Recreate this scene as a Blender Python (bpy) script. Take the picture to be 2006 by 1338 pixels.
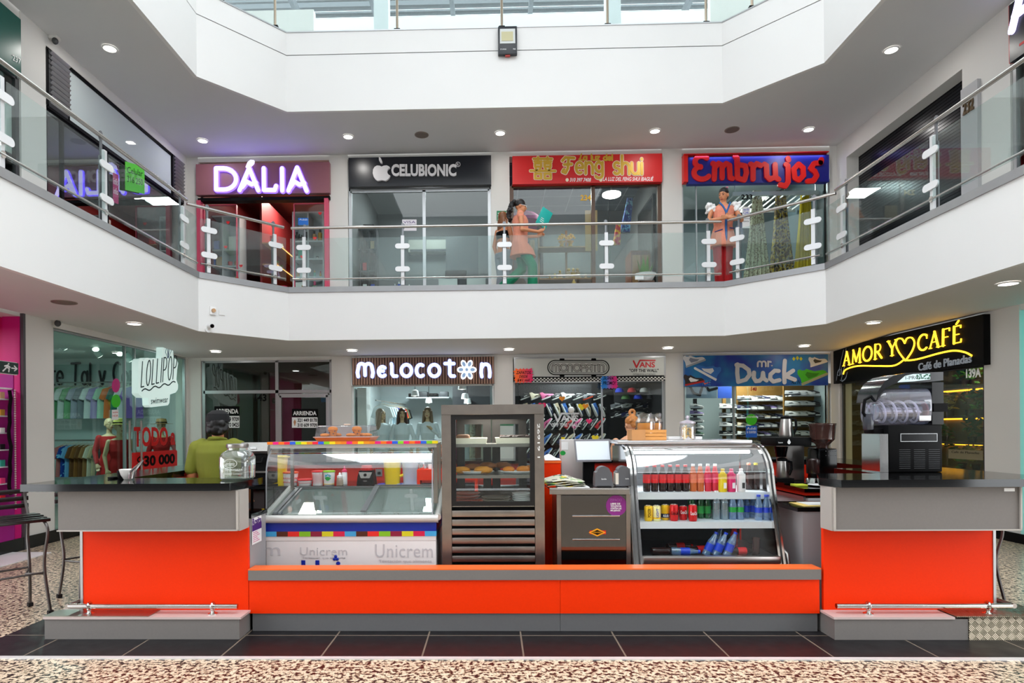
import bpy,bmesh,math,random
from mathutils import Vector,Matrix
random.seed(7)
PI = math.pi
S = bpy.context.scene
COL = S.collection
for o in list(bpy.data.objects):
 bpy.data.objects.remove(o)
# ------------------------------------------------------------ camera
F,CX,CY,EYE = 1240.0,934.0,838.0,1.49      # focal length and principal point in photo pixels, eye height
YAW,ROLL = 0.025,-0.0075
cam_d = bpy.data.cameras.new('camera')
cam = bpy.data.objects.new('camera',cam_d)
COL.objects.link(cam)
cam_d.sensor_width = 36.0
cam_d.lens = 36.0 * F / 2006
cam_d.shift_x = (1003 - CX) / 2006
cam_d.shift_y = (CY - 669) / 2006
cam_d.clip_start = 0.05
CR = Matrix.Rotation(YAW,3,'Z') @ Matrix.Rotation(PI / 2,3,'X') @ Matrix.Rotation(ROLL,3,'Z')
cam.matrix_world = Matrix.Translation((0,0,EYE)) @ CR.to_4x4()
S.camera = cam
# ------------------------------------------------------------ world, lights, exposure
world = bpy.data.worlds.new('sky')
S.world = world
world.use_nodes = True
wn = world.node_tree.nodes
wn['Background'].inputs['Color'].default_value = (0.93,0.97,1.0,1)
wn['Background'].inputs['Strength'].default_value = 5.0
S.view_settings.view_transform = 'Standard'
S.view_settings.look = 'None'
S.view_settings.exposure = 0.0
S.view_settings.gamma = 1.0
S.view_settings.use_curve_mapping = False
def area(name,loc,size,power,color=(1,1,1),rot=(0,0,0),size_y=None):
 d = bpy.data.lights.new(name,'AREA')
 d.shape = 'RECTANGLE'
 d.size = size
 d.size_y = size_y or size
 d.energy = power
 d.color = color
 o = bpy.data.objects.new(name,d)
 COL.objects.link(o)
 o.location = loc
 o.rotation_euler = rot
 return o
LK = 1.0
# the shops' own ceiling lights
for _n,_x,_y,_z,_s,_p,_c in (
 ('light_shop_dalia',-4.4,13.7,6.55,.6,75,(1,.86,.74)),
 ('light_shop_phones',-1.4,13.9,6.6,.6,60,(.95,.98,1)),
 ('light_shop_feng',1.8,13.9,6.5,.6,95,(1,.96,.9)),
 ('light_shop_curtains',5.0,13.4,6.55,.6,75,(.95,1,1)),
 ('light_shop_empty',-4.4,13.8,2.75,.6,7,(1,.97,.9)),
 ('light_shop_fashion',-1.4,13.6,2.75,.6,75,(.86,.96,1)),
 ('light_shop_skate',1.6,12.7,2.75,.6,42,(.95,.98,1)),
 ('light_shop_sneakers',5.0,12.9,2.75,.6,60,(1,.97,.9)),
 ('light_shop_swimwear',-7.0,10.2,2.8,.6,40,(.9,1,.97)),
 ('light_shop_pink',-7.0,6.6,2.8,.6,45,(1,.85,.95)),
 ('light_shop_cafe',7.8,10.3,2.75,.6,22,(1,.85,.55)),
):
 area(_n,(_x,_y,_z),_s,_p * LK,_c)
# ------------------------------------------------------------ helpers
def ray(px,py):
 return CR @ Vector(((px - CX) / F,(CY - py) / F,-1.0))
def W(px,py,Y):
 d = ray(px,py)
 t = Y / d.y
 return Vector((d.x * t,Y,EYE + d.z * t))
def WX(px,py,X):
 d = ray(px,py)
 t = X / d.x
 return Vector((X,d.y * t,EYE + d.z * t))
def WZ(px,py,Z):
 d = ray(px,py)
 t = (Z - EYE) / d.z
 return Vector((d.x * t,d.y * t,Z))
def lin(c):
 return tuple(((v / 255) / 12.92 if v <= 10 else ((v / 255 + 0.055) / 1.055) ** 2.4) for v in c)
MATS = {}
def mat(name,rgb=(200,200,200),rough=0.5,metal=0.0,emit=0.0,spec=0.5,noise=0.0,nscale=8.0,ecol=None,bump=0.0,coat=0.0):
 """A principled material; noise > 0 mottles the colour a little."""
 if name in MATS:
  return MATS[name]
 m = bpy.data.materials.new(name)
 m.use_nodes = True
 n,l = m.node_tree.nodes,m.node_tree.links
 b = n['Principled BSDF']
 c = lin(rgb) + (1,)
 b.inputs['Base Color'].default_value = c
 b.inputs['Roughness'].default_value = rough
 b.inputs['Metallic'].default_value = metal
 b.inputs['Specular IOR Level'].default_value = spec
 if coat:
  b.inputs['Coat Weight'].default_value = coat
  b.inputs['Coat Roughness'].default_value = 0.05
 if emit:
  b.inputs['Emission Color'].default_value = lin(ecol or rgb) + (1,)
  b.inputs['Emission Strength'].default_value = emit
 if noise or bump:
  tc = n.new('ShaderNodeTexCoord')
  t = n.new('ShaderNodeTexNoise')
  t.inputs['Scale'].default_value = nscale
  t.inputs['Detail'].default_value = 3
  l.new(tc.outputs['Object'],t.inputs['Vector'])
  if noise:
   mx = n.new('ShaderNodeMix')
   mx.data_type = 'RGBA'
   mx.inputs['A'].default_value = tuple(v * (1 - noise) for v in c[:3]) + (1,)
   mx.inputs['B'].default_value = tuple(min(1,v * (1 + noise)) for v in c[:3]) + (1,)
   l.new(t.outputs['Fac'],mx.inputs['Factor'])
   l.new(mx.outputs['Result'],b.inputs['Base Color'])
  if bump:
   bp = n.new('ShaderNodeBump')
   bp.inputs['Strength'].default_value = bump
   l.new(t.outputs['Fac'],bp.inputs['Height'])
   l.new(bp.outputs['Normal'],b.inputs['Normal'])
 MATS[name] = m
 return m
def glass(name,tint=(255,255,255),refl=0.12,body=0.0,rough=0.0):
 """Thin pane: see-through with a mirror coat that grows at grazing angles; body = share of milky diffuse."""
 if name in MATS:
  return MATS[name]
 m = bpy.data.materials.new(name)
 m.use_nodes = True
 n,l = m.node_tree.nodes,m.node_tree.links
 n.remove(n['Principled BSDF'])
 out = n['Material Output']
 tr = n.new('ShaderNodeBsdfTransparent')
 tr.inputs['Color'].default_value = lin(tint) + (1,)
 gl = n.new('ShaderNodeBsdfGlossy')
 gl.inputs['Roughness'].default_value = rough
 lw = n.new('ShaderNodeLayerWeight')
 lw.inputs['Blend'].default_value = 0.25
 mr = n.new('ShaderNodeMapRange')
 mr.inputs['To Min'].default_value = refl * 0.45
 mr.inputs['To Max'].default_value = min(1,refl * 3.5)
 l.new(lw.outputs['Facing'],mr.inputs['Value'])
 mx = n.new('ShaderNodeMixShader')
 l.new(mr.outputs['Result'],mx.inputs['Fac'])
 l.new(tr.outputs['BSDF'],mx.inputs[1])
 l.new(gl.outputs['BSDF'],mx.inputs[2])
 last = mx
 if body:
  df = n.new('ShaderNodeBsdfDiffuse')
  df.inputs['Color'].default_value = lin(tint) + (1,)
  m2 = n.new('ShaderNodeMixShader')
  m2.inputs['Fac'].default_value = body
  l.new(mx.outputs['Shader'],m2.inputs[1])
  l.new(df.outputs['BSDF'],m2.inputs[2])
  last = m2
 l.new(last.outputs['Shader'],out.inputs['Surface'])
 MATS[name] = m
 return m
def wloc(o):
 v = Vector((0,0,0))
 while o:
  v += o.location
  o = o.parent
 return v
class B:
 """Collects shapes (world coordinates) into one mesh."""
 def __init__(self):
  self.b = bmesh.new()
  self.mi = 0
  self.xf = None
 def v(self,p):
  p = Vector(p)
  return self.b.verts.new(self.xf @ p if self.xf else p)
 def f(self,vs):
  try:
   fc = self.b.faces.new(vs)
   fc.material_index = self.mi
   return fc
  except ValueError:
   return None
 def poly(self,pts):
  return self.f([self.v(p) for p in pts])
 def box(self,x0,x1,y0,y1,z0,z1,bev=0.0,seg=2):
  if x1 < x0: x0,x1 = x1,x0
  if y1 < y0: y0,y1 = y1,y0
  if z1 < z0: z0,z1 = z1,z0
  P = [(x0,y0,z0),(x1,y0,z0),(x1,y1,z0),(x0,y1,z0),(x0,y0,z1),(x1,y0,z1),(x1,y1,z1),(x0,y1,z1)]
  v = [self.v(p) for p in P]
  fs = [self.f([v[i] for i in q]) for q in ((0,3,2,1),(4,5,6,7),(0,1,5,4),(1,2,6,5),(2,3,7,6),(3,0,4,7))]
  if bev:
   es = list({e for f in fs for e in f.edges})
   r = bmesh.ops.bevel(self.b,geom=es,offset=bev,segments=seg,affect='EDGES',profile=0.5)
   for f in r['faces']:
    f.material_index = self.mi
  return self
 def extrude(self,pts,vec):
  """Closed outline (list of 3-D points) swept along vec."""
  vec = Vector(vec)
  a = [self.v(p) for p in pts]
  c = [self.v(Vector(p) + vec) for p in pts]
  self.f(a[::-1])
  self.f(c)
  n = len(a)
  for i in range(n):
   self.f([a[i],a[(i + 1) % n],c[(i + 1) % n],c[i]])
  return self
 def tube(self,pts,r,seg=8,closed=False,caps=True,flat=None):
  pts = [Vector(p) for p in pts]
  n = len(pts)
  rs = r if isinstance(r,(list,tuple)) else [r] * n
  rings = []
  prev = None
  for i,p in enumerate(pts):
   if closed:
    t = (pts[(i + 1) % n] - pts[i - 1])
   else:
    t = pts[min(i + 1,n - 1)] - pts[max(i - 1,0)]
   t = t.normalized() if t.length > 1e-9 else Vector((0,0,1))
   if prev is None:
    a = Vector((0,0,1)) if abs(t.z) < 0.9 else Vector((1,0,0))
    u = t.cross(a).normalized()
   else:
    u = (prev - t * prev.dot(t))
    u = u.normalized() if u.length > 1e-6 else t.orthogonal().normalized()
   prev = u
   w = t.cross(u)
   ring = []
   for k in range(seg):
    an = 2 * PI * k / seg
    d = u * math.cos(an) * rs[i] + w * math.sin(an) * rs[i]
    if flat:
     d = Vector((d.x * flat[0],d.y * flat[1],d.z * flat[2]))
    ring.append(self.v(p + d))
   rings.append(ring)
  m = n if closed else n - 1
  for i in range(m):
   A,C = rings[i],rings[(i + 1) % n]
   for k in range(seg):
    self.f([A[k],A[(k + 1) % seg],C[(k + 1) % seg],C[k]])
  if caps and not closed:
   self.f(rings[0][::-1])
   self.f(rings[-1])
  return self
 def lathe(self,prof,c=(0,0,0),seg=16,sx=1.0,sy=1.0,cap=True):
  """prof: list of (radius, z)."""
  c = Vector(c)
  rings = []
  for r,z in prof:
   if r < 1e-6:
    rings.append([self.v(c + Vector((0,0,z)))])
   else:
    rings.append([self.v(c + Vector((r * sx * math.cos(2 * PI * k / seg),r * sy * math.sin(2 * PI * k / seg),z))) for k in range(seg)])
  for a,d in zip(rings,rings[1:]):
   for k in range(seg):
    k2 = (k + 1) % seg
    if len(a) == 1 and len(d) == 1:
     continue
    if len(a) == 1:
     self.f([a[0],d[k2],d[k]])
    elif len(d) == 1:
     self.f([a[k],a[k2],d[0]])
    else:
     self.f([a[k],a[k2],d[k2],d[k]])
  if cap:
   if len(rings[0]) > 1: self.f(rings[0][::-1])
   if len(rings[-1]) > 1: self.f(rings[-1])
  return self
 def ball(self,c,r,seg=12,rings=8):
  rx,ry,rz = r if isinstance(r,(list,tuple)) else (r,r,r)
  pr = [(math.sin(PI * i / rings),-math.cos(PI * i / rings) * rz) for i in range(rings + 1)]
  pr = [(p[0] if 0 < i < rings else 0.0,p[1]) for i,p in enumerate(pr)]
  return self.lathe(pr,c,seg,rx,ry)
 def sheet(self,fn,nu,nv):
  """Grid surface from fn(u, v), u and v in 0..1."""
  g = [[self.v(fn(i / nu,j / nv)) for j in range(nv + 1)] for i in range(nu + 1)]
  for i in range(nu):
   for j in range(nv):
    self.f([g[i][j],g[i + 1][j],g[i + 1][j + 1],g[i][j + 1]])
  return self
 def loft(self,rings,caps=True,closed=True):
  R = [[self.v(p) for p in r] for r in rings]
  n = len(R[0])
  for a,d in zip(R,R[1:]):
   for k in range(n if closed else n - 1):
    self.f([a[k],a[(k + 1) % n],d[(k + 1) % n],d[k]])
  if caps:
   self.f(R[0][::-1])
   self.f(R[-1])
  return self
 def mesh(self,name,smooth=0.6):
  bmesh.ops.recalc_face_normals(self.b,faces=self.b.faces)
  me = bpy.data.meshes.new(name)
  self.b.to_mesh(me)
  self.b.free()
  if smooth:
   for p in me.polygons:
    p.use_smooth = True
   try:
    me.set_sharp_from_angle(angle=smooth)
   except Exception:
    pass
  return me
 def obj(self,name,m,parent=None,smooth=0.6,local=False):
  if parent is not None and not local:
   off = wloc(parent)
   bmesh.ops.translate(self.b,verts=self.b.verts,vec=-off)
  me = self.mesh(name,smooth)
  for x in (m if isinstance(m,(list,tuple)) else [m]):
   me.materials.append(x)
  o = bpy.data.objects.new(name,me)
  COL.objects.link(o)
  o.parent = parent
  return o
def bx(*a,**k):
 return B().box(*a,**k)
def tag(o,label,cat,group=None,kind=None):
 o['label'] = label
 o['category'] = cat
 if group: o['group'] = group
 if kind: o['kind'] = kind
 return o
def thing(name,label,cat,loc=(0,0,0),group=None):
 o = bpy.data.objects.new(name,None)
 o.empty_display_size = 0.05
 COL.objects.link(o)
 o.location = loc
 return tag(o,label,cat,group)
def struct(name,b,m,smooth=0.0):
 o = b.obj(name,m,smooth=smooth)
 o['kind'] = 'structure'
 return o
def dup(root,loc=None,label=None,group=None,rz=None,swap=None,scale=None):
 """Copy a thing with its parts and sub-parts; swap maps part names to materials for this copy."""
 r = root.copy()
 COL.objects.link(r)
 if loc is not None: r.location = loc
 if rz is not None: r.rotation_euler = (0,0,rz)
 if scale is not None: r.scale = scale if isinstance(scale,(tuple,list)) else (scale,) * 3
 if label: r['label'] = label
 if group: r['group'] = group
 def fix(c):
  if swap:
   for k,m in swap.items():
    if c.name.split('.')[0] == k and c.type == 'MESH':
     c.material_slots[0].link = 'OBJECT'
     c.material_slots[0].material = m
 fix(r)
 for ch in list(root.children):
  c = ch.copy()
  COL.objects.link(c)
  c.parent = r
  fix(c)
  for g in list(ch.children):
   d = g.copy()
   COL.objects.link(d)
   d.parent = c
   fix(d)
 return r
def frame4(p0,p1,top):
 """Basis of a flat text field: lower-left corner, U (width), V (height), N (towards the reader)."""
 U = Vector(p1) - Vector(p0)
 V = Vector(top) - Vector(p0)
 N = U.cross(V).normalized()
 return Vector(p0),U,V,N
def FY(px0,py0,px1,py1,Y):
 """Field on a wall facing the camera from a pixel box (py0 top, py1 bottom)."""
 return frame4(W(px0,py1,Y),W(px1,py1,Y),W(px0,py0,Y))
def FX(px0,pyt0,pyb0,px1,pyb1,X):
 return frame4(WX(px0,pyb0,X),WX(px1,pyb1,X),WX(px0,pyt0,X))
def text(name,s,fr,m,parent=None,depth=0.006,shear=0.0,bold=0.0,fit=True,gap=0.0,space=1.0):
 cu = bpy.data.curves.new('t','FONT')
 cu.body = s
 cu.shear = shear
 cu.offset = bold
 cu.space_character = space
 cu.fill_mode = 'BOTH'
 cu.extrude = 0.02
 cu.resolution_u = 3
 to = bpy.data.objects.new('t',cu)
 me = bpy.data.meshes.new_from_object(to)
 bpy.data.objects.remove(to)
 bpy.data.curves.remove(cu)
 xs = [v.co.x for v in me.vertices]
 ys = [v.co.y for v in me.vertices]
 x0,x1,y0,y1 = min(xs),max(xs),min(ys),max(ys)
 P,U,V,N = fr
 off = wloc(parent) if parent else Vector((0,0,0))
 for v in me.vertices:
  a = (v.co.x - x0) / (x1 - x0)
  c = (v.co.y - y0) / (y1 - y0)
  d = gap + depth * (v.co.z + 0.02) / 0.04
  v.co = P + U * a + V * c + N * d - off
 me.name = name
 me.materials.clear()
 me.materials.append(m)
 o = bpy.data.objects.new(name,me)
 COL.objects.link(o)
 o.parent = parent
 return o
def arc(cx,cy,rx,ry,a0,a1,n=14):
 return [(cx + rx * math.cos(math.radians(a0 + (a1 - a0) * i / n)),cy + ry * math.sin(math.radians(a0 + (a1 - a0) * i / n))) for i in range(n + 1)]
def strokes(b,polys,fr,w,depth=0.01,gap=0.0,ux=None,caps=6):
 """Ribbon strokes: polys in field units (0..1 both ways unless ux given); w in metres (number or per-point list)."""
 P,U,V,N = fr
 u,v = U.normalized(),V.normalized()
 jobs = []
 for pl in polys:
  ws = w
  if isinstance(pl,tuple) and len(pl) == 2 and isinstance(pl[1],(int,float,list)) and isinstance(pl[0],list):
   pl,ws = pl
  q = []
  for a,c in pl:
   pnt = U * a + V * c
   p2 = Vector((pnt.dot(u),pnt.dot(v)))
   if not q or (p2 - q[-1]).length > 1e-5:
    q.append(p2)
  if len(q) < 2: continue
  wl = ws if isinstance(ws,list) else [ws] * len(q)
  if len(wl) != len(q): wl = [wl[min(len(wl) - 1,int(i * len(wl) / len(q)))] for i in range(len(q))]
  i0 = 0
  for i in range(1,len(q) - 1):       # a sharp corner starts a new ribbon
   if (q[i] - q[i - 1]).normalized().dot((q[i + 1] - q[i]).normalized()) < .62:
    jobs.append((q[i0:i + 1],wl[i0:i + 1])); i0 = i
  jobs.append((q[i0:],wl[i0:]))
 gap0 = gap
 for ji,(q,ws) in enumerate(jobs):
  gap = gap0 + .0004 * (ji % 5)
  closed = len(q) > 3 and (q[0] - q[-1]).length < 1e-4
  if closed: q = q[:-1]
  n = len(q)
  if n < 2: continue
  wl = ws if isinstance(ws,list) else [ws] * n
  if len(wl) != n: wl = [wl[min(len(wl) - 1,int(i * len(wl) / n))] for i in range(n)]
  L,R = [],[]
  for i in range(n):
   d0 = (q[i] - q[i - 1]) if (i > 0 or closed) else (q[1] - q[0])
   d1 = (q[(i + 1) % n] - q[i]) if (i < n - 1 or closed) else d0
   d0 = d0.normalized(); d1 = d1.normalized()
   t = d0 + d1
   t = t.normalized() if t.length > 1e-3 else d0
   nn = Vector((-t.y,t.x))
   k = 1 / max(0.45,nn.dot(Vector((-d0.y,d0.x))))
   L.append(q[i] + nn * wl[i] / 2 * k)
   R.append(q[i] - nn * wl[i] / 2 * k)
  def emit(loop):
   pts = [P + u * x.x + v * x.y + N * (gap + depth) for x in loop]
   lo = [p - N * depth for p in pts]
   A = [b.v(p) for p in pts]
   C = [b.v(p) for p in lo]
   return A,C
  if not closed:
   capA = []
   d = (q[0] - q[1]).normalized()
   a0 = math.atan2(d.y,d.x)
   for k in range(1,caps):
    an = a0 + PI / 2 - PI * k / caps
    capA.append(q[0] + Vector((math.cos(an),math.sin(an))) * wl[0] / 2)
   d = (q[-1] - q[-2]).normalized()
   a1 = math.atan2(d.y,d.x)
   capB = [q[-1] + Vector((math.cos(a1 + PI / 2 - PI * k / caps),math.sin(a1 + PI / 2 - PI * k / caps))) * wl[-1] / 2 for k in range(1,caps)]
   LA,LC = emit(L)
   RA,RC = emit(R)
   KA,KC = emit(capA) if capA else ([],[])
   MA,MC = emit(capB) if capB else ([],[])
   for i in range(n - 1):
    b.f([LA[i],RA[i],RA[i + 1],LA[i + 1]])
    b.f([LA[i],LA[i + 1],LC[i + 1],LC[i]])
    b.f([RA[i],RC[i],RC[i + 1],RA[i + 1]])
   if KA:
    b.f([LA[0]] + KA[::-1] + [RA[0]]) if False else b.f([RA[0]] + KA + [LA[0]])
    ch = [RA[0]] + KA + [LA[0]]; cl = [RC[0]] + KC + [LC[0]]
    for i in range(len(ch) - 1): b.f([ch[i],ch[i + 1],cl[i + 1],cl[i]])
    b.f([LA[-1]] + MA + [RA[-1]])
    ch = [LA[-1]] + MA + [RA[-1]]; cl = [LC[-1]] + MC + [RC[-1]]
    for i in range(len(ch) - 1): b.f([ch[i],ch[i + 1],cl[i + 1],cl[i]])
  else:
   LA,LC = emit(L)
   RA,RC = emit(R)
   for i in range(n):
    j = (i + 1) % n
    b.f([LA[i],RA[i],RA[j],LA[j]])
    b.f([LA[i],LA[j],LC[j],LC[i]])
    b.f([RA[i],RC[i],RC[j],RA[j]])
 return b
# round stroke alphabet: glyph -> (width, strokes) in a box one unit high
_o = lambda w: arc(w / 2,.5,w / 2,.5,90,450,22)
GL = {
 'A': (.72,[[(0,0),(.36,1),(.72,0)],[(.14,.36),(.58,.36)]]),
 'B': (.6,[[(0,0),(0,1),(.3,1)] + arc(.3,.76,.26,.24,90,-90)[1:] + [(0,.52),(.32,.52)] + arc(.32,.26,.28,.26,90,-90)[1:] + [(0,0)]]),
 'C': (.72,[arc(.42,.5,.42,.5,50,310,20)]),
 'D': (.7,[[(0,0),(0,1),(.2,1)] + arc(.2,.5,.5,.5,90,-90,16)[1:] + [(0,0)]]),
 'E': (.5,[[(.5,1),(0,1),(0,0),(.5,0)],[(0,.5),(.42,.5)]]),
 'F': (.5,[[(.5,1),(0,1),(0,0)],[(0,.5),(.42,.5)]]),
 'G': (.76,[arc(.42,.5,.42,.5,50,330,20) + [(.8,.48),(.48,.48)]]),
 'H': (.62,[[(0,0),(0,1)],[(.62,0),(.62,1)],[(0,.5),(.62,.5)]]),
 'I': (.02,[[(.01,0),(.01,1)]]),
 'L': (.46,[[(0,1),(0,0),(.46,0)]]),
 'M': (.84,[[(0,0),(.08,1),(.42,.2),(.76,1),(.84,0)]]),
 'N': (.66,[[(0,0),(0,1),(.66,0),(.66,1)]]),
 'O': (.8,[_o(.8)]),
 'P': (.56,[[(0,0),(0,1),(.28,1)] + arc(.28,.74,.28,.26,90,-90)[1:] + [(0,.48)]]),
 'R': (.6,[[(0,0),(0,1),(.28,1)] + arc(.28,.74,.28,.26,90,-90)[1:] + [(0,.48)],[(.26,.48),(.6,0)]]),
 'S': (.54,[arc(.27,.75,.25,.25,40,270,12) + arc(.27,.25,.27,.25,90,-140,12)[1:]]),
 'T': (.6,[[(0,1),(.6,1)],[(.3,1),(.3,0)]]),
 'U': (.62,[[(0,1),(0,.31)] + arc(.31,.31,.31,.31,180,360,12)[1:] + [(.62,1)]]),
 'V': (.68,[[(0,1),(.34,0),(.68,1)]]),
 'Y': (.66,[[(0,1),(.33,.48),(.66,1)],[(.33,.48),(.33,0)]]),
 'm': (.9,[[(0,0),(0,.45)] + arc(.225,.55,.225,.45,180,0,10) + [(.45,0)],[(.45,.45)] + arc(.675,.55,.225,.45,180,0,10) + [(.9,0)]]),
 'n': (.5,[[(0,0),(0,.7)] + arc(.25,.72,.25,.28,180,0,10) + [(.5,0)]]),
 'e': (.62,[[(.02,.5),(.6,.5)] + arc(.31,.5,.31,.5,0,310,18)[1:]]),
 'a': (.56,[arc(.26,.48,.26,.48,60,420,18),[(.52,1),(.52,.1),(.6,0)]]),
 'u': (.56,[[(0,1),(0,.3)] + arc(.26,.28,.26,.28,180,360,10) + [(.52,1),(.52,.1),(.6,0)]]),
 'w': (.8,[[(0,1),(.2,0),(.4,.9),(.6,0),(.8,1)]]),
 'r': (.34,[[(0,0),(0,1)],[(0,.6)] + arc(.2,.6,.18,.36,150,50,6)]),
 's': (.44,[arc(.22,.75,.2,.25,40,270,10) + arc(.22,.25,.22,.25,90,-140,10)[1:]]),
 't': (.4,[[(.16,1.35),(.16,.2)] + arc(.32,.2,.16,.2,180,290,6),[(0,1),(.4,1)]]),
 'i': (.02,[[(0,0),(0,1)]]),
 ' ': (.4,[]),
}
def word(s,gap=.22,table=None,over=None):
 """Lay out a word with the stroke alphabet; returns strokes scaled to 0..1 in x."""
 T = dict(GL)
 if over: T.update(over)
 x,out = 0.0,[]
 for ch in s:
  w,st = T[ch]
  for pl in st:
   out.append([(x + a,c) for a,c in pl])
  x += w + gap
 tot = max(1e-6,x - gap)
 return [[(a / tot,c) for a,c in pl] for pl in out]
def ngon(cx,cz,rx,rz,n=20,a0=0.0):
 return [(cx + rx * math.cos(a0 + 2 * PI * i / n),cz + rz * math.sin(a0 + 2 * PI * i / n)) for i in range(n)]
def plate(b,fr,pts,depth=0.004,gap=0.0):
 """Flat closed outline (field units) with thickness."""
 P,U,V,N = fr
 q = [P + U * a + V * c + N * gap for a,c in pts]
 return b.extrude(q,N * depth)
def smooth(pts,n=6):
 """Catmull-Rom curve through the points (tuples or Vectors)."""
 P = [Vector(p) for p in pts]
 closed = (P[0] - P[-1]).length < 1e-6
 o = []
 for i in range(len(P) - 1):
  a = P[i - 1] if i else (P[-2] if closed else P[0])
  d = P[i + 2] if i + 2 < len(P) else (P[1] if closed else P[-1])
  b,c = P[i],P[i + 1]
  for k in range(n):
   t = k / n
   o.append(.5 * (2 * b + (c - a) * t + (2 * a - 5 * b + 4 * c - d) * t * t + (3 * b - a - 3 * c + d) * t ** 3))
 return o + [P[-1]]
def heart(cx,cy,r,n=22):
 o = []
 for i in range(n):
  t = 2 * PI * i / n
  o.append((cx + r * 16 * math.sin(t) ** 3 / 16,cy + r * (13 * math.cos(t) - 5 * math.cos(2 * t) - 2 * math.cos(3 * t) - math.cos(4 * t)) / 16))
 return o
# ------------------------------------------------------------ common materials
white = mat('white_paint',(226,225,224),.6,noise=.025,nscale=1.2)
wallp = mat('wall_paint',(214,212,208),.6,noise=.03,nscale=1.5)
ceilp = mat('ceiling_paint',(212,212,213),.7,noise=.02,nscale=2)
steel = mat('brushed_steel',(188,184,180),.3,1.0,noise=.08,nscale=30)
chrome = mat('polished_steel',(215,214,212),.12,1.0)
dsteel = mat('worn_steel',(172,164,157),.34,1.0,noise=.2,nscale=9)
alu = mat('aluminium',(178,180,182),.4,.85)
coping_m = mat('coping_metal',(158,158,160),.42,.55,noise=.08,nscale=5)
black = mat('black_gloss',(5,5,6),.16,spec=.3)
blackm = mat('black_matte',(6,6,7),.55,spec=.12)
darkg = mat('dark_grey',(52,52,55),.5)
greyp = mat('grey_laminate',(118,113,110),.5,spec=.3,noise=.06,nscale=60)
dgreyp = mat('dark_laminate',(98,97,98),.5,noise=.06,nscale=60)
orange = mat('orange_laminate',(240,50,0),.45,spec=.15,noise=.05,nscale=70)
redlam = mat('red_laminate',(196,34,10),.35)
pwhite = mat('white_plastic',(236,236,236),.35)
granite = mat('black_granite',(6,6,7),.08,noise=.5,nscale=120)
rubber = mat('rubber',(22,22,22),.8)
lampw = mat('lamp_glow',(255,250,240),emit=9.0)
paneg = glass('clear_pane',(246,250,249),.10)
railg = glass('rail_pane',(240,247,246),.07,.022)
red = mat('red',(206,18,20),.45)
def terrazzo():
 m = mat('terrazzo',(205,190,165),.28)
 n,l = m.node_tree.nodes,m.node_tree.links
 b = n['Principled BSDF']
 tc = n.new('ShaderNodeTexCoord')
 nz = n.new('ShaderNodeTexNoise'); nz.inputs['Scale'].default_value = 32; nz.inputs['Detail'].default_value = 4; nz.inputs['Roughness'].default_value = .65
 v2 = n.new('ShaderNodeTexVoronoi'); v2.inputs['Scale'].default_value = 42
 l.new(tc.outputs['Object'],nz.inputs['Vector']); l.new(tc.outputs['Object'],v2.inputs['Vector'])
 r1 = n.new('ShaderNodeValToRGB')
 r1.color_ramp.interpolation = 'LINEAR'
 e = r1.color_ramp.elements
 e[0].position,e[0].color = .45,lin((26,20,18)) + (1,)
 e[1].position,e[1].color = .50,lin((200,176,146)) + (1,)
 x = e.new(.56); x.color = lin((240,222,196)) + (1,)
 x = e.new(.70); x.color = lin((176,148,118)) + (1,)
 l.new(nz.outputs['Fac'],r1.inputs['Fac'])
 mx = n.new('ShaderNodeMix'); mx.data_type = 'RGBA'; mx.blend_type = 'MULTIPLY'
 r2 = n.new('ShaderNodeValToRGB')
 r2.color_ramp.elements[0].color = (.62,.58,.54,1); r2.color_ramp.elements[0].position = .1
 r2.color_ramp.elements[1].color = (1,1,1,1); r2.color_ramp.elements[1].position = .5
 l.new(v2.outputs['Color'],r2.inputs['Fac'])
 mx.inputs['Factor'].default_value = .7
 l.new(r1.outputs['Color'],mx.inputs['A']); l.new(r2.outputs['Color'],mx.inputs['B'])
 l.new(mx.outputs['Result'],b.inputs['Base Color'])
 return m
def tiles(name,c1,grout,sx,sy,ox=0,oy=0,mortar=.012,rough=.35):
 m = mat(name,c1,rough,spec=.25)
 n,l = m.node_tree.nodes,m.node_tree.links
 b = n['Principled BSDF']
 tc = n.new('ShaderNodeTexCoord')
 mp = n.new('ShaderNodeMapping'); mp.inputs['Location'].default_value = (ox,oy,0)
 br = n.new('ShaderNodeTexBrick')
 br.offset = 0
 br.inputs['Scale'].default_value = 1
 br.inputs['Brick Width'].default_value = sx
 br.inputs['Row Height'].default_value = sy
 br.inputs['Mortar Size'].default_value = mortar / 2
 br.inputs['Color1'].default_value = lin(c1) + (1,)
 br.inputs['Color2'].default_value = tuple(v * 1.25 for v in lin(c1)) + (1,)
 br.inputs['Mortar'].default_value = lin(grout) + (1,)
 l.new(tc.outputs['Object'],mp.inputs['Vector']); l.new(mp.outputs['Vector'],br.inputs['Vector'])
 nz = n.new('ShaderNodeTexNoise'); nz.inputs['Scale'].default_value = 7; nz.inputs['Detail'].default_value = 6
 l.new(tc.outputs['Object'],nz.inputs['Vector'])
 rp = n.new('ShaderNodeMapRange'); rp.inputs['To Min'].default_value = rough - .12; rp.inputs['To Max'].default_value = rough + .15
 l.new(nz.outputs['Fac'],rp.inputs['Value']); l.new(rp.outputs['Result'],b.inputs['Roughness'])
 l.new(br.outputs['Color'],b.inputs['Base Color'])
 return m
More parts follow.
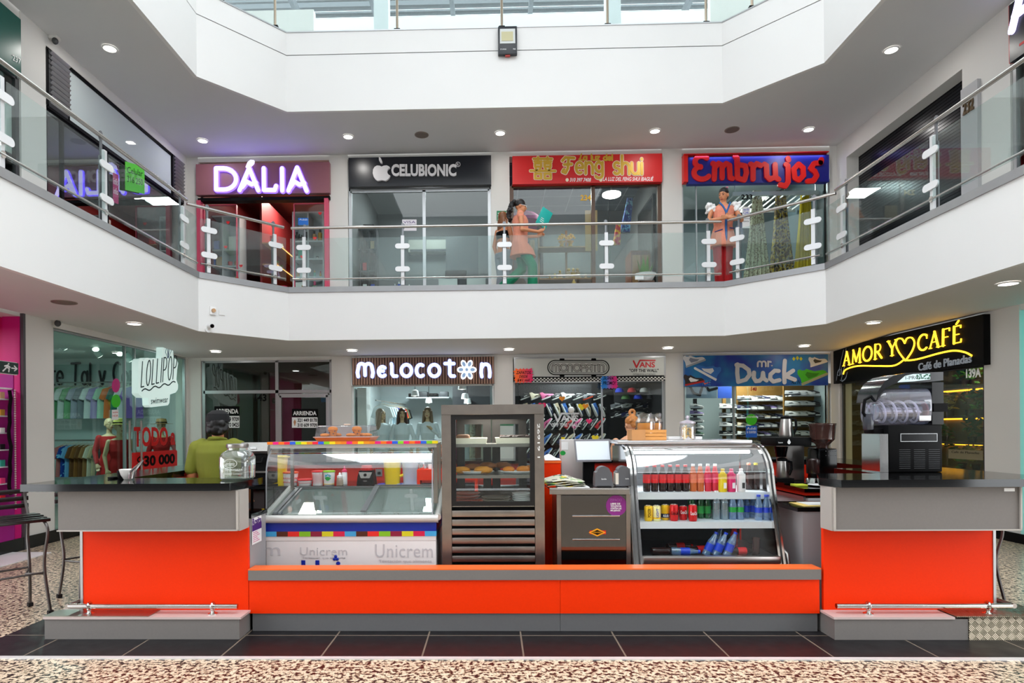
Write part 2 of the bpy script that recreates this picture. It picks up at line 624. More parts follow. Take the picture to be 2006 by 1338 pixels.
# ------------------------------------------------------------ building shell
XL,XR,YB = -5.9,6.55,12.15                 # corridor walls
A,Bc,C,D = (-4.38,9.35),(-3.38,10.45),(3.80,10.45),(4.87,9.35)   # well edge
YN = -5.4
ZC,ZF,ZT,ZC2,ZT2 = 2.97,3.80,3.85,6.776,8.10
EDGE = [(A[0],YN),A,Bc,C,D,(D[0],YN)]
struct('floor',bx(-10,10.5,-5,16.2,-.1,0),terrazzo())
struct('floor',bx(-3.55,4.3,4.1,8.3,0,.006),tiles('black_tiles',(24,23,25),(120,108,95),.66,.66,ox=-.19 + .66,oy=.1))
struct('trim_1',bx(-10,10.5,4.06,4.1,0,.008),mat('floor_strip',(226,224,222),.35,.3))
def ring(name,z,m,zb=None,up=False):
 b = B()
 zb = z if zb is None else zb
 for q in ([(XL,YN),(A[0],YN),A,(XL,A[1])],[(XL,A[1]),A,Bc,(XL,Bc[1])],
    [(D[0],YN),(XR,YN),(XR,D[1]),D],[D,(XR,D[1]),(XR,C[1]),C]):
  b.poly([(x,y,z) for x,y in q])
 b.poly([(XL,Bc[1],z),(Bc[0],Bc[1],z),(C[0],C[1],z),(XR,C[1],z),(XR,YB,zb),(XL,YB,zb)])
 return struct(name,b,m)
ring('ceiling',ZC,ceilp,2.885)
ring('floor',ZF,mat('upper_floor',(190,186,180),.3))
ring('ceiling',ZC2,ceilp)
ring('floor',7.9,wallp)
def band(name,z0,z1,off,m,th=.06):
 """Vertical strip that follows the edge of the well, pushed off towards it."""
 b = B()
 def push(o):
  out = []
  n = len(EDGE)
  for i,(x,y) in enumerate(EDGE):
   d0 = Vector(EDGE[i]) - Vector(EDGE[i - 1]) if i else Vector(EDGE[1]) - Vector(EDGE[0])
   d1 = Vector(EDGE[i + 1]) - Vector(EDGE[i]) if i < n - 1 else d0
   n0 = Vector((d0.y,-d0.x)).normalized(); n1 = Vector((d1.y,-d1.x)).normalized()
   nn = (n0 + n1).normalized()
   k = o / max(.4,nn.dot(n0))
   out.append((x + nn.x * k,y + nn.y * k))
  return out
 o,i = push(off),push(off - th)
 n = len(o)
 for k in range(n - 1):
  a,c,d,e = o[k],o[k + 1],i[k + 1],i[k]
  b.extrude([(a[0],a[1],z0),(c[0],c[1],z0),(d[0],d[1],z0),(e[0],e[1],z0)],(0,0,z1 - z0))
 return struct(name,b,m)
band('wall_balcony',ZC - .006,3.76,0,white)
band('trim_2',3.76,ZT,.02,coping_m,.2)
band('wall_balcony',ZC2 - .006,7.70,0,white)
band('wall_balcony',7.70,7.715,-.012,mat('groove',(120,120,122),.8))
band('wall_balcony',7.715,ZT2 - .02,0,white)
band('trim_3',ZT2 - .02,ZT2,.012,alu,.15)
# pillars of the back wall, both floors
PX = [(XL - .05,-5.68),(-3.12,-2.76),(0.0,.36),(3.26,3.64),(6.42,XR + .05)]
PXG = [(XL - .05,-5.66),(-3.10,-2.72),(.04,.40),(3.30,3.64),(6.41,XR + .05)]
b = B()
for x0,x1 in PXG: b.box(x0,x1,YB,YB + .22,0,ZC)
struct('wall_back',b,wallp)
b = B()
for x0,x1 in PX: b.box(x0,x1,YB,YB + .22,ZF,ZC2)
struct('wall_back',b,wallp)
# left and right walls with their openings
b = B()
b.box(XL - .22,XL,7.84,8.37,0,ZC).box(XL - .22,XL,12.08,YB + .2,0,ZC).box(XL - .22,XL,8.37,12.08,2.885,ZC)
b.box(XL - .22,XL,7.82,8.27,ZF,ZC2).box(XL - .22,XL,12.03,YB + .2,ZF,ZC2).box(XL - .22,XL,8.27,12.03,6.62,ZC2)
struct('wall_left',b,wallp)
b = B()
b.box(XR,XR + .22,8.03,8.60,0,ZC).box(XR,XR + .22,12.1,YB + .2,0,ZC)
b.box(XR,XR + .22,8.14,8.95,ZF,ZC2).box(XR,XR + .22,11.82,YB + .2,ZF,ZC2).box(XR,XR + .22,8.95,11.82,6.42,ZC2)
struct('wall_right',b,wallp)
def room(x0,x1,y0,y1,z0,z1,wm,fm,cm,open_side,lintel=None):
 """Shop interior: five inner faces, open on one side (-y, +x or -x)."""
 b = B()
 if open_side != '+x': b.poly([(x1,y0,z0),(x1,y1,z0),(x1,y1,z1),(x1,y0,z1)])
 if open_side != '-x': b.poly([(x0,y0,z0),(x0,y1,z0),(x0,y1,z1),(x0,y0,z1)])
 if open_side != '-y': b.poly([(x0,y0,z0),(x1,y0,z0),(x1,y0,z1),(x0,y0,z1)])
 b.poly([(x0,y1,z0),(x1,y1,z0),(x1,y1,z1),(x0,y1,z1)])
 struct('wall_interior',b,wm)
 struct('floor_interior',B().poly([(x0,y0,z0 + .004),(x1,y0,z0 + .004),(x1,y1,z0 + .004),(x0,y1,z0 + .004)]) and None or bx(x0,x1,y0,y1,z0 - .02,z0 + .004),fm)
 struct('ceiling_interior',bx(x0,x1,y0,y1,z1,z1 + .03),cm)
wcool = mat('shop_white',(205,214,214),.6)
maroon = mat('shop_maroon',(122,30,34),.6)
dwall = mat('shop_dark',(58,58,60),.6)
grwall = mat('shop_grey',(120,122,122),.6)
magenta = mat('shop_magenta',(196,20,120),.55)
pink = mat('shop_pink',(226,96,158),.55)
shopfloor = mat('shop_floor',(150,146,140),.25)
darkfl = mat('shop_dark_floor',(60,58,56),.3)
Y1 = YB + .1
room(-5.68,-3.12,Y1,15.4,ZF,6.72,maroon,darkfl,mat('shop_rose_ceiling',(150,96,92),.6),'-y')
room(-2.76,0.0,Y1,15.4,ZF,6.72,grwall,shopfloor,mat('shop_mid_ceiling',(122,124,126),.6),'-y')
room(.36,3.26,Y1,15.4,ZF,6.72,mat('shop_feng_wall',(90,92,92),.6),darkfl,tiles('ceiling_panels',(66,78,92),(150,160,168),.6,.6,mortar=.02,rough=.6),'-y')
room(3.64,6.42,Y1,15.4,ZF,6.72,mat('shop_teal_wall',(96,112,116),.6),shopfloor,wcool,'-y')
room(-5.66,-3.10,Y1,15.2,0,2.86,mat('shop_empty_wall',(112,106,94),.7),darkfl,mat('shop_empty_ceiling',(90,92,88),.7),'-y')
room(-2.72,.04,Y1,15.4,0,2.86,wcool,shopfloor,mat('shop_fashion_ceiling',(96,106,112),.6),'-y')
room(.40,3.30,Y1,14.6,0,2.86,mat('shop_black_wall',(22,22,24),.6),darkfl,darkg,'-y')
room(3.64,6.41,Y1,14.4,0,2.86,mat('shop_sneaker_wall',(150,164,166),.6),shopfloor,wcool,'-y')
room(-9.2,XL - .1,8.37,12.6,0,2.95,wcool,shopfloor,wcool,'+x')
room(-9.2,XL - .1,4.6,7.84,0,2.95,magenta,shopfloor,pink,'+x')
room(-9.2,XL - .1,8.27,12.03,ZF,6.7,mat('shop_green_dark',(44,56,52),.6),darkfl,mat('shop_left_ceiling',(70,74,74),.7),'+x')
room(-9.2,XL - .1,4.4,7.82,ZF,6.7,wcool,shopfloor,wcool,'+x')
room(XR + .1,9.6,8.60,12.4,0,2.93,mat('shop_cafe_wall',(70,62,40),.6),darkfl,darkg,'-x')
room(XR + .1,9.6,4.6,8.03,0,2.93,mat('shop_neon_wall',(30,60,62),.6),darkfl,darkg,'-x')
room(XR + .1,9.6,4.6,8.14,ZF,6.7,mat('shop_right_teal',(30,84,80),.6),darkfl,wcool,'-x')
struct('baseboard_left',bx(XL,XL + .015,7.3,12.15,0,.16),black)
struct('baseboard_right',bx(XR - .015,XR,5.0,12.15,0,.12),blackm)
# ------------------------------------------------------------ roof over the well
roofm = mat('roof_steel',(92,98,104),.5)
roofl = mat('roof_pale',(206,212,214),.6)
b = B()
for i in range(8):
 x = -6.6 + i * 1.9
 b.box(x - .05,x + .05,10.8,20,11.6,11.8)
struct('ceiling_beam',b,roofm)
b = B()
for i in range(9):
 z = 11.2 + i * .17
 b.extrude([(-8,16,z),(-8,16.25,z + .05),(-8,16.25,z + .075),(-8,16,z + (.05 if i % 3 else .12))],(17,0,0))
b.box(-8,9,15.2,15.3,11.15,11.27)
struct('ceiling_beam',b,roofm)
struct('ceiling_beam',bx(-8,9,12.4,12.5,10.35,10.5),roofm)
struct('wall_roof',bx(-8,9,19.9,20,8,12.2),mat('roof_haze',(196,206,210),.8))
struct('ceiling_edge',bx(-8,9,13.9,14.0,10.0,10.55),roofl)
b = B()
for px in (748,1200):
 p = W(px,30,12.3)
 b.box(p.x - .14,p.x + .14,12.2,12.45,7.9,11.6)
struct('column_roof',b,roofl)
struct('wall_upper',bx(-8,-3.4,12.15,12.3,7.9,9.6),wallp)
struct('wall_upper',bx(4.2,9,12.15,12.3,7.9,11),wallp)
# the side of the well behind the viewer: shop fronts, gallery fascias
struct('wall_front',bx(-10,10.5,-5.6,-5.5,0,2.97),mat('far_shops',(34,33,35),.4))
struct('wall_front',bx(-10,10.5,-5.5,-5.4,2.97,3.85),white)
struct('wall_front',bx(-10,10.5,-5.9,-5.8,3.85,6.776),mat('far_shops_upper',(70,70,72),.5))
struct('wall_front',bx(-10,10.5,-5.5,-5.4,6.776,8.1),white)
# unseen solid roof ring, added to keep sky light off the top fascia
b = B().box(-10,10.5,5.2,10.9,11.5,11.6).box(-10,-4.2,-6,5.19,11.5,11.6).box(4.7,10.5,-6,5.19,11.5,11.6)
struct('ceiling_sky_blocker',b,roofl)
struct('wall_front',bx(-10,10.5,-5.9,-5.8,8.1,11.6),roofl)  # unseen wall extension, added to block low sky light under the roof ring
struct('wall_left',bx(-10,-9.9,-6,11,7.9,11.6),roofl)  # unseen upper side wall, added to shut out sky light from the left
struct('wall_right',bx(10.4,10.5,-6,11,7.9,11.6),roofl)  # unseen upper side wall, added to shut out sky light from the right
struct('wall_back',bx(XL - .2,XR + .2,YB + .02,YB + .3,6.69,6.80),wallp)
struct('wall_back',bx(XL - .2,XR + .2,YB + .02,YB + .3,2.83,2.99),wallp)
struct('wall_right',bx(XR + .02,XR + .3,4,12.2,2.90,3.0),wallp)
struct('wall_left',bx(XL - .3,XL - .02,4,12.2,2.93,3.0),wallp)
struct('wall_left',bx(XL - .3,XL - .02,4,12.2,6.66,6.8),wallp)
struct('wall_right',bx(XR + .02,XR + .3,4,12.2,6.66,6.8),wallp)
# ============================================================ the kiosk
def wx(px,Y): return W(px,838,Y).x
def wz(py,Y,px=990): return W(px,py,Y).z
checker = mat('tread_plate',(172,160,138),.3,.9)
_n,_l = checker.node_tree.nodes,checker.node_tree.links
_tc = _n.new('ShaderNodeTexCoord')
_ck = _n.new('ShaderNodeTexChecker'); _ck.inputs['Scale'].default_value = 26
_mp = _n.new('ShaderNodeMapping'); _mp.inputs['Rotation'].default_value = (0,PI / 4,0)
_w1 = _n.new('ShaderNodeTexWave'); _w1.inputs['Scale'].default_value = 34; _w1.bands_direction = 'X'
_w2 = _n.new('ShaderNodeTexWave'); _w2.inputs['Scale'].default_value = 34; _w2.bands_direction = 'Z'
_mx = _n.new('ShaderNodeMix')
_bp = _n.new('ShaderNodeBump'); _bp.inputs['Strength'].default_value = 1.0; _bp.inputs['Distance'].default_value = .02
_l.new(_tc.outputs['Object'],_mp.inputs['Vector'])
for _t in (_ck,_w1,_w2): _l.new(_mp.outputs['Vector'],_t.inputs['Vector'])
_l.new(_ck.outputs['Fac'],_mx.inputs['Factor']); _l.new(_w1.outputs['Fac'],_mx.inputs['A']); _l.new(_w2.outputs['Fac'],_mx.inputs['B'])
_l.new(_mx.outputs['Result'],_bp.inputs['Height']); _l.new(_bp.outputs['Normal'],_n['Principled BSDF'].inputs['Normal'])
def rail(par,x0,x1,y,z,brk,ret):
 r = B().tube([(x0,y,z),(x1,y,z)],.018,12).obj('foot_rail',chrome,par)
 if ret:
  B().tube([(ret,y - .005,z),(ret,y + .55,z)],.018,12).obj('rail_return',dsteel,r)
 for x in brk:
  b = B().lathe([(.034,0),(.034,.006),(.02,.012),(.013,.02)],(x,y,.165),14)
  b.tube([(x,y,.17),(x,y,z - .02)],.013,8)
  b.tube([(x,y + .026 * math.cos(t * PI / 8),z + .026 * math.sin(t * PI / 8)) for t in range(16)],.009,6,closed=True)
  b.obj('rail_bracket',chrome,r)
 return r
# left counter
t = thing('bar_counter','black topped bar counter with orange front on the left beside the two stools','counter',(-2.5,4.4,.006))
b = B()
b.extrude([(-3.31,4.35,1.065),(-1.83,4.35,1.065),(-1.79,4.52,1.065),(-1.79,4.88,1.065),(-2.85,4.88,1.065),(-2.85,7.08,1.065),(-3.31,7.08,1.065)],(0,0,.052))
b.obj('worktop',granite,t)
bx(-3.09,-1.80,4.42,4.58,.78,1.064).obj('upper_panel',greyp,t)
b = B().box(-3.095,-1.80,4.41,4.418,.776,.785).box(-1.80,-1.785,4.42,4.58,.776,1.062).box(-1.808,-1.794,4.405,4.418,.785,1.06)
b.obj('panel_edging',mat('edge_strip',(172,166,160),.4),t)
bx(-3.03,-1.80,4.60,4.63,.166,.779).obj('front_panel',orange,t)
b = bx(-3.05,-3.031,4.595,4.65,.166,.779)
b.obj('corner_strip',alu,t)
bx(-3.03,-2.86,4.64,7.05,.166,1.06).obj('side_cabinet',redlam,t)
bx(-3.09,-3.035,4.585,7.05,.78,1.06).obj('side_panel',greyp,t)
b = bx(-3.20,-1.80,4.43,4.75,.007,.15)
b.obj('plinth',greyp,t)
b = bx(-3.205,-1.785,4.42,4.60,.151,.166)
b.box(-3.2,-3.05,4.6,7.0,.151,.166)
b.obj('plinth_top',mat('plinth_top',(196,178,174),.35),t)
bx(-3.21,-2.45,4.425,4.59,.1665,.172).obj('step_plate',dsteel,t)
rail(t,-3.07,-1.84,4.5,.222,(-2.92,-2.02),-3.08)
b = bx(-2.8,-1.80,4.64,4.965,.007,.83)
k = b.obj('inner_cabinet',mat('cabinet_grey',(150,148,150),.35),t)
bx(-2.82,-1.79,4.64,4.975,.831,.862).obj('inner_shelf',granite,t)
# right counter
t = thing('bar_counter','black topped bar counter with orange front on the right below the drink machine','counter',(3.0,4.4,.006))
b = B()
b.extrude([(2.36,4.35,1.065),(3.9,4.35,1.065),(3.9,7.08,1.065),(3.4,7.08,1.065),(3.4,5.55,1.065),(2.95,5.55,1.065),(2.95,4.95,1.065),(2.50,4.95,1.065),(2.31,4.55,1.065)],(0,0,.052))
b.obj('worktop',granite,t)
bx(2.345,3.60,4.42,4.57,.765,1.064).obj('upper_panel',greyp,t)
b = B().box(2.34,3.605,4.41,4.418,.761,.770).box(2.33,2.344,4.42,4.57,.761,1.062).box(2.338,2.352,4.405,4.418,.77,1.06).box(3.594,3.606,4.405,4.418,.77,1.06)
b.obj('panel_edging',MATS['edge_strip'],t)
bx(2.365,3.555,4.60,4.63,.166,.764).obj('front_panel',orange,t)
bx(3.556,3.575,4.595,4.65,.166,.764).obj('corner_strip',alu,t)
bx(3.4,3.57,4.64,7.05,.166,1.06).obj('side_cabinet',redlam,t)
bx(2.35,3.255,4.43,4.75,.007,.15).obj('plinth',greyp,t)
bx(2.34,3.16,4.42,4.60,.151,.166).obj('plinth_top',MATS['plinth_top'],t)
p = bx(3.257,3.85,4.425,4.75,.007,.166).obj('tread_plate',checker,t)
p['label'] = 'bare metal plate with raised tread marks'
bx(3.17,3.85,4.42,4.6,.1665,.172).obj('tread_top',checker,t)
rail(t,2.40,3.6,4.5,.222,(2.62,3.44),3.62)
bx(2.36,3.1,4.89,5.3,.007,.83).obj('inner_cabinet',MATS['cabinet_grey'],t)
bx(2.32,3.1,4.885,5.32,.831,.862).obj('inner_shelf',granite,t)
text('maker_mark','RIHAR',frame4((3.505,4.419,1.033),(3.555,4.419,1.033),(3.505,4.419,1.045)),blackm,t,.001)
bx(3.495,3.565,4.4175,4.4195,1.028,1.05).obj('maker_plate',pwhite,t)
# low wall between the counters
t = thing('kiosk_wall','low orange kiosk wall with grey cap spanning between both bar counters','counter',(.28,4.65,.006))
bx(-1.795,2.34,4.585,4.72,.386,.458).obj('cap',greyp,t)
bx(-1.795,2.34,4.585,4.72,.459,.468).obj('cap_top',mat('cap_orange',(244,106,36),.4),t)
b = bx(-1.795,.48,4.6,4.71,.140,.385).box(.482,2.335,4.6,4.71,.140,.385)
b.obj('front_panel',orange,t)
b = bx(-1.775,.48,4.612,4.71,.008,.139).box(.482,2.325,4.612,4.71,.008,.139)
b.obj('base_panel',dgreyp,t)
# back bar and worktop
t = thing('back_bar','long back bar with black top and red inner face behind the appliances','counter',(.3,7.3,.006))
bx(-3.31,3.9,7.1,7.62,1.085,1.117).obj('bar_top',granite,t)
bx(-3.03,3.57,7.14,7.5,.007,1.084).obj('bar_front',redlam,t)
bx(-2.85,1.0,6.5,7.135,.86,.9).obj('worktop',granite,t)
b = B()
for i in range(6): b.box(-2.84 + i * .64,-2.84 + i * .64 + .62,6.53,7.13,.1,.855)
b.obj('base_cabinet',mat('cabinet_dark',(64,62,62),.4),t)
t = thing('side_worktop','inner worktop with red edge and white drawers left of the drink machine','counter',(3.0,6.2,.006))
bx(2.72,3.36,5.6,7.09,.905,.935).obj('worktop',granite,t)
bx(2.73,3.38,5.61,7.09,.875,.904).obj('edge_band',redlam,t)
dr = mat('drawer_white',(206,206,208),.35)
for i in range(2):
 d = bx(2.76,3.37,5.62 + i * .74,6.34 + i * .74,.1,.85).obj('drawer',dr,t)
 bx(2.74,2.758,5.66 + i * .74,6.3 + i * .74,.83,.86).obj('drawer_pull',alu,d)
# ------------------------------------------------------------ ice cream freezer
FZ = 5.0
x0,x1 = -1.815,-.455
fr = thing('display_freezer','white ice cream chest freezer with sloping glass lids and colour band','freezer',(-1.14,5.3,.006))
icew = mat('freezer_white',(222,214,212),.3,noise=.06,nscale=3)
p = bx(x0,x1,FZ + .005,5.68,.08,.60,.006).obj('body',icew,fr)
icegrey = mat('faint_print',(196,190,192),.4)
blue = mat('freezer_blue',(14,42,152),.35)
for s,a in (('Unicrem',(588,1072,680,1088)),('Unicrem',(735,1066,848,1092)),('crem',(482,1072,549,1088))):
 f = FY(a[0] if s != 'crem' else 516,a[1],a[2],a[3],FZ + .004)
 text('faint_lettering',s if s != 'crem' else 'm',f,icegrey,p,.002,space=1.05)
text('faint_lettering','Tentación que alimenta',FY(592,1090,677,1096,FZ + .004),icegrey,p,.002)
text('faint_lettering','Tentación que alimenta',FY(742,1096,846,1104,FZ + .004),icegrey,p,.002)
text('lettering','Unicrem',frame4((-1.53,FZ + .004,.29),(-.74,FZ + .004,.29),(-1.53,FZ + .004,.445)),blue,p,.003,bold=.02)
b = B()
for dx,dz in ((0,.0),(.022,.0),(.011,.02)): b.ball((-1.265 + dx,FZ,.455 + dz),(.013,.004,.013),10,6)
b.obj('berry_mark',blue,p)
bx(x0 - .003,x1 + .003,FZ,5.685,.675,.745).obj('blue_band',blue,fr)
b = B()
cols = [(64,160,214),(82,34,16),(230,40,34),(130,190,30),(140,20,56),(216,206,28),(214,20,70)]
for i in range(15):
 b.mi = i % 7
 b.box(x0 - .003 + i * (x1 - x0 + .006) / 15,x0 - .003 + (i + 1) * (x1 - x0 + .006) / 15,FZ - .001,5.685,.635,.6745)
b.obj('colour_band',[mat('band_%d' % i,c,.4) for i,c in enumerate(cols)],fr)
bx(x0,x1,FZ + .003,5.684,.60,.6345).obj('body_rim',icew,fr)
# sloping top frame: front low, back high
zf,zb,yb = .80,.955,5.66
frm = mat('freezer_frame',(206,204,200),.3,.3)
B().tube([(x0 - .02,FZ - .005,.775),(x1 + .02,FZ - .005,.775)],.032,12).obj('front_rail',frm,fr)
for s,x in ((0,x0 - .01),(1,x1 + .015)):
 B().tube([(x,FZ,.785),(x,yb,zb)],.028,12).obj('side_rail',frm,fr)
bx(x0,x1,yb,5.7,.745,zb + .01).obj('back_rail',frm,fr)
b = B().poly([(x0,FZ + .02,.747),(x1,FZ + .02,.747),(x1,yb,.747),(x0,yb,.747)])
b = bx(x0 + .02,x1 - .02,FZ + .02,yb,.7452,.757)
b.obj('inner_floor',mat('freezer_inside',(206,212,210),.5),fr)
sl = lambda y: .80 + (y - FZ) * (zb - .80) / (yb - FZ)
lidm = mat('lid_frame',(128,130,134),.35,.4)
fglass = glass('freezer_pane',(232,240,238),.12,.10)
xm = x0 + .63 * (x1 - x0)
for n,(a,c,up) in enumerate(((x0 + .05,xm - .05,.0),(xm - .1,x1 - .03,.014))):
 l = B()
 l.extrude([(a,FZ + .03,sl(FZ + .03) + up),(c,FZ + .03,sl(FZ + .03) + up),(c,yb - .02,sl(yb - .02) + up),(a,yb - .02,sl(yb - .02) + up)],(0,0,.004))
 l = l.obj('lid',fglass,fr)
 f = B()
 for xx in ((a,a + .03),(a + .045,a + .06)) if n == 0 else ((a,a + .045),):
  f.extrude([(xx[0],FZ + .02,sl(FZ + .02) + up + .005),(xx[1],FZ + .02,sl(FZ + .02) + up + .005),(xx[1],yb,sl(yb) + up + .005),(xx[0],yb,sl(yb) + up + .005)],(0,0,.014))
 f.extrude([(a,yb - .03,sl(yb) + up + .004),(c,yb - .03,sl(yb) + up + .004),(c,yb,sl(yb) + up + .004),(a,yb,sl(yb) + up + .004)],(0,0,.014))
 f.obj('lid_frame',lidm,l)
b = B()
for x in (-1.35,-1.2,-.95,-.8,-.62):
 b.tube([(x,5.3,.757),(x,5.3,.86),(x + .12,5.3,.86),(x + .12,5.3,.757)],.004,5)
b.obj('wire_basket',steel,fr)
# glass hood
hg = glass('hood_pane',(250,253,252),.13,.02)
hx0,hx1 = x0 + .01,x1 - .03
prof = [(FZ + .0,.80),(FZ + .005,1.0),(FZ + .012,1.12)] + [(FZ + .012 + .24 * (1 - math.cos(t * PI / 14)),1.12 + .25 * math.sin(t * PI / 14)) for t in range(1,7)]
B().loft([[(hx0,y,z),(hx1,y,z)] for y,z in prof[:4]],caps=False,closed=False).obj('front_glass',hg,fr)
B().loft([[(hx0,y,z),(hx1,y,z)] for y,z in prof[3:]],caps=False,closed=False).obj('curved_glass',glass('bent_pane',(250,253,252),.42),fr)
for x in (hx0 - .004,hx1 + .004):
 B().tube([(x,y,z) for y,z in prof],.006,6).obj('glass_edge',lidm,fr)
b = B()
b.poly([(hx0,y,z) for y,z in prof] + [(hx0,yb,prof[-1][1]),(hx0,yb,zb)])
b.obj('end_glass',hg,fr)
bx(hx1 - .005,hx1 + .03,5.2,5.235,.87,1.385).obj('hood_post',steel,fr)
bx(hx0,hx0 + .025,5.6,5.63,.95,1.385).obj('hood_post',steel,fr)
bx(hx1,hx1 + .025,5.6,5.63,.95,1.385).obj('hood_post',steel,fr)
top = bx(hx0 - .015,hx1 + .045,5.08,5.7,1.372,1.382).obj('hood_shelf',glass('shelf_pane',(236,244,242),.2,.25),fr)
b = B()
cl2 = [(226,120,20),(226,30,60),(236,210,20),(226,20,120),(40,90,210),(226,140,20),(240,110,20),(130,200,30)]
n = 30
for i in range(n):
 b.mi = (i * 3 + i // 8) % 8
 b.box(hx0 - .015 + i * (hx1 - hx0 + .06) / n,hx0 - .015 + (i + 1) * (hx1 - hx0 + .06) / n,5.065,5.0795,1.366,1.388)
b.obj('shelf_band',[mat('stripe_%d' % i,c,.4) for i,c in enumerate(cl2)],fr)
bx(hx0,hx1 + .03,5.09,5.12,1.335,1.366).obj('light_rail',frm,fr)
# ------------------------------------------------------------ pastry cabinet
pc = thing('pastry_cabinet','tall steel pastry display cabinet with lit glass window and slatted base','cabinet',(0,5.3,.006))
px0,px1,py0,py1 = -.405,.405,5.0,5.55
for x in (px0,px1 - .075):
 bx(x,x + .075,py0,py0 + .05,.02,1.595).obj('front_post',dsteel,pc)
 bx(x + .02,x + .055,py1 - .04,py1,.02,1.595).obj('rear_post',dsteel,pc)
bx(px0,px1,py0 - .01,py1,1.596,1.672).obj('top',dsteel,pc)
text('serial_number','26919 1',frame4((.352,4.998,1.52),(.352,4.998,1.25),(.372,4.998,1.52)),pwhite,pc,.001)
gasket = mat('gasket',(14,13,14),.45)
b = B().box(px0 + .076,px1 - .076,py0 + .004,py0 + .045,1.555,1.594).box(px0 + .076,px1 - .076,py0 + .004,py0 + .045,.87,.905)
b.box(px0 + .076,px0 + .112,py0 + .004,py0 + .045,.905,1.555).box(px1 - .112,px1 - .076,py0 + .004,py0 + .045,.905,1.555)
b.obj('window_frame',gasket,pc)
bx(px0 + .1,px1 - .1,py0 + .02,py0 + .024,.9,1.56).obj('front_pane',glass('cabinet_pane',(244,248,247),.07,.012),pc)
for z,nm in ((1.335,'shelf'),(1.085,'shelf')):
 bx(px0 + .11,px1 - .11,py0 + .06,py1 - .05,z,z + .025).obj(nm,steel,pc)
bx(px0 + .08,px1 - .08,py0 + .05,py1 - .03,.86,.875).obj('cabinet_floor',chrome,pc)
ddoor = mat('rear_door',(58,53,50),.35,.6,noise=.2,nscale=12)
for i in range(2):
 a = px0 + .09 + i * .31
 c = a + .30
 b = B().box(a,a + .07,py1 - .03,py1 - .012,.88,1.57).box(c - .07,c,py1 - .03,py1 - .012,.88,1.57).box(a + .07,c - .07,py1 - .03,py1 - .012,1.52,1.57).box(a + .07,c - .07,py1 - .03,py1 - .012,.88,.92)
 d = b.obj('rear_door',ddoor,pc)
 bx(a + .07,c - .07,py1 - .024,py1 - .02,.92,1.52).obj('door_pane',paneg,d)
for x in (px0 + .03,px1 - .034): bx(x,x + .004,py0 + .06,py1 - .05,.9,1.58).obj('side_pane',paneg,pc)
for i in range(9):
 z = .835 - i * .0715
 b = bx(px0 + .076,px1 - .076,py0 + .006,py0 + .03,z - .05,z,.004)
 b.obj('grille_slat',dsteel,pc)
bx(px0 + .07,px1 - .07,py0 + .04,py1,.05,.858).obj('lower_body',blackm,pc)
area('cabinet_lamp',(0,5.25,1.585),.4,8.0,(1,.96,.9),size_y=.2)
# ------------------------------------------------------------ steel till stand
ts = thing('till_stand','mirror polished steel stand with newspaper on top beside the pastry cabinet','stand',(.8,5.25,.006))
mirror = mat('mirror_steel',(112,112,116),.06,1.0,bump=.14,nscale=5)
b = B().extrude([(.445,5.0,1.0),(1.06,4.95,1.0),(1.06,5.5,1.0),(.42,5.5,1.0)],(0,0,.012))
b.obj('top',chrome,ts)
b = B().extrude([(.445,4.995,.962),(1.06,4.945,.962),(1.06,4.96,.962),(.445,5.01,.962)],(0,0,.037))
b.obj('top_edge',steel,ts)
fp = B().extrude([(.535,5.0,.05),(1.05,5.0,.05),(1.05,5.01,.05),(.535,5.01,.05)],(0,0,.90)).obj('front_panel',mirror,ts)
for x in (.50,1.043): bx(x,x + .032,4.99,5.03,.02,.96).obj('corner_post',dsteel,ts)
bx(.51,1.07,5.03,5.5,.03,.96).obj('body',dsteel,ts)
for z in (.60,.785): bx(.62,.99,4.985,4.999,z,z + .011,.003).obj('panel_strip',chrome,fp)
Yp = 4.998
b = plate(B(),FY(1187,970,1228,1011,Yp),ngon(.5,.5,.5,.5,28),.002)
st = b.obj('round_sticker',mat('sticker_purple',(128,30,122),.5),fp)
for i,(s,w) in enumerate((('LIBRE DE',.5),('VIOLENCIA',.56),('CONTRA LAS',.56),('MUJERES',.5))):
 text('sticker_line',s,FY(1196,985 + i * 4.6,1196 + w * 38,988.6 + i * 4.6,Yp - .003),pwhite,st,.001,bold=.02)
text('sticker_line','ESPACIO',FY(1196,977,1218,982,Yp - .003),mat('sticker_lilac',(170,90,170),.5),st,.001)
b = plate(B(),FY(1153,1035,1187,1051,Yp),[(0,.5),(.5,0),(1,.5),(.5,1)],.002)
b2 = plate(B(),FY(1155,1038,1187,1050,Yp),[(0,.3),(1,.3),(1,.9),(0,.9)],.0015)
b2.obj('badge_back',red,fp)
bd = b.obj('maker_badge',mat('badge_yellow',(236,160,20),.4),fp)
plate(B(),FY(1158,1038,1182,1048,Yp - .002),[(0,.5),(.5,0),(1,.5),(.5,1)],.0012).obj('badge_middle',blackm,bd)
text('badge_text','SUPERNORDICO',FY(1160,1041.5,1180,1044.5,Yp - .0034),mat('badge_yellow'),bd,.001)
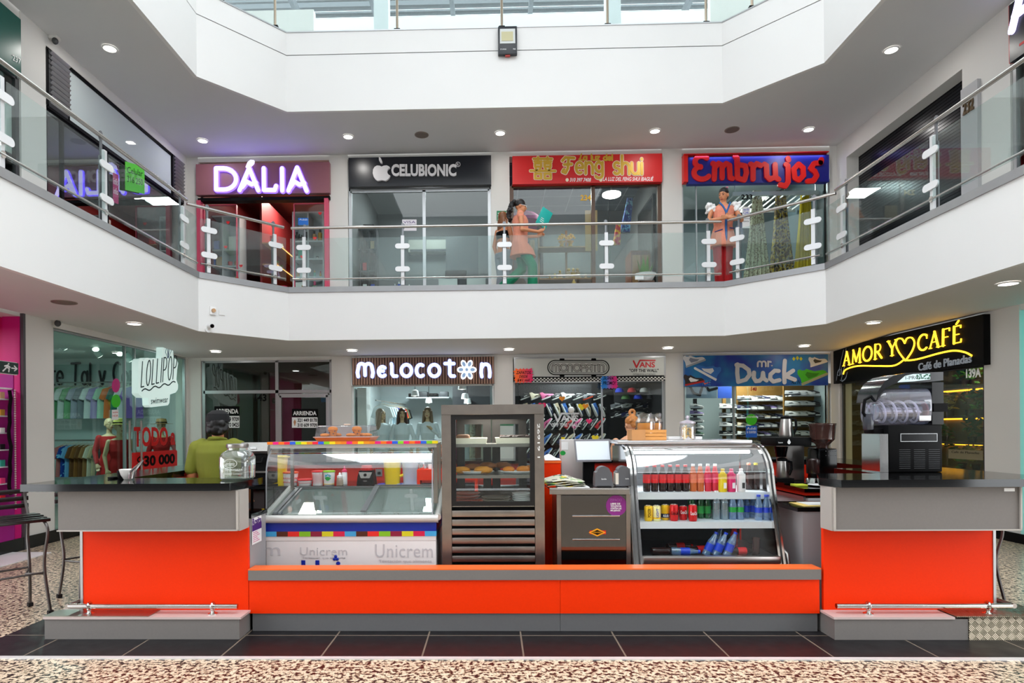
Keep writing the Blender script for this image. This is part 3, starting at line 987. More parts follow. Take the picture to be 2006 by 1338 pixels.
# ------------------------------------------------------------ curved glass drinks display
dc = thing('drinks_display','chrome edged curved glass drinks display full of bottles and cans','display case',(1.6,5.2,.006))
dx0,dx1 = 1.10,2.21
def dprof(t):
 """front line of the side frame, t 0 bottom to 1 top: (y, z)."""
 if t < .66:
  u = t / .66
  return (4.86 + .20 * u,.38 + .68 * u)
 a = (t - .66) / .34 * PI / 2
 return (5.06 + .30 * (1 - math.cos(a)) + .0 * a,1.06 + .28 * math.sin(a))
NP = 18
pr = [dprof(i / NP) for i in range(NP + 1)]
for x,w in ((dx0 - .01,.05),(dx1 - .04,.05)):
 b = B()
 out = [(x,y - .012,z) for y,z in pr] + [(x,5.42,1.335)]
 inn = [(x,y + .03,z - .012) for y,z in pr][::-1]
 b.extrude(out[:NP + 1] + inn,(w,0,0))
 s = b.obj('side_frame',chrome,dc)
 b = B().tube([(x + w * .5,y - .016,z) for y,z in pr],.006,6)
 b.obj('frame_seam',gasket,s)
B().loft([[(dx0 + .05,y,z),(dx1 - .05,y,z)] for y,z in pr[1:13]],caps=False,closed=False).obj('front_glass',glass('display_pane',(246,250,250),.08,.0),dc)
B().loft([[(dx0 + .05,y,z),(dx1 - .05,y,z)] for y,z in pr[12:]],caps=False,closed=False).obj('curved_glass',glass('bent_pane'),dc)
for x in (dx0 - .02,dx1 + .01):
 b = B().extrude([(x,y + .03,z - .012) for y,z in pr] + [(x,5.75,1.32),(x,5.75,.37)],(.012,0,0))
 b.obj('side_wall',chrome,dc)
bx(dx0 - .06,dx1 - .06,5.30,5.80,1.345,1.372,.005).obj('top_slab',mat('top_slab',(226,224,226),.18,.6),dc)
bx(dx0,dx1,5.32,5.42,1.29,1.34).obj('lamp_housing',dsteel,dc)
B().tube([(dx0 + .06,5.36,1.272),(dx1 - .06,5.36,1.272)],.014,8).obj('lamp_tube',mat('tube_glow',(240,250,255),emit=4),dc)
inm = mat('display_inside',(84,92,96),.5)
bx(dx0,dx1,5.74,5.755,.4,1.34).obj('rear_wall',inm,dc)
shm = mat('shelf_white',(214,220,224),.3)
bx(dx0 + .02,dx1 - .02,5.13,5.72,.945,.96).obj('shelf',shm,dc)
bx(dx0 + .02,dx1 - .02,5.10,5.12,.905,.96).obj('shelf_front',shm,dc)
bx(dx0 + .02,dx1 - .02,5.01,5.72,.725,.74).obj('shelf',shm,dc)
bx(dx0 + .02,dx1 - .02,4.985,5.005,.69,.74).obj('shelf_front',shm,dc)
bx(dx0,dx1,4.92,5.74,.455,.47).obj('cabinet_floor',mat('display_floor',(40,44,48),.3),dc)
bx(dx0 + .04,dx1 - .035,4.84,4.90,.442,.50,.008).obj('bottom_rail',steel,dc)
bx(dx0 + .04,dx1 - .04,4.86,4.9,.42,.44).obj('red_strip',red,dc)
bx(dx0 + .02,dx1 - .02,4.85,5.72,.02,.415).obj('base',steel,dc)
B().tube([(dx1 + .03,4.93,.25),(dx1 + .05,4.9,.4),(dx1 + .05,4.93,.5),(dx1 + .025,4.98,.54)],.014,8).obj('side_handle',steel,dc)
area('display_lamp',(1.65,5.33,1.26),1.0,6.5,(.94,.98,1),size_y=.05)
# ============================================================ goods in the drinks display
def can_text(name,s,c,r,z0,z1,half,m,parent,up=False,a0=0.0):
 """Lettering wrapped round an upright cylinder facing the front."""
 if up:
  fr_ = frame4((z0,-half,0),(z1,-half,0),(z0,half,0))
 else:
  fr_ = frame4((-half,z0,0),(half,z0,0),(-half,z1,0))
 o = text(name,s,fr_,m,None,.0006,bold=.015)
 off = wloc(parent)
 for v in o.data.vertices:
  a,z = (-v.co.y,v.co.x) if up else (v.co.x,v.co.y)
  a += a0
  rr = r + .0004 + v.co.z
  v.co = Vector((c[0] + rr * math.sin(a),c[1] - rr * math.cos(a),c[2] + z)) - off
 o.parent = parent
 return o
def bottle(label,loc,body,lab,cap,r=.031,h=.225,group=None,lz=(.07,.14),name='bottle',cat='bottle',neck=.35):
 t = thing(name,label,cat,loc,group)
 sh = h * (1 - neck)
 B().lathe([(r * .9,0),(r,.008),(r * .97,lz[0] - .004),(r * .97,lz[1] + .004),(r,sh * .9),(r * .85,sh),(.014,h * .9),(.0125,h * .93)],loc,14).obj('body',body,t)
 if lab: B().lathe([(r * 1.005,lz[0]),(r * 1.005,lz[1])],loc,14,cap=False).obj('label',lab,t)
 B().lathe([(.0155,h * .925),(.0155,h),(.013,h * 1.005)],loc,10).obj('cap',cap,t)
 return t
def can(label,loc,m,group='cans on the middle display shelf',r=.033,h=.122):
 t = thing('drink_can',label,'can',loc,group)
 B().lathe([(r * .82,0),(r,.012),(r,h - .014),(r * .84,h - .002)],loc,18).obj('body',m,t)
 B().lathe([(r * .84,h - .003),(r * .86,h),(r * .76,h),(r * .74,h - .004)],loc,18).obj('rim',chrome,t)
 return t
cola = mat('cola',(38,12,8),.08)
tea = mat('tea_amber',(196,96,44),.1)
rosy = mat('rose_drink',(214,40,66),.1)
wat = glass('water_clear',(224,240,248),.25,.10)
watb = glass('water_blue',(160,200,240),.25,.22)
grnb = glass('green_bottle',(24,120,54),.25,.45)
lred = mat('label_red',(222,26,32),.4)
lblue = mat('label_blue',(20,60,190),.4)
lgreen = mat('label_green',(30,150,60),.4)
lwhite = mat('label_white',(236,236,240),.4)
lpink = mat('label_pink',(236,60,110),.4)
lorange = mat('label_peach',(236,130,96),.4)
capred,capblue,capgreen,capwhite = mat('cap_red',(226,24,26),.35),mat('cap_blue',(26,60,196),.35),mat('cap_green',(30,160,60),.35),pwhite
G1 = 'bottles on the top display shelf'
z1,Ya = .961,5.19
ordn = ['first','second','third','fourth','fifth','sixth','seventh','eighth','ninth','tenth','eleventh','twelfth','thirteenth','fourteenth']
proto = None
for i,px in enumerate((1266,1281.5,1297,1312,1327,1342)):
 lab = 'dark cola bottle with red cap, %s from the chrome frame on the top shelf' % ordn[i]
 p = (wx(px,Ya),Ya,z1)
 if proto is None:
  proto = bottle(lab,p,cola,lred,capred,.031,.215,G1)
 else:
  dup(proto,p,lab)
proto = None
for i,(px,bm,lm,cm,what) in enumerate(((1357,tea,lorange,capwhite,'amber tea bottle with peach label, beside the colas'),(1371,tea,lorange,capwhite,'amber tea bottle with peach label, beside the pink bottles'),
           (1386,rosy,lpink,capwhite,'rose drink bottle with pink label, next to the teas'),(1400,rosy,lpink,capwhite,'rose drink bottle with pink label, next to the yellow bottle'))):
 p = (wx(px,Ya),Ya,z1)
 if proto is None: proto = bottle(what + ' on the top shelf',p,bm,lm,cm,.029,.22,G1)
 else: dup(proto,p,what + ' on the top shelf',swap={'body': bm,'label': lm,'cap': cm})
for px,c,nm in ((1415,(232,204,20),'bright yellow yoghurt bottle with wide shoulders on the top shelf'),(1432,(222,40,110),'pink yoghurt bottle with wide shoulders on the top shelf'),(1451,(238,238,238),'white yoghurt bottle with wide shoulders on the top shelf')):
 m = mat('yoghurt_%d' % px,c,.3)
 p = (wx(px,5.13),5.13,z1)
 t = bottle(nm,p,m,None,m,.034,.185,G1,neck=.28)
 bx(p[0] - .004,p[0] + .018,p[1] - .0345,p[1] - .033,z1 + .03,z1 + .075).obj('label',lwhite if px != 1451 else darkg,t)
for px,cm,nm in ((1466,lorange,'dark bottle with peach cap behind the white yoghurt bottle'),(1480,mat('cap_yellow',(236,214,30),.4),'dark bottle with yellow cap by the side frame of the display')):
 bottle(nm,(wx(px,5.3),5.3,z1),cola,None,cm,.03,.22,G1)
# middle shelf
z2,Yb = .741,5.06
ylw = mat('can_yellow',(240,190,20),.3,.3)
pale = mat('can_pale',(236,226,160),.3,.3)
cred = mat('can_red',(208,16,22),.25,.3)
p = (wx(1269,Yb),Yb,z2); t = can('yellow beer can with upright black lettering at the left of the shelf',p,ylw)
can_text('lettering','POKER',p,.033,.03,.1,.38,blackm,t,up=True)
p = (wx(1285,Yb),Yb,z2); t = can('yellow and white beer can between two yellow cans',p,pale)
can_text('lettering','LIGHT',p,.033,.03,.1,.3,lblue,t,up=True)
B().lathe([(.0333,.018),(.0333,.03)],p,18,cap=False).obj('band',ylw,t)
p = (wx(1302,Yb + .05),Yb + .05,z2); t = can('yellow can with navy base and white letters beside a red can',p,ylw)
B().lathe([(.0333,.02),(.0333,.052)],p,18,cap=False).obj('band',mat('navy',(16,24,70),.4),t)
can_text('lettering','AGUILA',p,.0336,.026,.046,.8,pwhite,t)
for px,yy,h,nm in ((1319,Yb,.13,'tall red cola can with dark lettering beside the yellow cans'),(1337,Yb + .05,.112,'short red cola can with white script between two red cans'),(1356,Yb - .02,.13,'red cola can with white script standing at the shelf front edge')):
 p = (wx(px,yy),yy,z2); t = can(nm,p,cred,h=h)
 can_text('lettering','Coca-Cola',p,.0334,.05,.078,.85,blackm if px == 1319 else pwhite,t)
G2 = 'bottles on the middle display shelf'
for i,px in enumerate((1353,1371,1385)):
 p = (wx(px,5.2),5.2,z2)
 bottle('green soda bottle with red and green label, %s from the red cans' % ordn[i],p,grnb,lgreen,capgreen,.029,.235,G2,(.04,.1))
for i,px in enumerate((1402,1418)):
 p = (wx(px,5.12),5.12,z2)
 bottle('clear unlabelled soda bottle, the one beside the %s' % ('green sodas' if i == 0 else 'green capped waters'),p,wat,None,capwhite,.029,.23,G2)
for i,px in enumerate((1434,1449)):
 p = (wx(px,5.12),5.12,z2)
 bottle('water bottle with green cap and label, the one beside the %s' % ('clear sodas' if i == 0 else 'small blue waters'),p,watb,lgreen,capgreen,.029,.205,G2,(.06,.1))
for i,px in enumerate((1461,1474)):
 p = (wx(px,5.2),5.2,z2)
 bottle('small water bottle with blue label, the one beside the %s' % ('green capped waters' if i == 0 else 'large blue waters'),p,watb,lblue,capblue,.027,.19,G2,(.05,.1))
for i,px in enumerate((1485,1500)):
 p = (wx(px,5.08),5.08,z2)
 bottle('large water bottle with blue cap, the one beside the %s' % ('small waters' if i == 0 else 'chrome side frame'),p,watb,lblue,capblue,.03,.2,G2,(.06,.1))
# bottles lying and leaning on the display floor
def lay(t,rx,ry,rz=0):
 t.rotation_euler = (rx,ry,rz)
G3 = 'bottles on the display floor'
for px,yy,ry,nm in ((1388,5.02,.45,'leaning water bottle with blue cap, nearest the dark lying bottles'),(1407,5.0,.45,'leaning water bottle with blue cap, in the middle of three'),(1428,4.99,.4,'leaning water bottle with blue cap, nearest the red cap'),(1402,5.2,.35,'blue capped water bottle behind three leaning water bottles')):
 t = bottle(nm,(wx(px,yy) - .03,yy,.475),watb,lblue,capblue,.033,.2,G3,(.04,.1))
 lay(t,0,ry)
for px,yy,rz,bm,lm,cm,nm in ((1300,5.03,.2,cola,None,capgreen,'dark bottle lying down at the left corner of the floor'),(1338,5.04,-.1,watb,lblue,capblue,'blue labelled bottle lying down beside a dark bottle'),
         (1372,5.08,.3,cola,lred,capred,'dark cola bottle with red label lying down on the floor'),(1330,5.22,.2,cola,lred,capred,'cola bottle lying behind the blue labelled bottle'),
         (1450,5.03,.1,cola,lred,capred,'cola bottle lying to the right of the leaning waters')):
 t = bottle(nm,(wx(px,yy) - .1,yy,.503),bm,lm,cm,.031,.22,G3)
 lay(t,0,PI / 2,rz)
bottle('upright dark bottle with round red cap on the display floor',(wx(1479,5.0),5.0,.471),cola,None,capred,.028,.13,G3,neck=.5)
t = bottle('red drink bottle with white cap standing behind the leaning waters',(wx(1437,5.25),5.25,.471),rosy,lred,capwhite,.03,.22,G3)
# ============================================================ on top of the drinks display
cx0,cx1 = wx(1237,5.42),wx(1305,5.42)
wood = mat('crate_wood',(214,148,78),.6,noise=.2,nscale=14)
woodd = mat('crate_wood_side',(196,138,84),.6,noise=.15,nscale=10)
t = thing('wooden_crate','small slatted wooden crate of snack bags on top of the drinks display','crate',((cx0 + cx1) / 2,5.5,1.373))
for k in range(3):
 z = 1.376 + k * .03
 bx(cx0 + .11,cx1,5.41,5.42,z,z + .026).obj('slat',wood,t)
 bx(cx0,cx1,5.58,5.59,z,z + .026).obj('slat',wood,t)
bx(cx0,cx0 + .115,5.405,5.418,1.374,1.464).obj('end_board',woodd,t)
for x in (cx0,cx1 - .012): bx(x,x + .012,5.42,5.58,1.374,1.462).obj('end_board',woodd,t)
bx(cx0,cx1,5.42,5.58,1.373,1.377).obj('crate_floor',wood,t)
bagg = glass('bag_film',(240,240,238),.28,.03)
chip = mat('plantain_chips',(246,150,4),.5,noise=.25,nscale=40)
for i,(px,r) in enumerate(((1263,.075),(1282,.07))):
 x = wx(px,5.5); y = 5.5 + (i - .5) * .03
 t = thing('snack_bag','clear bag of yellow chips in the wooden crate, nearer %s' % ('the bun haired woman' if i == 0 else 'the cookie jar'),'snack bag',(x,y,1.378),'snack bags in the wooden crate')
 b = B().loft([[(x + r * s * math.cos(a) * (1 if k < 3 else 1),y + .05 * s * math.sin(a),z) for a in [2 * PI * j / 14 for j in range(14)]] for k,(s,z) in enumerate(((.6,1.38),(.85,1.42),(.92,1.5),(.8,1.52)))])
 b.obj('chips',chip,t)
 rnd = random.Random(i)
 b = B().loft([[(x + r * s * math.cos(a) * (1 + rnd.uniform(-.12,.12) * (k > 1)) + dx,y + .055 * s * math.sin(a),z + rnd.uniform(-.012,.012) * (k > 2)) for a in [2 * PI * j / 16 for j in range(16)]] for k,(s,z,dx) in enumerate(((.65,1.379,0),(1.0,1.43,0),(1.0,1.53,0),(.85,1.565,.0),(.95,1.60,.01 if i else -.01)))],caps=False)
 b.obj('film',bagg,t,smooth=.2)
jx,jy = wx(1347,5.45),5.45
t = thing('cookie_jar','clear jar of round yellow cookies standing on the drinks display','jar',(jx,jy,1.373))
jg = glass('jar_film',(248,246,248),.3,.06)
B().lathe([(.055,0),(.064,.012),(.066,.1),(.06,.135),(.052,.148)],(jx,jy,1.373),18).obj('body',jg,t)
li = B().lathe([(.066,.14),(.066,.152),(.03,.165),(.008,.17)],(jx,jy,1.373),18).obj('lid',glass('lid_film',(226,218,228),.35,.4),t)
B().lathe([(.01,.165),(.008,.18),(.018,.19),(.012,.205),(0,.21)],(jx,jy,1.373),10).obj('lid_knob',glass('lid_film'),li)
ck = mat('cookie',(240,208,116),.6,noise=.1,nscale=40)
for k in range(9):
 a = k * .9
 m4 = Matrix.Translation((jx + (.024 if k % 2 else -.024),jy - .02 + .01 * (k % 3),1.396 + (k // 2) * .021)) @ Matrix.Rotation(.75 if k % 2 else -.8,4,'Y')
 b = B(); b.xf = m4
 b.lathe([(.022,-.005),(.027,-.002),(.027,.002),(.022,.006)],(0,0,0),14)
 tag(b.obj('cookie',ck),'round yellow cookie in the jar, %s in the stack nearer the %s' % (ordn[k // 2],'white pillar' if k % 2 == 0 else 'shoe shop'),'cookie','cookies in the jar')
bx(wx(1300,5.65),wx(1375,5.65),5.58,5.76,1.373,1.395)
t = tag(bx(wx(1306,5.65),wx(1372,5.65),5.6,5.76,1.373,1.398,.004).obj('flat_box',pwhite),'flat white box lying behind the cookie jar','box')
# ============================================================ till stand
grydisp = mat('dispenser_grey',(84,84,88),.45)
for i,(px,y) in enumerate(((1180,5.1),(1219,5.13))):
 x = wx(px,y)
 hw = .07 if i == 0 else .066
 t = thing('napkin_dispenser','grey napkin dispenser with domed top, %s' % ('facing front beside the newspaper' if i == 0 else 'turned sideways against the drinks display'),'dispenser',(x,y,1.013),'napkin dispensers on the till stand')
 pf = [(x - hw,0),(x + hw,0)] + [(x + hw * (1 - .12 * k / 3) ,.05 + .03 * k) for k in range(3)] + [(x + hw * .72 * math.cos(a),.12 + .04 * math.sin(a)) for a in [PI * j / 8 for j in range(9)]] + [(x - hw * (1 - .12 * k / 3),.05 + .03 * k) for k in (2,1,0)]
 b = B().extrude([(a,y - .055,1.016 + c) for a,c in pf],(0,.11,0))
 b.obj('body',grydisp,t)
 if i == 0:
  text('maker_mark','familia',frame4((x - .02,y - .0555,1.07),(x + .02,y - .0555,1.07),(x - .02,y - .0555,1.082)),pwhite,t,.001)
  bx(x - hw * .8,x + hw * .8,y - .057,y - .054,1.014,1.022).obj('napkin_slot',gasket,t)
 else:
  text('maker_mark','familia',frame4((x + .01,y - .0555,1.07),(x + .038,y - .0555,1.07),(x + .01,y - .0555,1.08)),pwhite,t,.001)
  bx(x - hw - .002,x - hw + .022,y - .058,y + .03,1.03,1.12).obj('napkins',mat('napkin',(214,204,190),.8),t)
t = thing('newspaper','folded printed newspaper lying on the till stand','newspaper',(wx(1108,5.12),5.12,1.012))
pm = mat('newsprint',(206,200,176),.8)
n,l = pm.node_tree.nodes,pm.node_tree.links
tc = n.new('ShaderNodeTexCoord'); v = n.new('ShaderNodeTexVoronoi'); v.inputs['Scale'].default_value = 26; v.distance = 'CHEBYCHEV'
r = n.new('ShaderNodeValToRGB'); r.color_ramp.interpolation = 'CONSTANT'
e = r.color_ramp.elements
e[0].color = lin((90,92,84)) + (1,); e[1].position = .3; e[1].color = lin((206,204,184)) + (1,)
for ps,c in ((.72,(236,206,40)),(.8,(120,170,90)),(.9,(70,70,70))):
 q = e.new(ps); q.color = lin(c) + (1,)
l.new(tc.outputs['Object'],v.inputs['Vector']); l.new(v.outputs['Color'],r.inputs['Fac']); l.new(r.outputs['Color'],n['Principled BSDF'].inputs['Base Color'])
nx = wx(1108,5.12)
for k in range(4):
 b = B().sheet(lambda u,w: (nx - .155 + .3 * u - .02 * k * (1 - u),5.0 + .02 * k + .22 * w,1.0135 + .011 * (k + 1) + .035 * math.sin(u * PI) * w * (k / 3) + .006 * math.sin(9 * u + k)),10,4)
 b.obj('page',pm,t,smooth=1)
t = tag(bx(nx - .08,nx + .17,4.99,5.15,1.0125,1.017).obj('paper_sheet',pwhite),'white paper sheet under the folded newspaper','paper')
# till with screen, on a stand behind
ty = 5.62
t = thing('till_screen','tilted till monitor with pale screen and dark stand behind the napkin dispenser','monitor',(wx(1160,ty),ty,.9))
x0_,x1_ = wx(1126,ty),wx(1197,ty)
zt,zb_ = wz(861,ty,1160),wz(905,ty,1160)
b = B().extrude([(x0_ + .01,ty,zb_),(x1_,ty - .01,zb_ + .005),(x1_ - .005,ty + .04,zt + .003),(x0_,ty + .05,zt)],(0,.03,0)).obj('housing',mat('screen_frame',(120,118,124),.3),t)
b = B().extrude([(x0_ + .022,ty - .003 + .002,zb_ + .018),(x1_ - .012,ty - .013 + .002,zb_ + .02),(x1_ - .017,ty + .031,zt - .014),(x0_ + .012,ty + .041,zt - .016)],(0,.004,0)).obj('screen',mat('pale_screen',(196,204,214),.08,emit=.35,ecol=(220,228,236)),t)
b = B().box(wx(1155,ty) - .05,wx(1155,ty) + .05,ty + .05,ty + .1,.93,zb_ + .1).box(wx(1155,ty) - .1,wx(1155,ty) + .1,ty - .02,ty + .16,.90,.93)
b.obj('stand',blackm,t)
t = thing('till_desk','dark till desk with a red panel behind the till stand','desk',(.95,5.75,.006))
bx(.62,1.05,5.56,6.1,.86,.897).obj('top',blackm,t)
bx(.64,1.03,5.58,6.08,.02,.859).obj('body',redlam,t)
ry_ = 5.8
t = thing('card_reader_box','pale grey printer box with round sticker left of the till screen','box',(wx(1125,ry_),ry_,.9))
bx(wx(1099,ry_),wx(1146,ry_),ry_,ry_ + .15,.898,wz(861,ry_,1120),.006).obj('body',mat('box_grey',(196,190,188),.5),t)
plate(B(),FY(1097,883,1108,892,ry_ - .001),ngon(.5,.5,.5,.5),.001).obj('sticker',lgreen,t)
plate(B(),FY(1100,866,1113,881,ry_ - .001),[(0,0),(1,0),(1,1),(0,1)],.001).obj('label_plate',pwhite,t)
t = thing('orange_cabinet','narrow orange cabinet standing between the pastry cabinet and steel stand','cabinet',(.48,5.9,.006))
bx(wx(1050,5.62),wx(1098,5.62),5.62,6.05,.02,wz(908,5.62)).obj('body',orange,t)
bx(wx(1050,5.62) - .005,wx(1098,5.62) + .005,5.615,6.06,wz(908,5.62) + .001,wz(905,5.62) + .006).obj('top',mat('cap_orange'),t)
t = tag(B().sheet(lambda u,w: (wx(1066,5.7) + .14 * u,5.63 + .15 * w,wz(905,5.62) + .012 + .02 * math.sin(u * 5) * w + .03 * w),6,4).obj('crumpled_paper',pwhite,smooth=1),'crumpled white paper on the narrow orange cabinet','paper')
# a red stool or bin edge left of it
# ============================================================ pastry cabinet goods
cream = mat('tray_cream',(226,220,202),.4)
choc = mat('chocolate',(46,22,14),.6,noise=.4,nscale=40,bump=.5)
brn = mat('brown_cake',(104,66,40),.7,noise=.35,nscale=40,bump=.5)
gold = mat('fried_gold',(206,134,22),.6,noise=.25,nscale=30,bump=.4)
crust = mat('fried_brown',(150,84,18),.6,noise=.35,nscale=30,bump=.5)
oran = mat('bun_orange',(226,134,22),.5,noise=.12,nscale=12)
def tray(lab,xa,xb,y0,y1,z,h,m=cream,name='tray'):
 t = thing(name,lab,'tray',((xa + xb) / 2,(y0 + y1) / 2,z),'trays in the pastry cabinet')
 bx(xa + .008,xb - .008,y0 + .008,y1 - .008,z,z + .006).obj('tray_floor',m,t)
 b = B()
 o = [(xa,y0),(xb,y0),(xb,y1),(xa,y1)]
 i_ = [(xa + .012,y0 + .012),(xb - .012,y0 + .012),(xb - .012,y1 - .012),(xa + .012,y1 - .012)]
 b.loft([[(x + (.008 if x == xa else -.008),y + (.008 if y == y0 else -.008),z) for x,y in o],[(x,y,z + h) for x,y in o],[(x,y,z + h) for x,y in i_],[(x,y,z + .006) for x,y in i_]],caps=False)
 b.obj('tray_wall',m,t)
 return t
za = 1.361
tray('deep cream tray with a single brown cake slice, top cabinet shelf',wx(878,5.1),wx(954,5.1),5.07,5.42,za,.046)
tray('deep cream tray with chocolate cake, top cabinet shelf',wx(970,5.1),wx(1049,5.1),5.07,5.42,za,.046)
def lump(b,c,r,seed,seg=14,rings=8,rough=.12):
 rd = random.Random(seed)
 n0 = len(b.b.verts)
 b.ball(c,r,seg,rings)
 b.b.verts.ensure_lookup_table()
 cc = b.xf @ Vector(c) if b.xf else Vector(c)
 for v in list(b.b.verts)[n0:]:
  v.co = cc + (v.co - cc) * (1 + rd.uniform(-rough,rough))
 return b
x = wx(907,5.2); t = tag(bx(x - .055,x + .055,5.1,5.3,za + .008,za + .075,.02,3).obj('cake_slice',brn),'brown cake slice with sugared top in the cream tray','cake')
x = wx(1012,5.2); b = bx(x - .14,x + .13,5.1,5.38,za + .008,za + .058,.008)
rd = random.Random(3)
for k in range(60): b.ball((x - .13 + .26 * rd.random(),5.1 + .27 * rd.random(),za + .06),(.012,.012,.008),6,4)
t = tag(b.obj('chocolate_cake',choc),'dark chocolate cake with crumb topping in the cream tray','cake')
zb2 = 1.111
def oval(lab,xa,xb,y,z,m=pwhite,name='plate'):
 t = thing(name,lab,'plate',((xa + xb) / 2,y,z),'plates in the pastry cabinet')
 r = (xb - xa) / 2
 B().lathe([(.6,0),(.75,.004),(1.0,.022),(.98,.024),(.72,.009),(0,.009)],((xa + xb) / 2,y,z),22).xf
 b = B(); b.xf = Matrix.Translation(((xa + xb) / 2,y,z)) @ Matrix.Diagonal((r,.11,1,1))
 b.lathe([(.6,0),(.75,.004),(1.0,.022),(.98,.025),(.72,.009),(0,.009)],(0,0,0),24,cap=False)
 b.obj('dish',m,t)
 return t
oval('white oval platter of fried turnovers on the middle cabinet shelf',wx(886,5.2),wx(968,5.2),5.22,zb2)
oval('white oval platter of orange buns on the middle cabinet shelf',wx(974,5.2),wx(1058,5.2),5.22,zb2)
def turnover(lab,x,y,z,r,m,seed,rz=0,grp='fried turnovers on the platter'):
 b = B(); b.xf = Matrix.Translation((x,y,z)) @ Matrix.Rotation(rz,4,'Z')
 lump(b,(0,0,0),(r,r * .6,r * .38),seed)
 return tag(b.obj('turnover',m),lab,'pastry',grp)
for k,(px,y,dz,r,m,rz,lab) in enumerate(((903,5.16,0,.075,gold,.1,'golden turnover nearest the left cabinet post'),(946,5.16,0,.08,gold,-.1,'golden turnover at the middle of the shelf front'),
  (925,5.25,.02,.07,crust,.5,'brown turnover tilted between two golden ones'),(955,5.27,.03,.075,crust,-.2,'brown fried pastry at the back of the platter'),(985,5.3,.03,.07,crust,.2,'brown fried pastry behind the small orange bun'))):
 turnover(lab,wx(px,y),y,zb2 + .035 + dz,r,m,k,rz)
for k,(px,y,r,lab) in enumerate(((996,5.18,.05,'small round orange bun left on the platter'),(1024,5.18,.055,'round orange bun in the middle of the platter'),(1045,5.2,.055,'round orange bun beside the right cabinet post'),(1037,5.29,.05,'round orange bun behind two front buns'))):
 tag(B().ball((wx(px,y),y,zb2 + .036),(r,r,r * .55),16,10).obj('bun',oran),lab,'bun','orange buns on the platter')
zc = .877
clay = mat('clay_dish',(170,60,36),.35)
greyd = mat('stone_dish',(120,104,92),.4)
for k in range(3):
 oval('reddish clay plate, %s in the stack of three at the cabinet bottom' % ('lowest','middle one','topmost')[k],wx(886,5.2),wx(940,5.2),5.25,zc + .026 * k,clay)
oval('single reddish clay plate in front of the stacked plates',wx(890,5.12),wx(946,5.12),5.13,zc,clay)
for k in range(2): oval('grey oval dish, %s of the pair at the middle of the cabinet bottom' % ('lower','upper')[k],wx(942,5.2),wx(1000,5.2),5.24,zc + .02 * k,greyd)
for k in range(4): oval('white plate, %s in the stack on the cabinet bottom' % ('lowest','second from bottom','third from bottom','topmost')[k],wx(1002,5.2),wx(1045,5.2),5.25,zc + .016 * k,pwhite)
# napkin holder seen through the cabinet, standing on the back worktop
x = wx(1027,6.6)
t = thing('napkin_dispenser','dark rounded napkin dispenser on the back worktop behind the pastry cabinet','dispenser',(x,6.62,.9),None)
b = B().extrude([(x - .09,6.56,.902),(x + .09,6.56,.902),(x + .08,6.56,1.05),(x + .05,6.56,1.11),(x - .05,6.56,1.11),(x - .08,6.56,1.05)],(0,.13,0)).obj('body',grydisp,t)
bx(x - .07,x + .07,6.555,6.56,.91,.93).obj('slot',gasket,t)
# ============================================================ on the freezer
fy = 5.3
mx0,mx1 = wx(628,fy),wx(733,fy)
zt_ = 1.383
t = thing('muffin_tray','orange tray with clear cover and knob on top of the freezer','tray',((mx0 + mx1) / 2,fy,zt_))
b = B().loft([[(x,y,zt_) for x,y in ((mx0 + .02,5.14),(mx1 - .02,5.14),(mx1 - .02,5.46),(mx0 + .02,5.46))],[(x,y,zt_ + .035) for x,y in ((mx0 - .005,5.12),(mx1 + .005,5.12),(mx1 + .005,5.48),(mx0 - .005,5.48))]])
b.obj('tray',mat('tray_orange',(206,92,24),.4),t)
bx(mx0 - .012,mx1 + .012,5.115,5.485,zt_ + .036,zt_ + .043).obj('rim',mat('tray_rim',(196,160,150),.35),t)
cv = glass('cover_film',(240,238,242),.16,.05)
b = B().loft([[(x,y,zt_ + .044) for x,y in ((mx0,5.13),(mx1,5.13),(mx1,5.47),(mx0,5.47))],[(x,y,zt_ + .125) for x,y in ((mx0 + .008,5.14),(mx1 - .008,5.14),(mx1 - .008,5.46),(mx0 + .008,5.46))],[(x,y,zt_ + .135) for x,y in ((mx0 + .025,5.16),(mx1 - .025,5.16),(mx1 - .025,5.44),(mx0 + .025,5.44))]])
cvo = b.obj('cover',cv,t)
B().lathe([(.03,0),(.034,.006),(.02,.012)],((mx0 + mx1) / 2,fy,zt_ + .136),14).obj('knob',mat('knob_pale',(206,180,160),.4),cvo)
blue_b = mat('berry',(60,34,60),.6)
for k,px in enumerate((652,699)):
 x = wx(px,5.22)
 t = thing('muffin','orange muffin with dark berries, %s under the tray cover' % ('nearer the empty shop' if k == 0 else 'nearer the mannequins'),'muffin',(x,5.22,zt_ + .044),'muffins in the covered tray')
 B().lathe([(.026,.0),(.034,.04),(.042,.055),(.038,.07),(.02,.08),(0,.082)],(x,5.22,zt_ + .046),16).obj('crumb',oran,t)
 for j,(dx,dz) in enumerate(((-.02,.03),(.012,.02),(.022,.042),(-.008,.05))):
  B().ball((x + dx,5.22 - math.sqrt(max(.0001,.036 ** 2 - dx * dx)),zt_ + .046 + dz),(.006,.004,.005),6,5).obj('berry',blue_b,t)
for k,px in enumerate((640,658,690,708,722)):
 x = wx(px,5.25)
 tag(B().ball((x,5.29 if k % 2 else 5.19,zt_ + .055),(.04,.035,.016),14,8).obj('flat_bread',oran),'flat orange bread lying in the covered tray, %s from the left end' % ordn[k],'bread','flat breads in the covered tray')
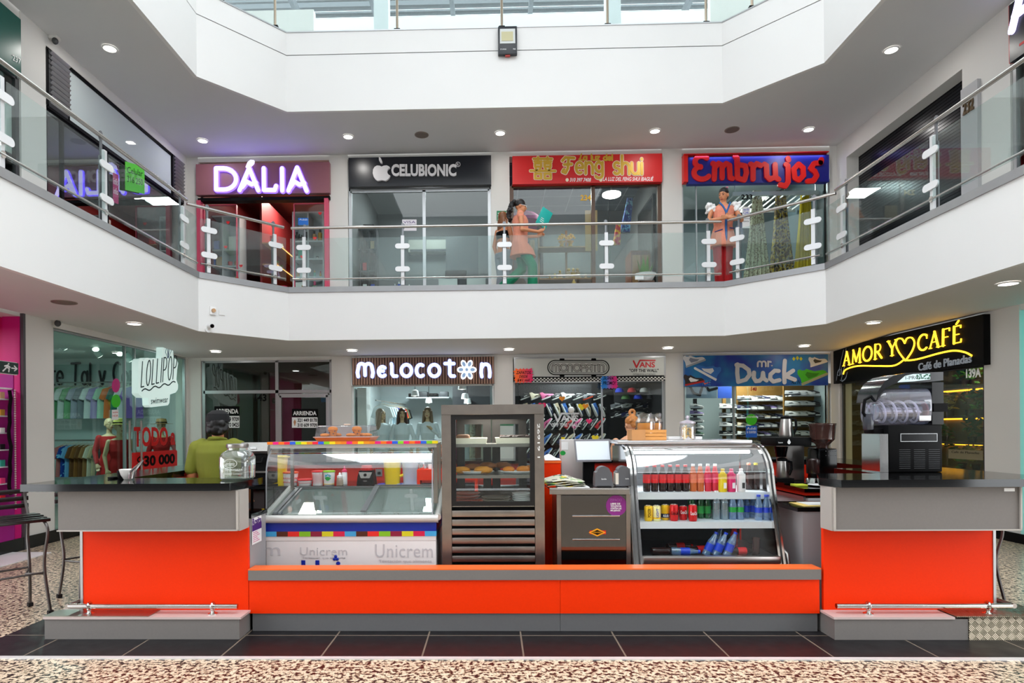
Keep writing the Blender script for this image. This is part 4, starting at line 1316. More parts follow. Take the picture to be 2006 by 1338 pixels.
# ============================================================ on the back worktop, seen through the freezer glass
wy,zw = 6.62,.901
def jug(lab,px,m,mirror=1,w=.095,h=.29,lidm=None):
 x = wx(px,wy)
 t = thing('pitcher',lab,'pitcher',(x,wy,zw),'pitchers on the back worktop')
 B().lathe([(w * .8,0),(w * .82,.01),(w * .98,h * .85),(w * 1.02,h),(w * .96,h),(w * .9,h * .84),(w * .76,.015),(0,.015)],(x,wy,zw),20,cap=False).obj('body',m,t)
 if lidm != 'none':
  l = B().lathe([(w * 1.06,h),(w * 1.08,h + .012),(w * .9,h + .022),(0,h + .026)],(x,wy,zw),20).obj('lid',lidm or m,t)
  bx(x - mirror * (w * 1.0) - .02,x - mirror * (w * 1.0) + .02,wy - .03,wy + .03,zw + h + .002,zw + h + .014).obj('spout',lidm or m,l)
 B().tube([(x + mirror * w * .95,wy - .02,zw + h * .88),(x + mirror * (w + .05),wy - .02,zw + h * .85),(x + mirror * (w + .07),wy - .02,zw + h * .62),(x + mirror * (w + .05),wy - .02,zw + h * .4),(x + mirror * w * .86,wy - .02,zw + h * .3)],.014,8).obj('handle',m,t)
 return t
yel = mat('pitcher_yellow',(246,214,12),.3)
clr = glass('pitcher_clear',(232,236,244),.2,.5)
jug('bright yellow lidded pitcher with loop handle beside the clear pitcher',768,yel)
jug('yellow lidded pitcher at the left end of the freezer glass',545,yel,-1)
t = jug('translucent white pitcher with pale blue lid behind the yellow one',803,clr,1,.088,.27,mat('lid_sky',(130,196,232),.4))
for px,lab in ((764,'blue plate under the yellow pitcher'),(802,'pale blue plate under the translucent pitcher')):
 x = wx(px,wy - .03)
 tag(B().lathe([(.07,0),(.1,.003),(.13,.012),(.128,.014),(.09,.006),(0,.006)],(x,wy - .05,zw - .0005),20).obj('plate',mat('plate_blue',(40,60,190),.35) if px == 764 else mat('plate_pale',(170,190,226),.35)),lab,'plate','plates under the pitchers')
def cup(lab,px,hw,h,m,dec,lidc=None,y=wy,name='food_tub'):
 x = wx(px,y); r = hw / 187
 t = thing(name,lab,'container',(x,y,zw),'tubs on the back worktop')
 B().lathe([(r * .85,0),(r * .86,.004),(r,h * .96),(r,h)],(x,y,zw),22).obj('body',m,t)
 if lidc: B().lathe([(r * 1.05,h),(r * 1.06,h + .012),(r * .9,h + .016),(0,h + .017)],(x,y,zw),22).obj('lid',lidc,t)
 def ringline(z,amp,n,wd,mt,nm='stripe'):
  b = B()
  pts = []
  for k in range(n * 2 + 1):
   a = -PI * .5 + PI * k / (n * 2)
   zz = z + amp * (1 if k % 2 else -1)
   rr = r * (.86 + .14 * zz / h) + .002
   pts.append((x + rr * math.sin(a),y - rr * math.cos(a),zw + zz))
  b.tube(pts,wd,5)
  b.obj(nm,mt,t)
 for d in dec: ringline(*d)
 return t
cup('white tub with red zigzag stripes and orange rim',568,15,.125,pwhite,[(.035,.008,9,.003,lred),(.075,.008,9,.003,lred)],mat('lid_orange',(236,84,30),.4))
cup('low white bowl with thin red zigzag and red lid',597,14.5,.05,pwhite,[(.026,.004,12,.002,lred)],lred)
cup('tall white tub with red line drawings and red lid',622,11.5,.135,pwhite,[(.03 + .016 * k,.012,5,.0016,lred) for k in range(6)],lred)
t = cup('white tub with green mountain print and green lid',644,11.5,.135,pwhite,[(.012,.002,12,.003,mat('dots_yellow',(230,190,40),.4))],mat('lid_lime',(150,206,30),.4))
_x = wx(644,wy)
for nm,mt,pts in (('print',mat('print_teal',(40,170,200),.4),[(.1,.72),(.3,.62),(.5,.85),(.7,.62),(.9,.72),(.75,.9),(.5,.98),(.25,.9)]),('print',lgreen,[(.12,.55),(.5,.68),(.88,.5),(.7,.28),(.5,.2),(.3,.28)])):
 o = plate(B(),frame4((_x - .045,0,.03 + zw),(_x + .045,0,.03 + zw),(_x - .045,0,.12 + zw)),pts,.002)
 for v in o.b.verts:
  a = (v.co.x - _x) / .058
  v.co = Vector((_x + .0605 * math.sin(a),wy - .0605 * math.cos(a) - v.co.y * 0 - .001,v.co.z))
 o.obj(nm,mt,t)
x = wx(665,6.56)
t = thing('sauce_bottle','clear squeeze bottle with pale nozzle next to the green tub','bottle',(x,6.56,zw),'squeeze bottles on the back worktop')
B().lathe([(.034,0),(.036,.005),(.034,.055),(.03,.075),(.02,.085)],(x,6.56,zw),16).obj('body',glass('squeeze_clear',(220,214,196),.2,.35),t)
B().lathe([(.03,.08),(.03,.1),(.016,.106),(.012,.125),(.004,.135)],(x,6.56,zw),14).obj('nozzle',pwhite,t)
x = wx(674,6.68)
t = thing('sauce_bottle','tall white squeeze bottle with pink cap behind the clear one','bottle',(x,6.68,zw),'squeeze bottles on the back worktop')
B().lathe([(.03,0),(.031,.005),(.03,.12),(.02,.135)],(x,6.68,zw),16).obj('body',pwhite,t)
B().lathe([(.028,.13),(.028,.15),(.01,.16),(.005,.195)],(x,6.68,zw),14).obj('nozzle',lpink,t)
x = wx(718,wy)
t = thing('blender_base','black kitchen blender base with red top and silver dial panel','blender',(x,wy,zw))
B().loft([[(x + sx * a,wy + sy * d,zw + z) for sx,sy in ((-1,-1),(1,-1),(1,1),(-1,1))] for z,a,d in ((0,.088,.09),(.02,.09,.09),(.09,.082,.08),(.15,.068,.07))]).obj('body',blackm,t)
p = B().loft([[(x + sx * a,wy - d + e,zw + z) for sx,e in ((-1,0),(1,0),(1,.01),(-1,.01))] for z,a,d in ((.075,.045,.092),(.135,.07,.08))]).obj('panel',steel,t)
b = B().tube([(x,wy - .10,zw + .108),(x,wy - .082,zw + .108)],.016,12); b.obj('dial',blackm,p)
B().lathe([(.06,0),(.062,.02),(.055,.05),(.05,.052)],(x,wy,zw + .151),18).obj('jar_seat',red,t)
text('maker_mark','oster',frame4((x - .02,wy - .088,zw + .04),(x + .02,wy - .088,zw + .04),(x - .02,wy - .086,zw + .052)),steel,t,.001)
t = thing('wall_socket','grey power socket on the red back bar right of the blender','socket',(wx(741,7.13),7.13,1.0))
bx(wx(735,7.13),wx(748,7.13),7.128,7.139,.95,1.03).obj('plate',alu,t)
bx(wx(739,7.13),wx(745,7.13),7.12,7.1275,.97,1.0).obj('plug',blackm,t)
t = thing('microwave_cart','orange framed cart with a microwave oven behind the freezer end','cart',(wx(845,6.3),6.4,.006))
qx0,qx1 = wx(816,6.3),wx(935,6.3)
b = bx(qx0,qx1,6.3,6.49,wz(940,6.3) + .0,wz(919,6.3)); b.obj('top_board',orange,t)
bx(qx0,qx0 + .03,6.3,6.49,.02,wz(940,6.3)).obj('side_board',orange,t)
bx(qx1 - .03,qx1,6.3,6.49,.02,wz(940,6.3)).obj('side_board',orange,t)
mw = bx(qx0 + .035,qx1 - .035,6.31,6.48,.66,.93).obj('microwave_body',blackm,t)
bx(qx0 + .06,qx0 + .33,6.300,6.309,.69,.9).obj('microwave_window',mat('oven_window',(70,74,76),.1),mw)
b = bx(qx0 + .035,qx1 - .035,6.31,6.48,.5,.53); b.obj('shelf_board',orange,t)
for k,(px,r,c,lab) in enumerate(((826,.03,chrome,'small steel cup on the orange cart'),(842,.022,pwhite,'small white cup on the orange cart'))):
 tag(B().lathe([(r * .8,0),(r,.05),(r * .9,.05),(r * .7,.006),(0,.006)],(wx(px,6.38),6.38,wz(919,6.3) + .0005),14).obj('cup',c),lab,'cup','cups on the orange cart')
# ============================================================ on the left counter
jx,jy,jz = wx(467,4.72),4.7,1.118
t = thing('drink_jar','large square glass drink jar with embossed lettering and metal lid','jar',(jx,jy,jz))
jar = glass('jar_glass',(236,242,238),.3,.06)
def sq(r,z,k=.42):
 o = []
 for i in range(32):
  a = 2 * PI * i / 32
  c,s = math.cos(a),math.sin(a)
  e = k
  o.append((jx + r * math.copysign(abs(c) ** e,c) * .98,jy + r * math.copysign(abs(s) ** e,s) * .98,jz + z))
 return o
B().loft([sq(.098,0,.5),sq(.112,.012,.5),sq(.116,.1,.5),sq(.116,.165,.5),sq(.1,.2,.6),sq(.075,.22,1),sq(.072,.24,1)],caps=False).obj('glass_body',jar,t)
B().loft([sq(.098,.006,.5),sq(.108,.014,.5),sq(.04,.02,.6)],caps=True).obj('glass_base',glass('jar_glass'),t)
B().lathe([(.078,.235),(.08,.24),(.08,.262),(.074,.266),(0,.267)],(jx,jy,jz),24).obj('lid',mat('jar_lid',(150,148,146),.3,.9),t)
frj = frame4((jx - .09,jy - .117,jz + .03),(jx + .09,jy - .117,jz + .03),(jx - .09,jy - .117,jz + .17))
emb = mat('embossed_glass',(206,210,200),.15)
text('embossing','Gardenia',frame4((jx - .055,jy - .1165,jz + .107),(jx + .025,jy - .1165,jz + .107),(jx - .055,jy - .1165,jz + .138)),emb,t,.002,shear=.3)
text('embossing','Happiness',frame4((jx - .075,jy - .1165,jz + .065),(jx + .085,jy - .1165,jz + .065),(jx - .075,jy - .1165,jz + .09)),emb,t,.002)
text('embossing','Essential Company',frame4((jx - .06,jy - .1165,jz + .04),(jx + .085,jy - .1165,jz + .04),(jx - .06,jy - .1165,jz + .055)),emb,t,.002)
b = strokes(B(),[arc(.46,.67,.27,.22,0,360,24)],frj,.004,.002); b.obj('embossed_frame',emb,t)
bxx,by = wx(247,4.72),4.74
t = thing('white_mortar','small white bowl on the left counter with tongs leaning on it','bowl',(bxx,by,1.118))
B().lathe([(.025,0),(.03,.004),(.05,.035),(.062,.075),(.06,.078),(.045,.036),(0,.012)],(bxx,by,1.118),20).obj('bowl',mat('ceramic',(226,222,216),.2),t)
t = thing('tongs','shiny metal tongs leaning against the white bowl','tongs',(bxx + .06,by - .02,1.118))
for s in (-1,1):
 B().tube([(bxx + .055 + s * .012,by - .05,1.127),(bxx + .06 + s * .016,by - .045,1.18),(bxx + .12,by + .0,1.262)],[.009,.009,.006],6).obj('arm',chrome,t)
t = thing('phone_stand','small black phone stand and cup beside the white bowl','cup',(wx(238,5.0) - .1,4.8,1.118))
B().lathe([(.02,0),(.024,.06),(.02,.06),(.018,.006),(0,.006)],(wx(238,4.85),4.83,1.118),14).obj('cup',blackm,t)
bx(wx(226,4.85) - .03,wx(226,4.85) + .02,4.79,4.87,1.118,1.133,.004).obj('pad',blackm,t)
# tap heads on the far bar and black stand with the contact grill
t = thing('contact_grill','silver topped contact grill with black body on the stand behind the jar','grill',(wx(503,5.55),5.6,.95))
gx0,gx1 = wx(474,5.55),wx(528,5.55)
b = B().loft([[(x,y,z) for x in (gx0,gx1)] for y,z in ((5.5,1.27),(5.49,1.3),(5.5,1.345),(5.53,1.37),(5.75,1.38),(5.78,1.3))],closed=False,caps=False)
b = B().extrude([(gx0,y,z) for y,z in ((5.5,1.27),(5.485,1.3),(5.5,1.345),(5.54,1.375),(5.75,1.38),(5.78,1.27))],(gx1 - gx0,0,0)).obj('lid',chrome,t)
bx(gx0 + .1,gx0 + .15,5.478,5.486,1.32,1.335).obj('badge',pwhite,b)
bx(gx0 + .01,gx1 - .01,5.5,5.78,1.0,1.265).obj('body',blackm,t)
bx(gx0 + .0,gx1,5.48,5.499,1.11,1.125).obj('tray_edge',steel,t)
B().tube([(gx0 + .04,5.49,1.24),(gx0 + .04,5.45,1.2),(gx1 - .04,5.45,1.2),(gx1 - .04,5.49,1.24)],.01,6).obj('handle',blackm,t)
t = thing('metal_rack','thin black wire rack under the contact grill','rack',(wx(500,5.5),5.6,.863))
for x in (gx0 + .02,gx1 - .02):
 for y in (5.5,5.72): B().tube([(x,y,.02),(x,y,.97)],.012,6).obj('post',blackm,t)
bx(gx0,gx1,5.46,5.76,.97,.992).obj('shelf',blackm,t)
# poster on the inner cabinet side
t = thing('side_poster','small purple and white Rosita poster on the grey cabinet side','poster',(-1.795,4.97,.6))
Xp = -1.794
f = frame4((Xp,4.66,.63),(Xp,4.85,.63),(Xp,4.66,.828))
plate(B(),f,[(0,0),(1,0),(1,1),(0,1)],.002).obj('paper',pwhite,t)
plate(B(),frame4((Xp + .002,4.66,.73),(Xp + .002,4.85,.73),(Xp + .002,4.66,.775)),[(0,0),(1,0),(1,1),(0,1)],.001).obj('purple_band',mat('poster_purple',(70,20,110),.5),t)
text('title','Rosita',frame4((Xp + .0022,4.665,.77),(Xp + .0022,4.845,.77),(Xp + .0022,4.665,.826)),mat('poster_purple'),t,.0015,bold=.03)
for k in range(6): text('small_print','cafe y algo mas' if k == 0 else 'llama pedidos',frame4((Xp + .003,4.68,.715 - .014 * k),(Xp + .003,4.76 + .025 * (k % 3),.715 - .014 * k),(Xp + .003,4.68,.723 - .014 * k)),pwhite if k < 0 else mat('print_pink',(206,40,130),.5),t,.001)
# ============================================================ right inner worktop
cy_ = 6.25
cxa,cxb = wx(1508,cy_),wx(1572,cy_)
zq = .936
t = thing('coffee_maker','black and steel filter coffee maker with a glass pot under it','coffee maker',((cxa + cxb) / 2,cy_,zq))
bx(cxa + .15,cxb,cy_ - .03,cy_ + .2,zq,zq + .36).obj('column',steel,t)
bx(cxa - .01,cxb + .01,cy_ - .16,cy_ + .2,zq + .36,zq + .44,.008).obj('head',blackm,t)
bx(cxa,cxa + .16,cy_ - .15,cy_ + .2,zq,zq + .05).obj('base',blackm,t)
hb = B().lathe([(.045,0),(.065,.1)],(cxa + .08,cy_ - .06,zq + .25),16).obj('filter_basket',black,t)
o = bx(cxa - .0,cxa + .3,cy_ - .3,cy_ + .05,zq,zq + .018).obj('drip_tray',black,t)
text('maker_mark','bunn',frame4((cxa + .01,cy_ - .162,zq + .385),(cxa + .05,cy_ - .162,zq + .385),(cxa + .01,cy_ - .162,zq + .4)),pwhite,t,.001)
plate(B(),frame4((cxa + .09,cy_ - .1605,zq + .375),(cxa + .13,cy_ - .1605,zq + .375),(cxa + .09,cy_ - .1605,zq + .425)),[(.5,1),(.9,.4),(.75,.1),(.5,0),(.25,.1),(.1,.4)],.002).obj('drop_mark',pwhite,t)
def pot(lab,x,y,z,s,m):
 t = thing('coffee_pot',lab,'coffee pot',(x,y,z),'coffee pots')
 B().lathe([(.07 * s,0),(.075 * s,.02),(.06 * s,.17 * s),(.055 * s,.2 * s)],(x,y,z),20).obj('body',m,t)
 B().lathe([(.057 * s,0),(.058 * s,.022),(.03 * s,.034),(0,.036)],(x,y,z + .2 * s),20).obj('lid',blackm,t)
 B().tube([(x + .05 * s,y - .01,z + .2 * s),(x + .1 * s,y - .01,z + .19 * s),(x + .105 * s,y - .01,z + .1 * s),(x + .075 * s,y - .01,z + .03 * s)],.012,6).obj('handle',blackm,t)
 return t
pot('steel thermal coffee pot standing on top of the coffee maker',(cxa + cxb) / 2,cy_,zq + .441,.88,steel)
pot('short steel coffee pot under the coffee maker head',cxa + .09,cy_ - .06,zq + .051,.8,steel)
gx,gy = wx(1611,6.1),6.1
t = thing('coffee_grinder','black coffee grinder with brown conical bean hopper','coffee grinder',(gx,gy,zq))
bx(gx - .09,gx + .09,gy - .1,gy + .12,zq,zq + .34,.02).obj('body',black,t)
for i in range(5):
 for j in range(2): B().ball((gx - .02 + i * .022,gy - .1,zq + .27 + j * .04),.004,6,4).obj('button',grydisp,t)
B().lathe([(.05,.34),(.055,.365),(.105,.42),(.115,.55),(.118,.555),(.118,.562),(.11,.562),(.1,.42),(.05,.37)],(gx,gy,zq),20,cap=False).obj('hopper',glass('hopper_brown',(96,66,60),.2,.45),t)
B().lathe([(.04,.372),(.095,.425),(.095,.44),(0,.45)],(gx,gy,zq),16).obj('beans',mat('beans',(70,20,12),.5,noise=.4,nscale=60),t)
B().lathe([(.118,.563),(.12,.57),(0,.575)],(gx,gy,zq),20).obj('hopper_lid',glass('hopper_brown'),t)
B().lathe([(.055,.1),(.058,.11),(.058,.23),(.05,.24)],(gx - .12,gy - .06,zq),16).obj('dosing_cup',mat('smoky',(40,26,24),.2),t)
b = B().lathe([(.03,0),(.1,.012),(.098,.015),(0,.006)],(wx(1605,5.85),5.85,zq),18)
tag(b.obj('plate',pwhite),'white plate on the inner worktop in front of the grinder','plate')
tag(B().lathe([(.03,0),(.045,.06),(.042,.06),(.028,.005),(0,.005)],(wx(1582,6.0),5.95,zq),16).obj('glass_bowl',glass('jar_glass')),'small glass bowl beside the coffee maker','bowl')
tag(bx(wx(1555,5.8),wx(1580,5.8),5.78,5.88,zq,zq + .02,.004).obj('sponge',mat('sponge',(190,200,50),.8)),'yellow green sponge on the inner worktop','sponge')
for k in range(2):
 tag(bx(2.4 + .06 * k,2.72 + .06 * k,4.95 + .05 * k,5.2,.8625 + .004 * k,.866 + .004 * k).obj('paper_sheet',pwhite if k else mat('folder_yellow',(226,196,110),.6)),('yellow folder lying on the low right shelf','white sheet lying on the yellow folder')[k],'paper')
# ============================================================ frozen drink machine
sy = 5.15
sx0,sx1 = wx(1690,sy),wx(1832,sy)
sz = 1.118
t = thing('slush_machine','black frozen drink machine with clear drum and silver auger','drink machine',((sx0 + sx1) / 2,sy,sz))
bx(wx(1719,sy),wx(1822,sy),sy - .14,sy + .16,sz,sz + .37,.012).obj('body',blackm,t)
bx(wx(1702,sy),wx(1718,sy),sy - .142,sy + .1,sz,sz + .30).obj('front_panel',chrome,t)
pn = bx(wx(1742,sy),wx(1810,sy),sy - .145,sy - .141,sz + .24,sz + .30).obj('control_panel',black,t)
b = B()
for a in (sz + .238,sz + .298): b.box(wx(1741,sy),wx(1811,sy),sy - .147,sy - .142,a,a + .004)
for a in (1741,1810): b.box(wx(a,sy),wx(a + 1,sy),sy - .147,sy - .142,sz + .24,sz + .3)
b.obj('panel_edge',alu,pn)
for j in range(3):
 for i in range(9):
  x_ = wx(1739 + j * 28,sy)
  bx(x_,x_ + .085,sy - .1425,sy - .1405,sz + .04 + i * .016,sz + .046 + i * .016).obj('vent_slot',darkg,t) if False else None
for j in range(3):
 b = B()
 for i in range(10):
  x_ = wx(1739 + j * 28,sy)
  b.box(x_,x_ + .085,sy - .1425,sy - .1405,sz + .03 + i * .016,sz + .034 + i * .016)
 b.obj('vent_grille',darkg,t)
# drum, axis along x, with curved front end on the left
drum = glass('drum_pane',(226,226,244),.22,.10)
da,db = wx(1706,sy),wx(1803,sy)
zc0,zc1 = sz + .37,sz + .66
def oval_ring(x,s=1.0,lift=0):
 o = []
 for k in range(24):
  a = 2 * PI * k / 24
  c_,s_ = math.cos(a),math.sin(a)
  o.append((x,sy + .135 * s * math.copysign(abs(c_) ** .6,c_),(zc0 + zc1) / 2 + lift + (zc1 - zc0) / 2 * s * math.copysign(abs(s_) ** .6,s_)))
 return o
B().loft([oval_ring(da - .035,.55,-.05),oval_ring(da - .02,.8,-.02),oval_ring(da + .02,.95),oval_ring(da + .08,1.0),oval_ring(db,1.0)],caps=True).obj('drum',drum,t)
zm = sz + .475
B().tube([(da + .03,sy,zm),(db - .02,sy,zm)],.062,18).obj('cooling_cylinder',chrome,t)
b = B()
hel = [(da + .02 + (db - da - .05) * k / 96,sy + .085 * math.cos(k * 2 * PI / 24),zm + .085 * math.sin(k * 2 * PI / 24)) for k in range(97)]
b.tube(hel,.009,6)
b.obj('auger',pwhite,t)
bx(db - .1,db - .01,sy - .142,sy - .136,sz + .40,sz + .44,.003).obj('ice_plate',pwhite,t)
B().tube([(db + .001,sy,zm),(db + .022,sy,zm)],.085,20).obj('red_gasket',red,t)
bx(db + .012,wx(1828,sy),sy - .12,sy + .14,sz + .371,sz + .70).obj('rear_tower',black,t)
bx(wx(1806,sy),wx(1830,sy) + .01,sy - .14,sy + .1,sz + .47,sz + .535).obj('rear_module',blackm,t)
b = B().extrude([(x_,sy - .13,z_) for x_,z_ in [(da - .035,sz + .55),(da - .02,sz + .63),(da + .03,sz + .71),(da + .1,sz + .755),(da + .2,sz + .775),(wx(1826,sy),sz + .78),(wx(1826,sy),sz + .715),(db - .05,sz + .70),(da + .12,sz + .695),(da + .04,sz + .66),(da + .0,sz + .61)]],(0,.27,0))
hd = b.obj('hood',mat('hood_smoke',(26,27,30),.12),t)
b = B().extrude([(x_,sy - .1325,z_) for x_,z_ in [(da + .13,sz + .702),(da + .19,sz + .752),(da + .25,sz + .765),(db - .01,sz + .768),(db - .01,sz + .722),(da + .25,sz + .708)]],(0,.003,0))
b.obj('sign_panel',mat('panel_ice',(196,220,224),.3,emit=.25),hd)
text('lettering','I-PRO',frame4((da + .19,sy - .133,sz + .722),(da + .30,sy - .133,sz + .725),(da + .19,sy - .133,sz + .75)),grydisp,hd,.001)
b = B()
rd = random.Random(5)
for k in range(26): b.ball((db - .11 + rd.random() * .1,sy - .134,sz + .725 + rd.random() * .036),(.006,.0015,.005),6,4)
b.obj('leaf_print',mat('print_darkgreen',(14,84,60),.5),hd)
b = B().tube([(da - .02,sy - .05,sz + .6),(da - .075,sy - .05,sz + .57),(da - .09,sy - .05,sz + .47),(da - .07,sy - .05,sz + .44)],.012,8)
b.obj('tap_handle',blackm,t)
bx(da - .075,da - .02,sy - .08,sy - .01,sz + .33,sz + .46,.01).obj('tap',mat('tap_clear',(60,62,70),.15),t)
bx(wx(1700,sy),wx(1720,sy),sy - .08,sy + .06,sz + .3,sz + .345,.01).obj('spout',blackm,t)
# ============================================================ railings
rail_m = mat('rail_steel',(196,192,188),.26,1.0)
clampm = mat('clamp_white',(226,226,228),.4,.15)
postm = mat('post_white',(214,214,216),.4,.3)
bladem = mat('post_blade',(122,124,128),.4,.7)
ZH,ZL,ZG0,ZG1 = 4.85,3.985,3.95,4.66
def railing(label,P0,P1,ts,hand=(0,1),low=(0,1),group='railings round the upper well'):
 """One straight run of railing from P0 to P1 (top of the edge); ts: post positions as fractions."""
 a,c = Vector((P0[0],P0[1],0)),Vector((P1[0],P1[1],0))
 d = (c - a)
 L = d.length
 u = d / L
 n = Vector((u.y,-u.x,0))            # towards the well
 o = -n * .06
 t = thing('glass_railing',label,'railing',tuple((a + c) / 2 + o + Vector((0,0,ZT))),group)
 at = lambda k,z,off=0.0: a + d * k + o + n * off + Vector((0,0,z))
 B().tube([at(hand[0],ZH),at(hand[1],ZH)],.024,12).obj('handrail',rail_m,t)
 B().tube([at(low[0],ZL,.05),at(low[1],ZL,.05)],.013,8).obj('lower_rail',rail_m,t)
 for k in ts:
  q = at(k,0)
  b = B()
  def slab(w,th,z0,z1,off):
   p = [q + u * sx * w / 2 + n * (off + sy * th / 2) for sx,sy in ((-1,-1),(1,-1),(1,1),(-1,1))]
   b.extrude([x + Vector((0,0,z0)) for x in p],(0,0,z1 - z0))
  slab(.055,.03,ZT + .02,4.69,.03)
  po = b.obj('post',postm,t)
  b = B()
  slab(.075,.016,ZT,4.62,-.01)
  slab(.03,.016,4.62,ZH,-.01)
  b.extrude([q + u * (.034 * math.cos(x)) + n * -.02 + Vector((0,0,ZH + .01 + .055 * math.sin(x))) for x in [2 * PI * j / 14 for j in range(14)]],n * .016)
  b.obj('blade',bladem,po)
  b = B().extrude([q + u * (.03 * math.cos(x)) + n * .045 + Vector((0,0,ZL + .035 * math.sin(x))) for x in [2 * PI * j / 12 for j in range(12)]],n * .012)
  b.obj('rail_holder',rail_m,po)
  for z in (4.51,4.13):
   pts = [(.08 + .042 * math.cos(x),.042 * math.sin(x)) for x in [-PI / 2 + PI * j / 8 for j in range(9)]] + [(-.08 + .042 * math.cos(x),.042 * math.sin(x)) for x in [PI / 2 + PI * j / 8 for j in range(9)]]
   b = B().extrude([q + u * x + n * .047 + Vector((0,0,z + y)) for x,y in pts],n * .018)
   b.obj('glass_clamp',clampm,po)
 ks = list(ts)
 edges = [(0.0 if ks[0] > .02 else None,ks[0])] + list(zip(ks,ks[1:])) + [(ks[-1],1.0)]
 for k0,k1 in edges:
  if k0 is None or (k1 - k0) * L < .12: continue
  g0,g1 = k0 + .035 / L,k1 - .035 / L
  b = B().extrude([at(g0,ZG0,.052),at(g1,ZG0,.052),at(g1,ZG1,.052),at(g0,ZG1,.052)],n * .008)
  b.obj('glass_panel',railg,t)
 return t
def frac(P0,P1,px):
 """Where along the edge P0-P1 a photo column px falls."""
 lo,hi = 0.0,1.0
 f = lambda k: (lambda w: (CR.transposed() @ w))(Vector((P0[0] + (P1[0] - P0[0]) * k,P0[1] + (P1[1] - P0[1]) * k,4.2 - EYE)))
 g = lambda k: CX + F * f(k).x / -f(k).z
 for _ in range(40):
  m = (lo + hi) / 2
  if g(m) < px: lo = m
  else: hi = m
 return (lo + hi) / 2
railing('glass railing with steel handrail along the straight back edge of the balcony',Bc,C,[frac(Bc,C,x) for x in (595,788.5,988.5,1188.5,1389)],(.005,.998),(.01,.995))
railing('short angled glass railing in front of the pink framed shop',A,Bc,[frac(A,Bc,x) for x in (410,540)],(-.09,.97),(.03,.97))
railing('short angled glass railing in front of the curtain shop',C,D,[frac(C,D,x) for x in (1444,1592)],(.03,1.08),(.06,.95))
WL0,WR1 = (A[0],YN),(D[0],YN)
railing('long glass railing along the left gallery opposite the roller shutter',WL0,A,[frac(WL0,A,x) for x in (8,210,362)],(0,.985),(0,1.0))
railing('long glass railing along the right gallery in front of the roller shutter',D,WR1,[frac(D,WR1,x) for x in (1648,1822,2040)],(.012,1),(0,1))
# top floor railing, seen from below
t = thing('top_railing','thin steel post railing with glass on the topmost floor edge','railing',(.2,10.5,ZT2))
for px in (432,540,778,983,1190,1383,1480):
 if 555 < px < 1400: p = W(px,40,10.5); p = Vector((p.x,10.5,0))
 else:
  k = frac(A,Bc,px) if px < 600 else frac(C,D,px)
  P0,P1 = (A,Bc) if px < 600 else (C,D)
  p = Vector((P0[0] + (P1[0] - P0[0]) * k,P0[1] + (P1[1] - P0[1]) * k + .06,0))
 po = B().tube([(p.x,p.y,ZT2),(p.x,p.y,9.2)],.022,8).obj('post',mat('post_tan',(150,136,120),.35,.8),t)
 B().box(p.x - .05,p.x + .05,p.y - .03,p.y + .03,ZT2,ZT2 + .035).obj('foot_bolt',blackm,po)
for (q0,q1) in ((Bc,C),(A,Bc),(C,D)):
 B().extrude([(q0[0],q0[1] + .05,ZT2 + .03),(q1[0],q1[1] + .05,ZT2 + .03),(q1[0],q1[1] + .05,9.1),(q0[0],q0[1] + .05,9.1)],(0,.008,0)).obj('glass_panel',railg,t)
# ============================================================ ceiling fittings
trimm = mat('lamp_trim',(230,230,230),.4)
spk = mat('speaker_grille',(118,106,98),.7,noise=.2,nscale=80)
def downlight(px,py,z,label,r=.075,grp=None):
 p = WZ(px,py,z) if z != 'g' else None
 if z == 'g':
  p = WZ(px,py,ZC)
  if p.y > 10.45:
   for _ in range(6):
    zz = ZC - .085 * (p.y - 10.45) / 1.7
    p = WZ(px,py,zz)
 t = thing('ceiling_light',label,'ceiling light',tuple(p),grp)
 p = p - Vector((0,0,.003))
 B().lathe([(r + .018,0),(r + .014,-.012),(r,-.014),(r,-.004)],p,20,cap=False).obj('trim_ring',trimm,t)
 B().lathe([(0,-.008),(r,-.008)],p,20,cap=False).obj('lamp_disc',lampw,t)
 area('downlight_beam',tuple(p - Vector((0,0,.018))),.13,2.5 if z == 'g' else 6,(1,.97,.93))
def speaker(px,py,z,label,r=.115):
 p = WZ(px,py,z if z != 'g' else 2.95)
 t = thing('ceiling_speaker',label,'speaker',tuple(p),'round ceiling speakers')
 p = p - Vector((0,0,.002 if z != 'g' else .0))
 b = B().lathe([(0,-.012),(r * .9,-.012),(r,-.004),(r,.02)],p,24,cap=False)
 b.obj('grille',spk,t)
 B().lathe([(r,-.002),(r + .012,-.006),(r + .014,.01)],p,24,cap=False).obj('rim',mat('speaker_rim',(140,126,116),.5),t)
UP,GR = 'downlights of the upper corridor','downlights of the ground floor corridor'
for px,py,lab in ((215,94,'round downlight over the left gallery near the wall camera'),(397,275,'round downlight above the left end of the pink framed shop'),(682,267,'round downlight above the pillar between the first two upper shops'),
     (980,260,'round downlight above the pillar left of the red shop sign'),(1283,256,'round downlight above the right end of the red shop sign'),(1584,253,'round downlight above the right end of the blue shop sign'),
     (1746,97,'round downlight over the right gallery above the shutter')):
 downlight(px,py,ZC2,lab,.08,UP)
for px,py,lab in ((263,633,'round downlight over the swimwear shop front'),(423,688,'round downlight above the vacant shop'),(690,686,'round downlight above the left end of the wooden sign'),(997,684,'round downlight above the pillar between wooden and skate signs'),
     (1308,681,'round downlight above the pillar left of the sneaker sign'),(1575,677,'round downlight above the right end of the sneaker sign'),(1711,631,'round downlight over the black coffee sign'),(1975,554,'round downlight at the outer right of the low ceiling')):
 downlight(px,py,'g',lab,.085,GR)
speaker(826,264,ZC2,'round brown ceiling speaker above the black phone shop sign')
speaker(1434,254,ZC2,'round brown ceiling speaker above the blue shop sign')
speaker(126,592,ZC,'round brown ceiling speaker by the low left pillar',.12)
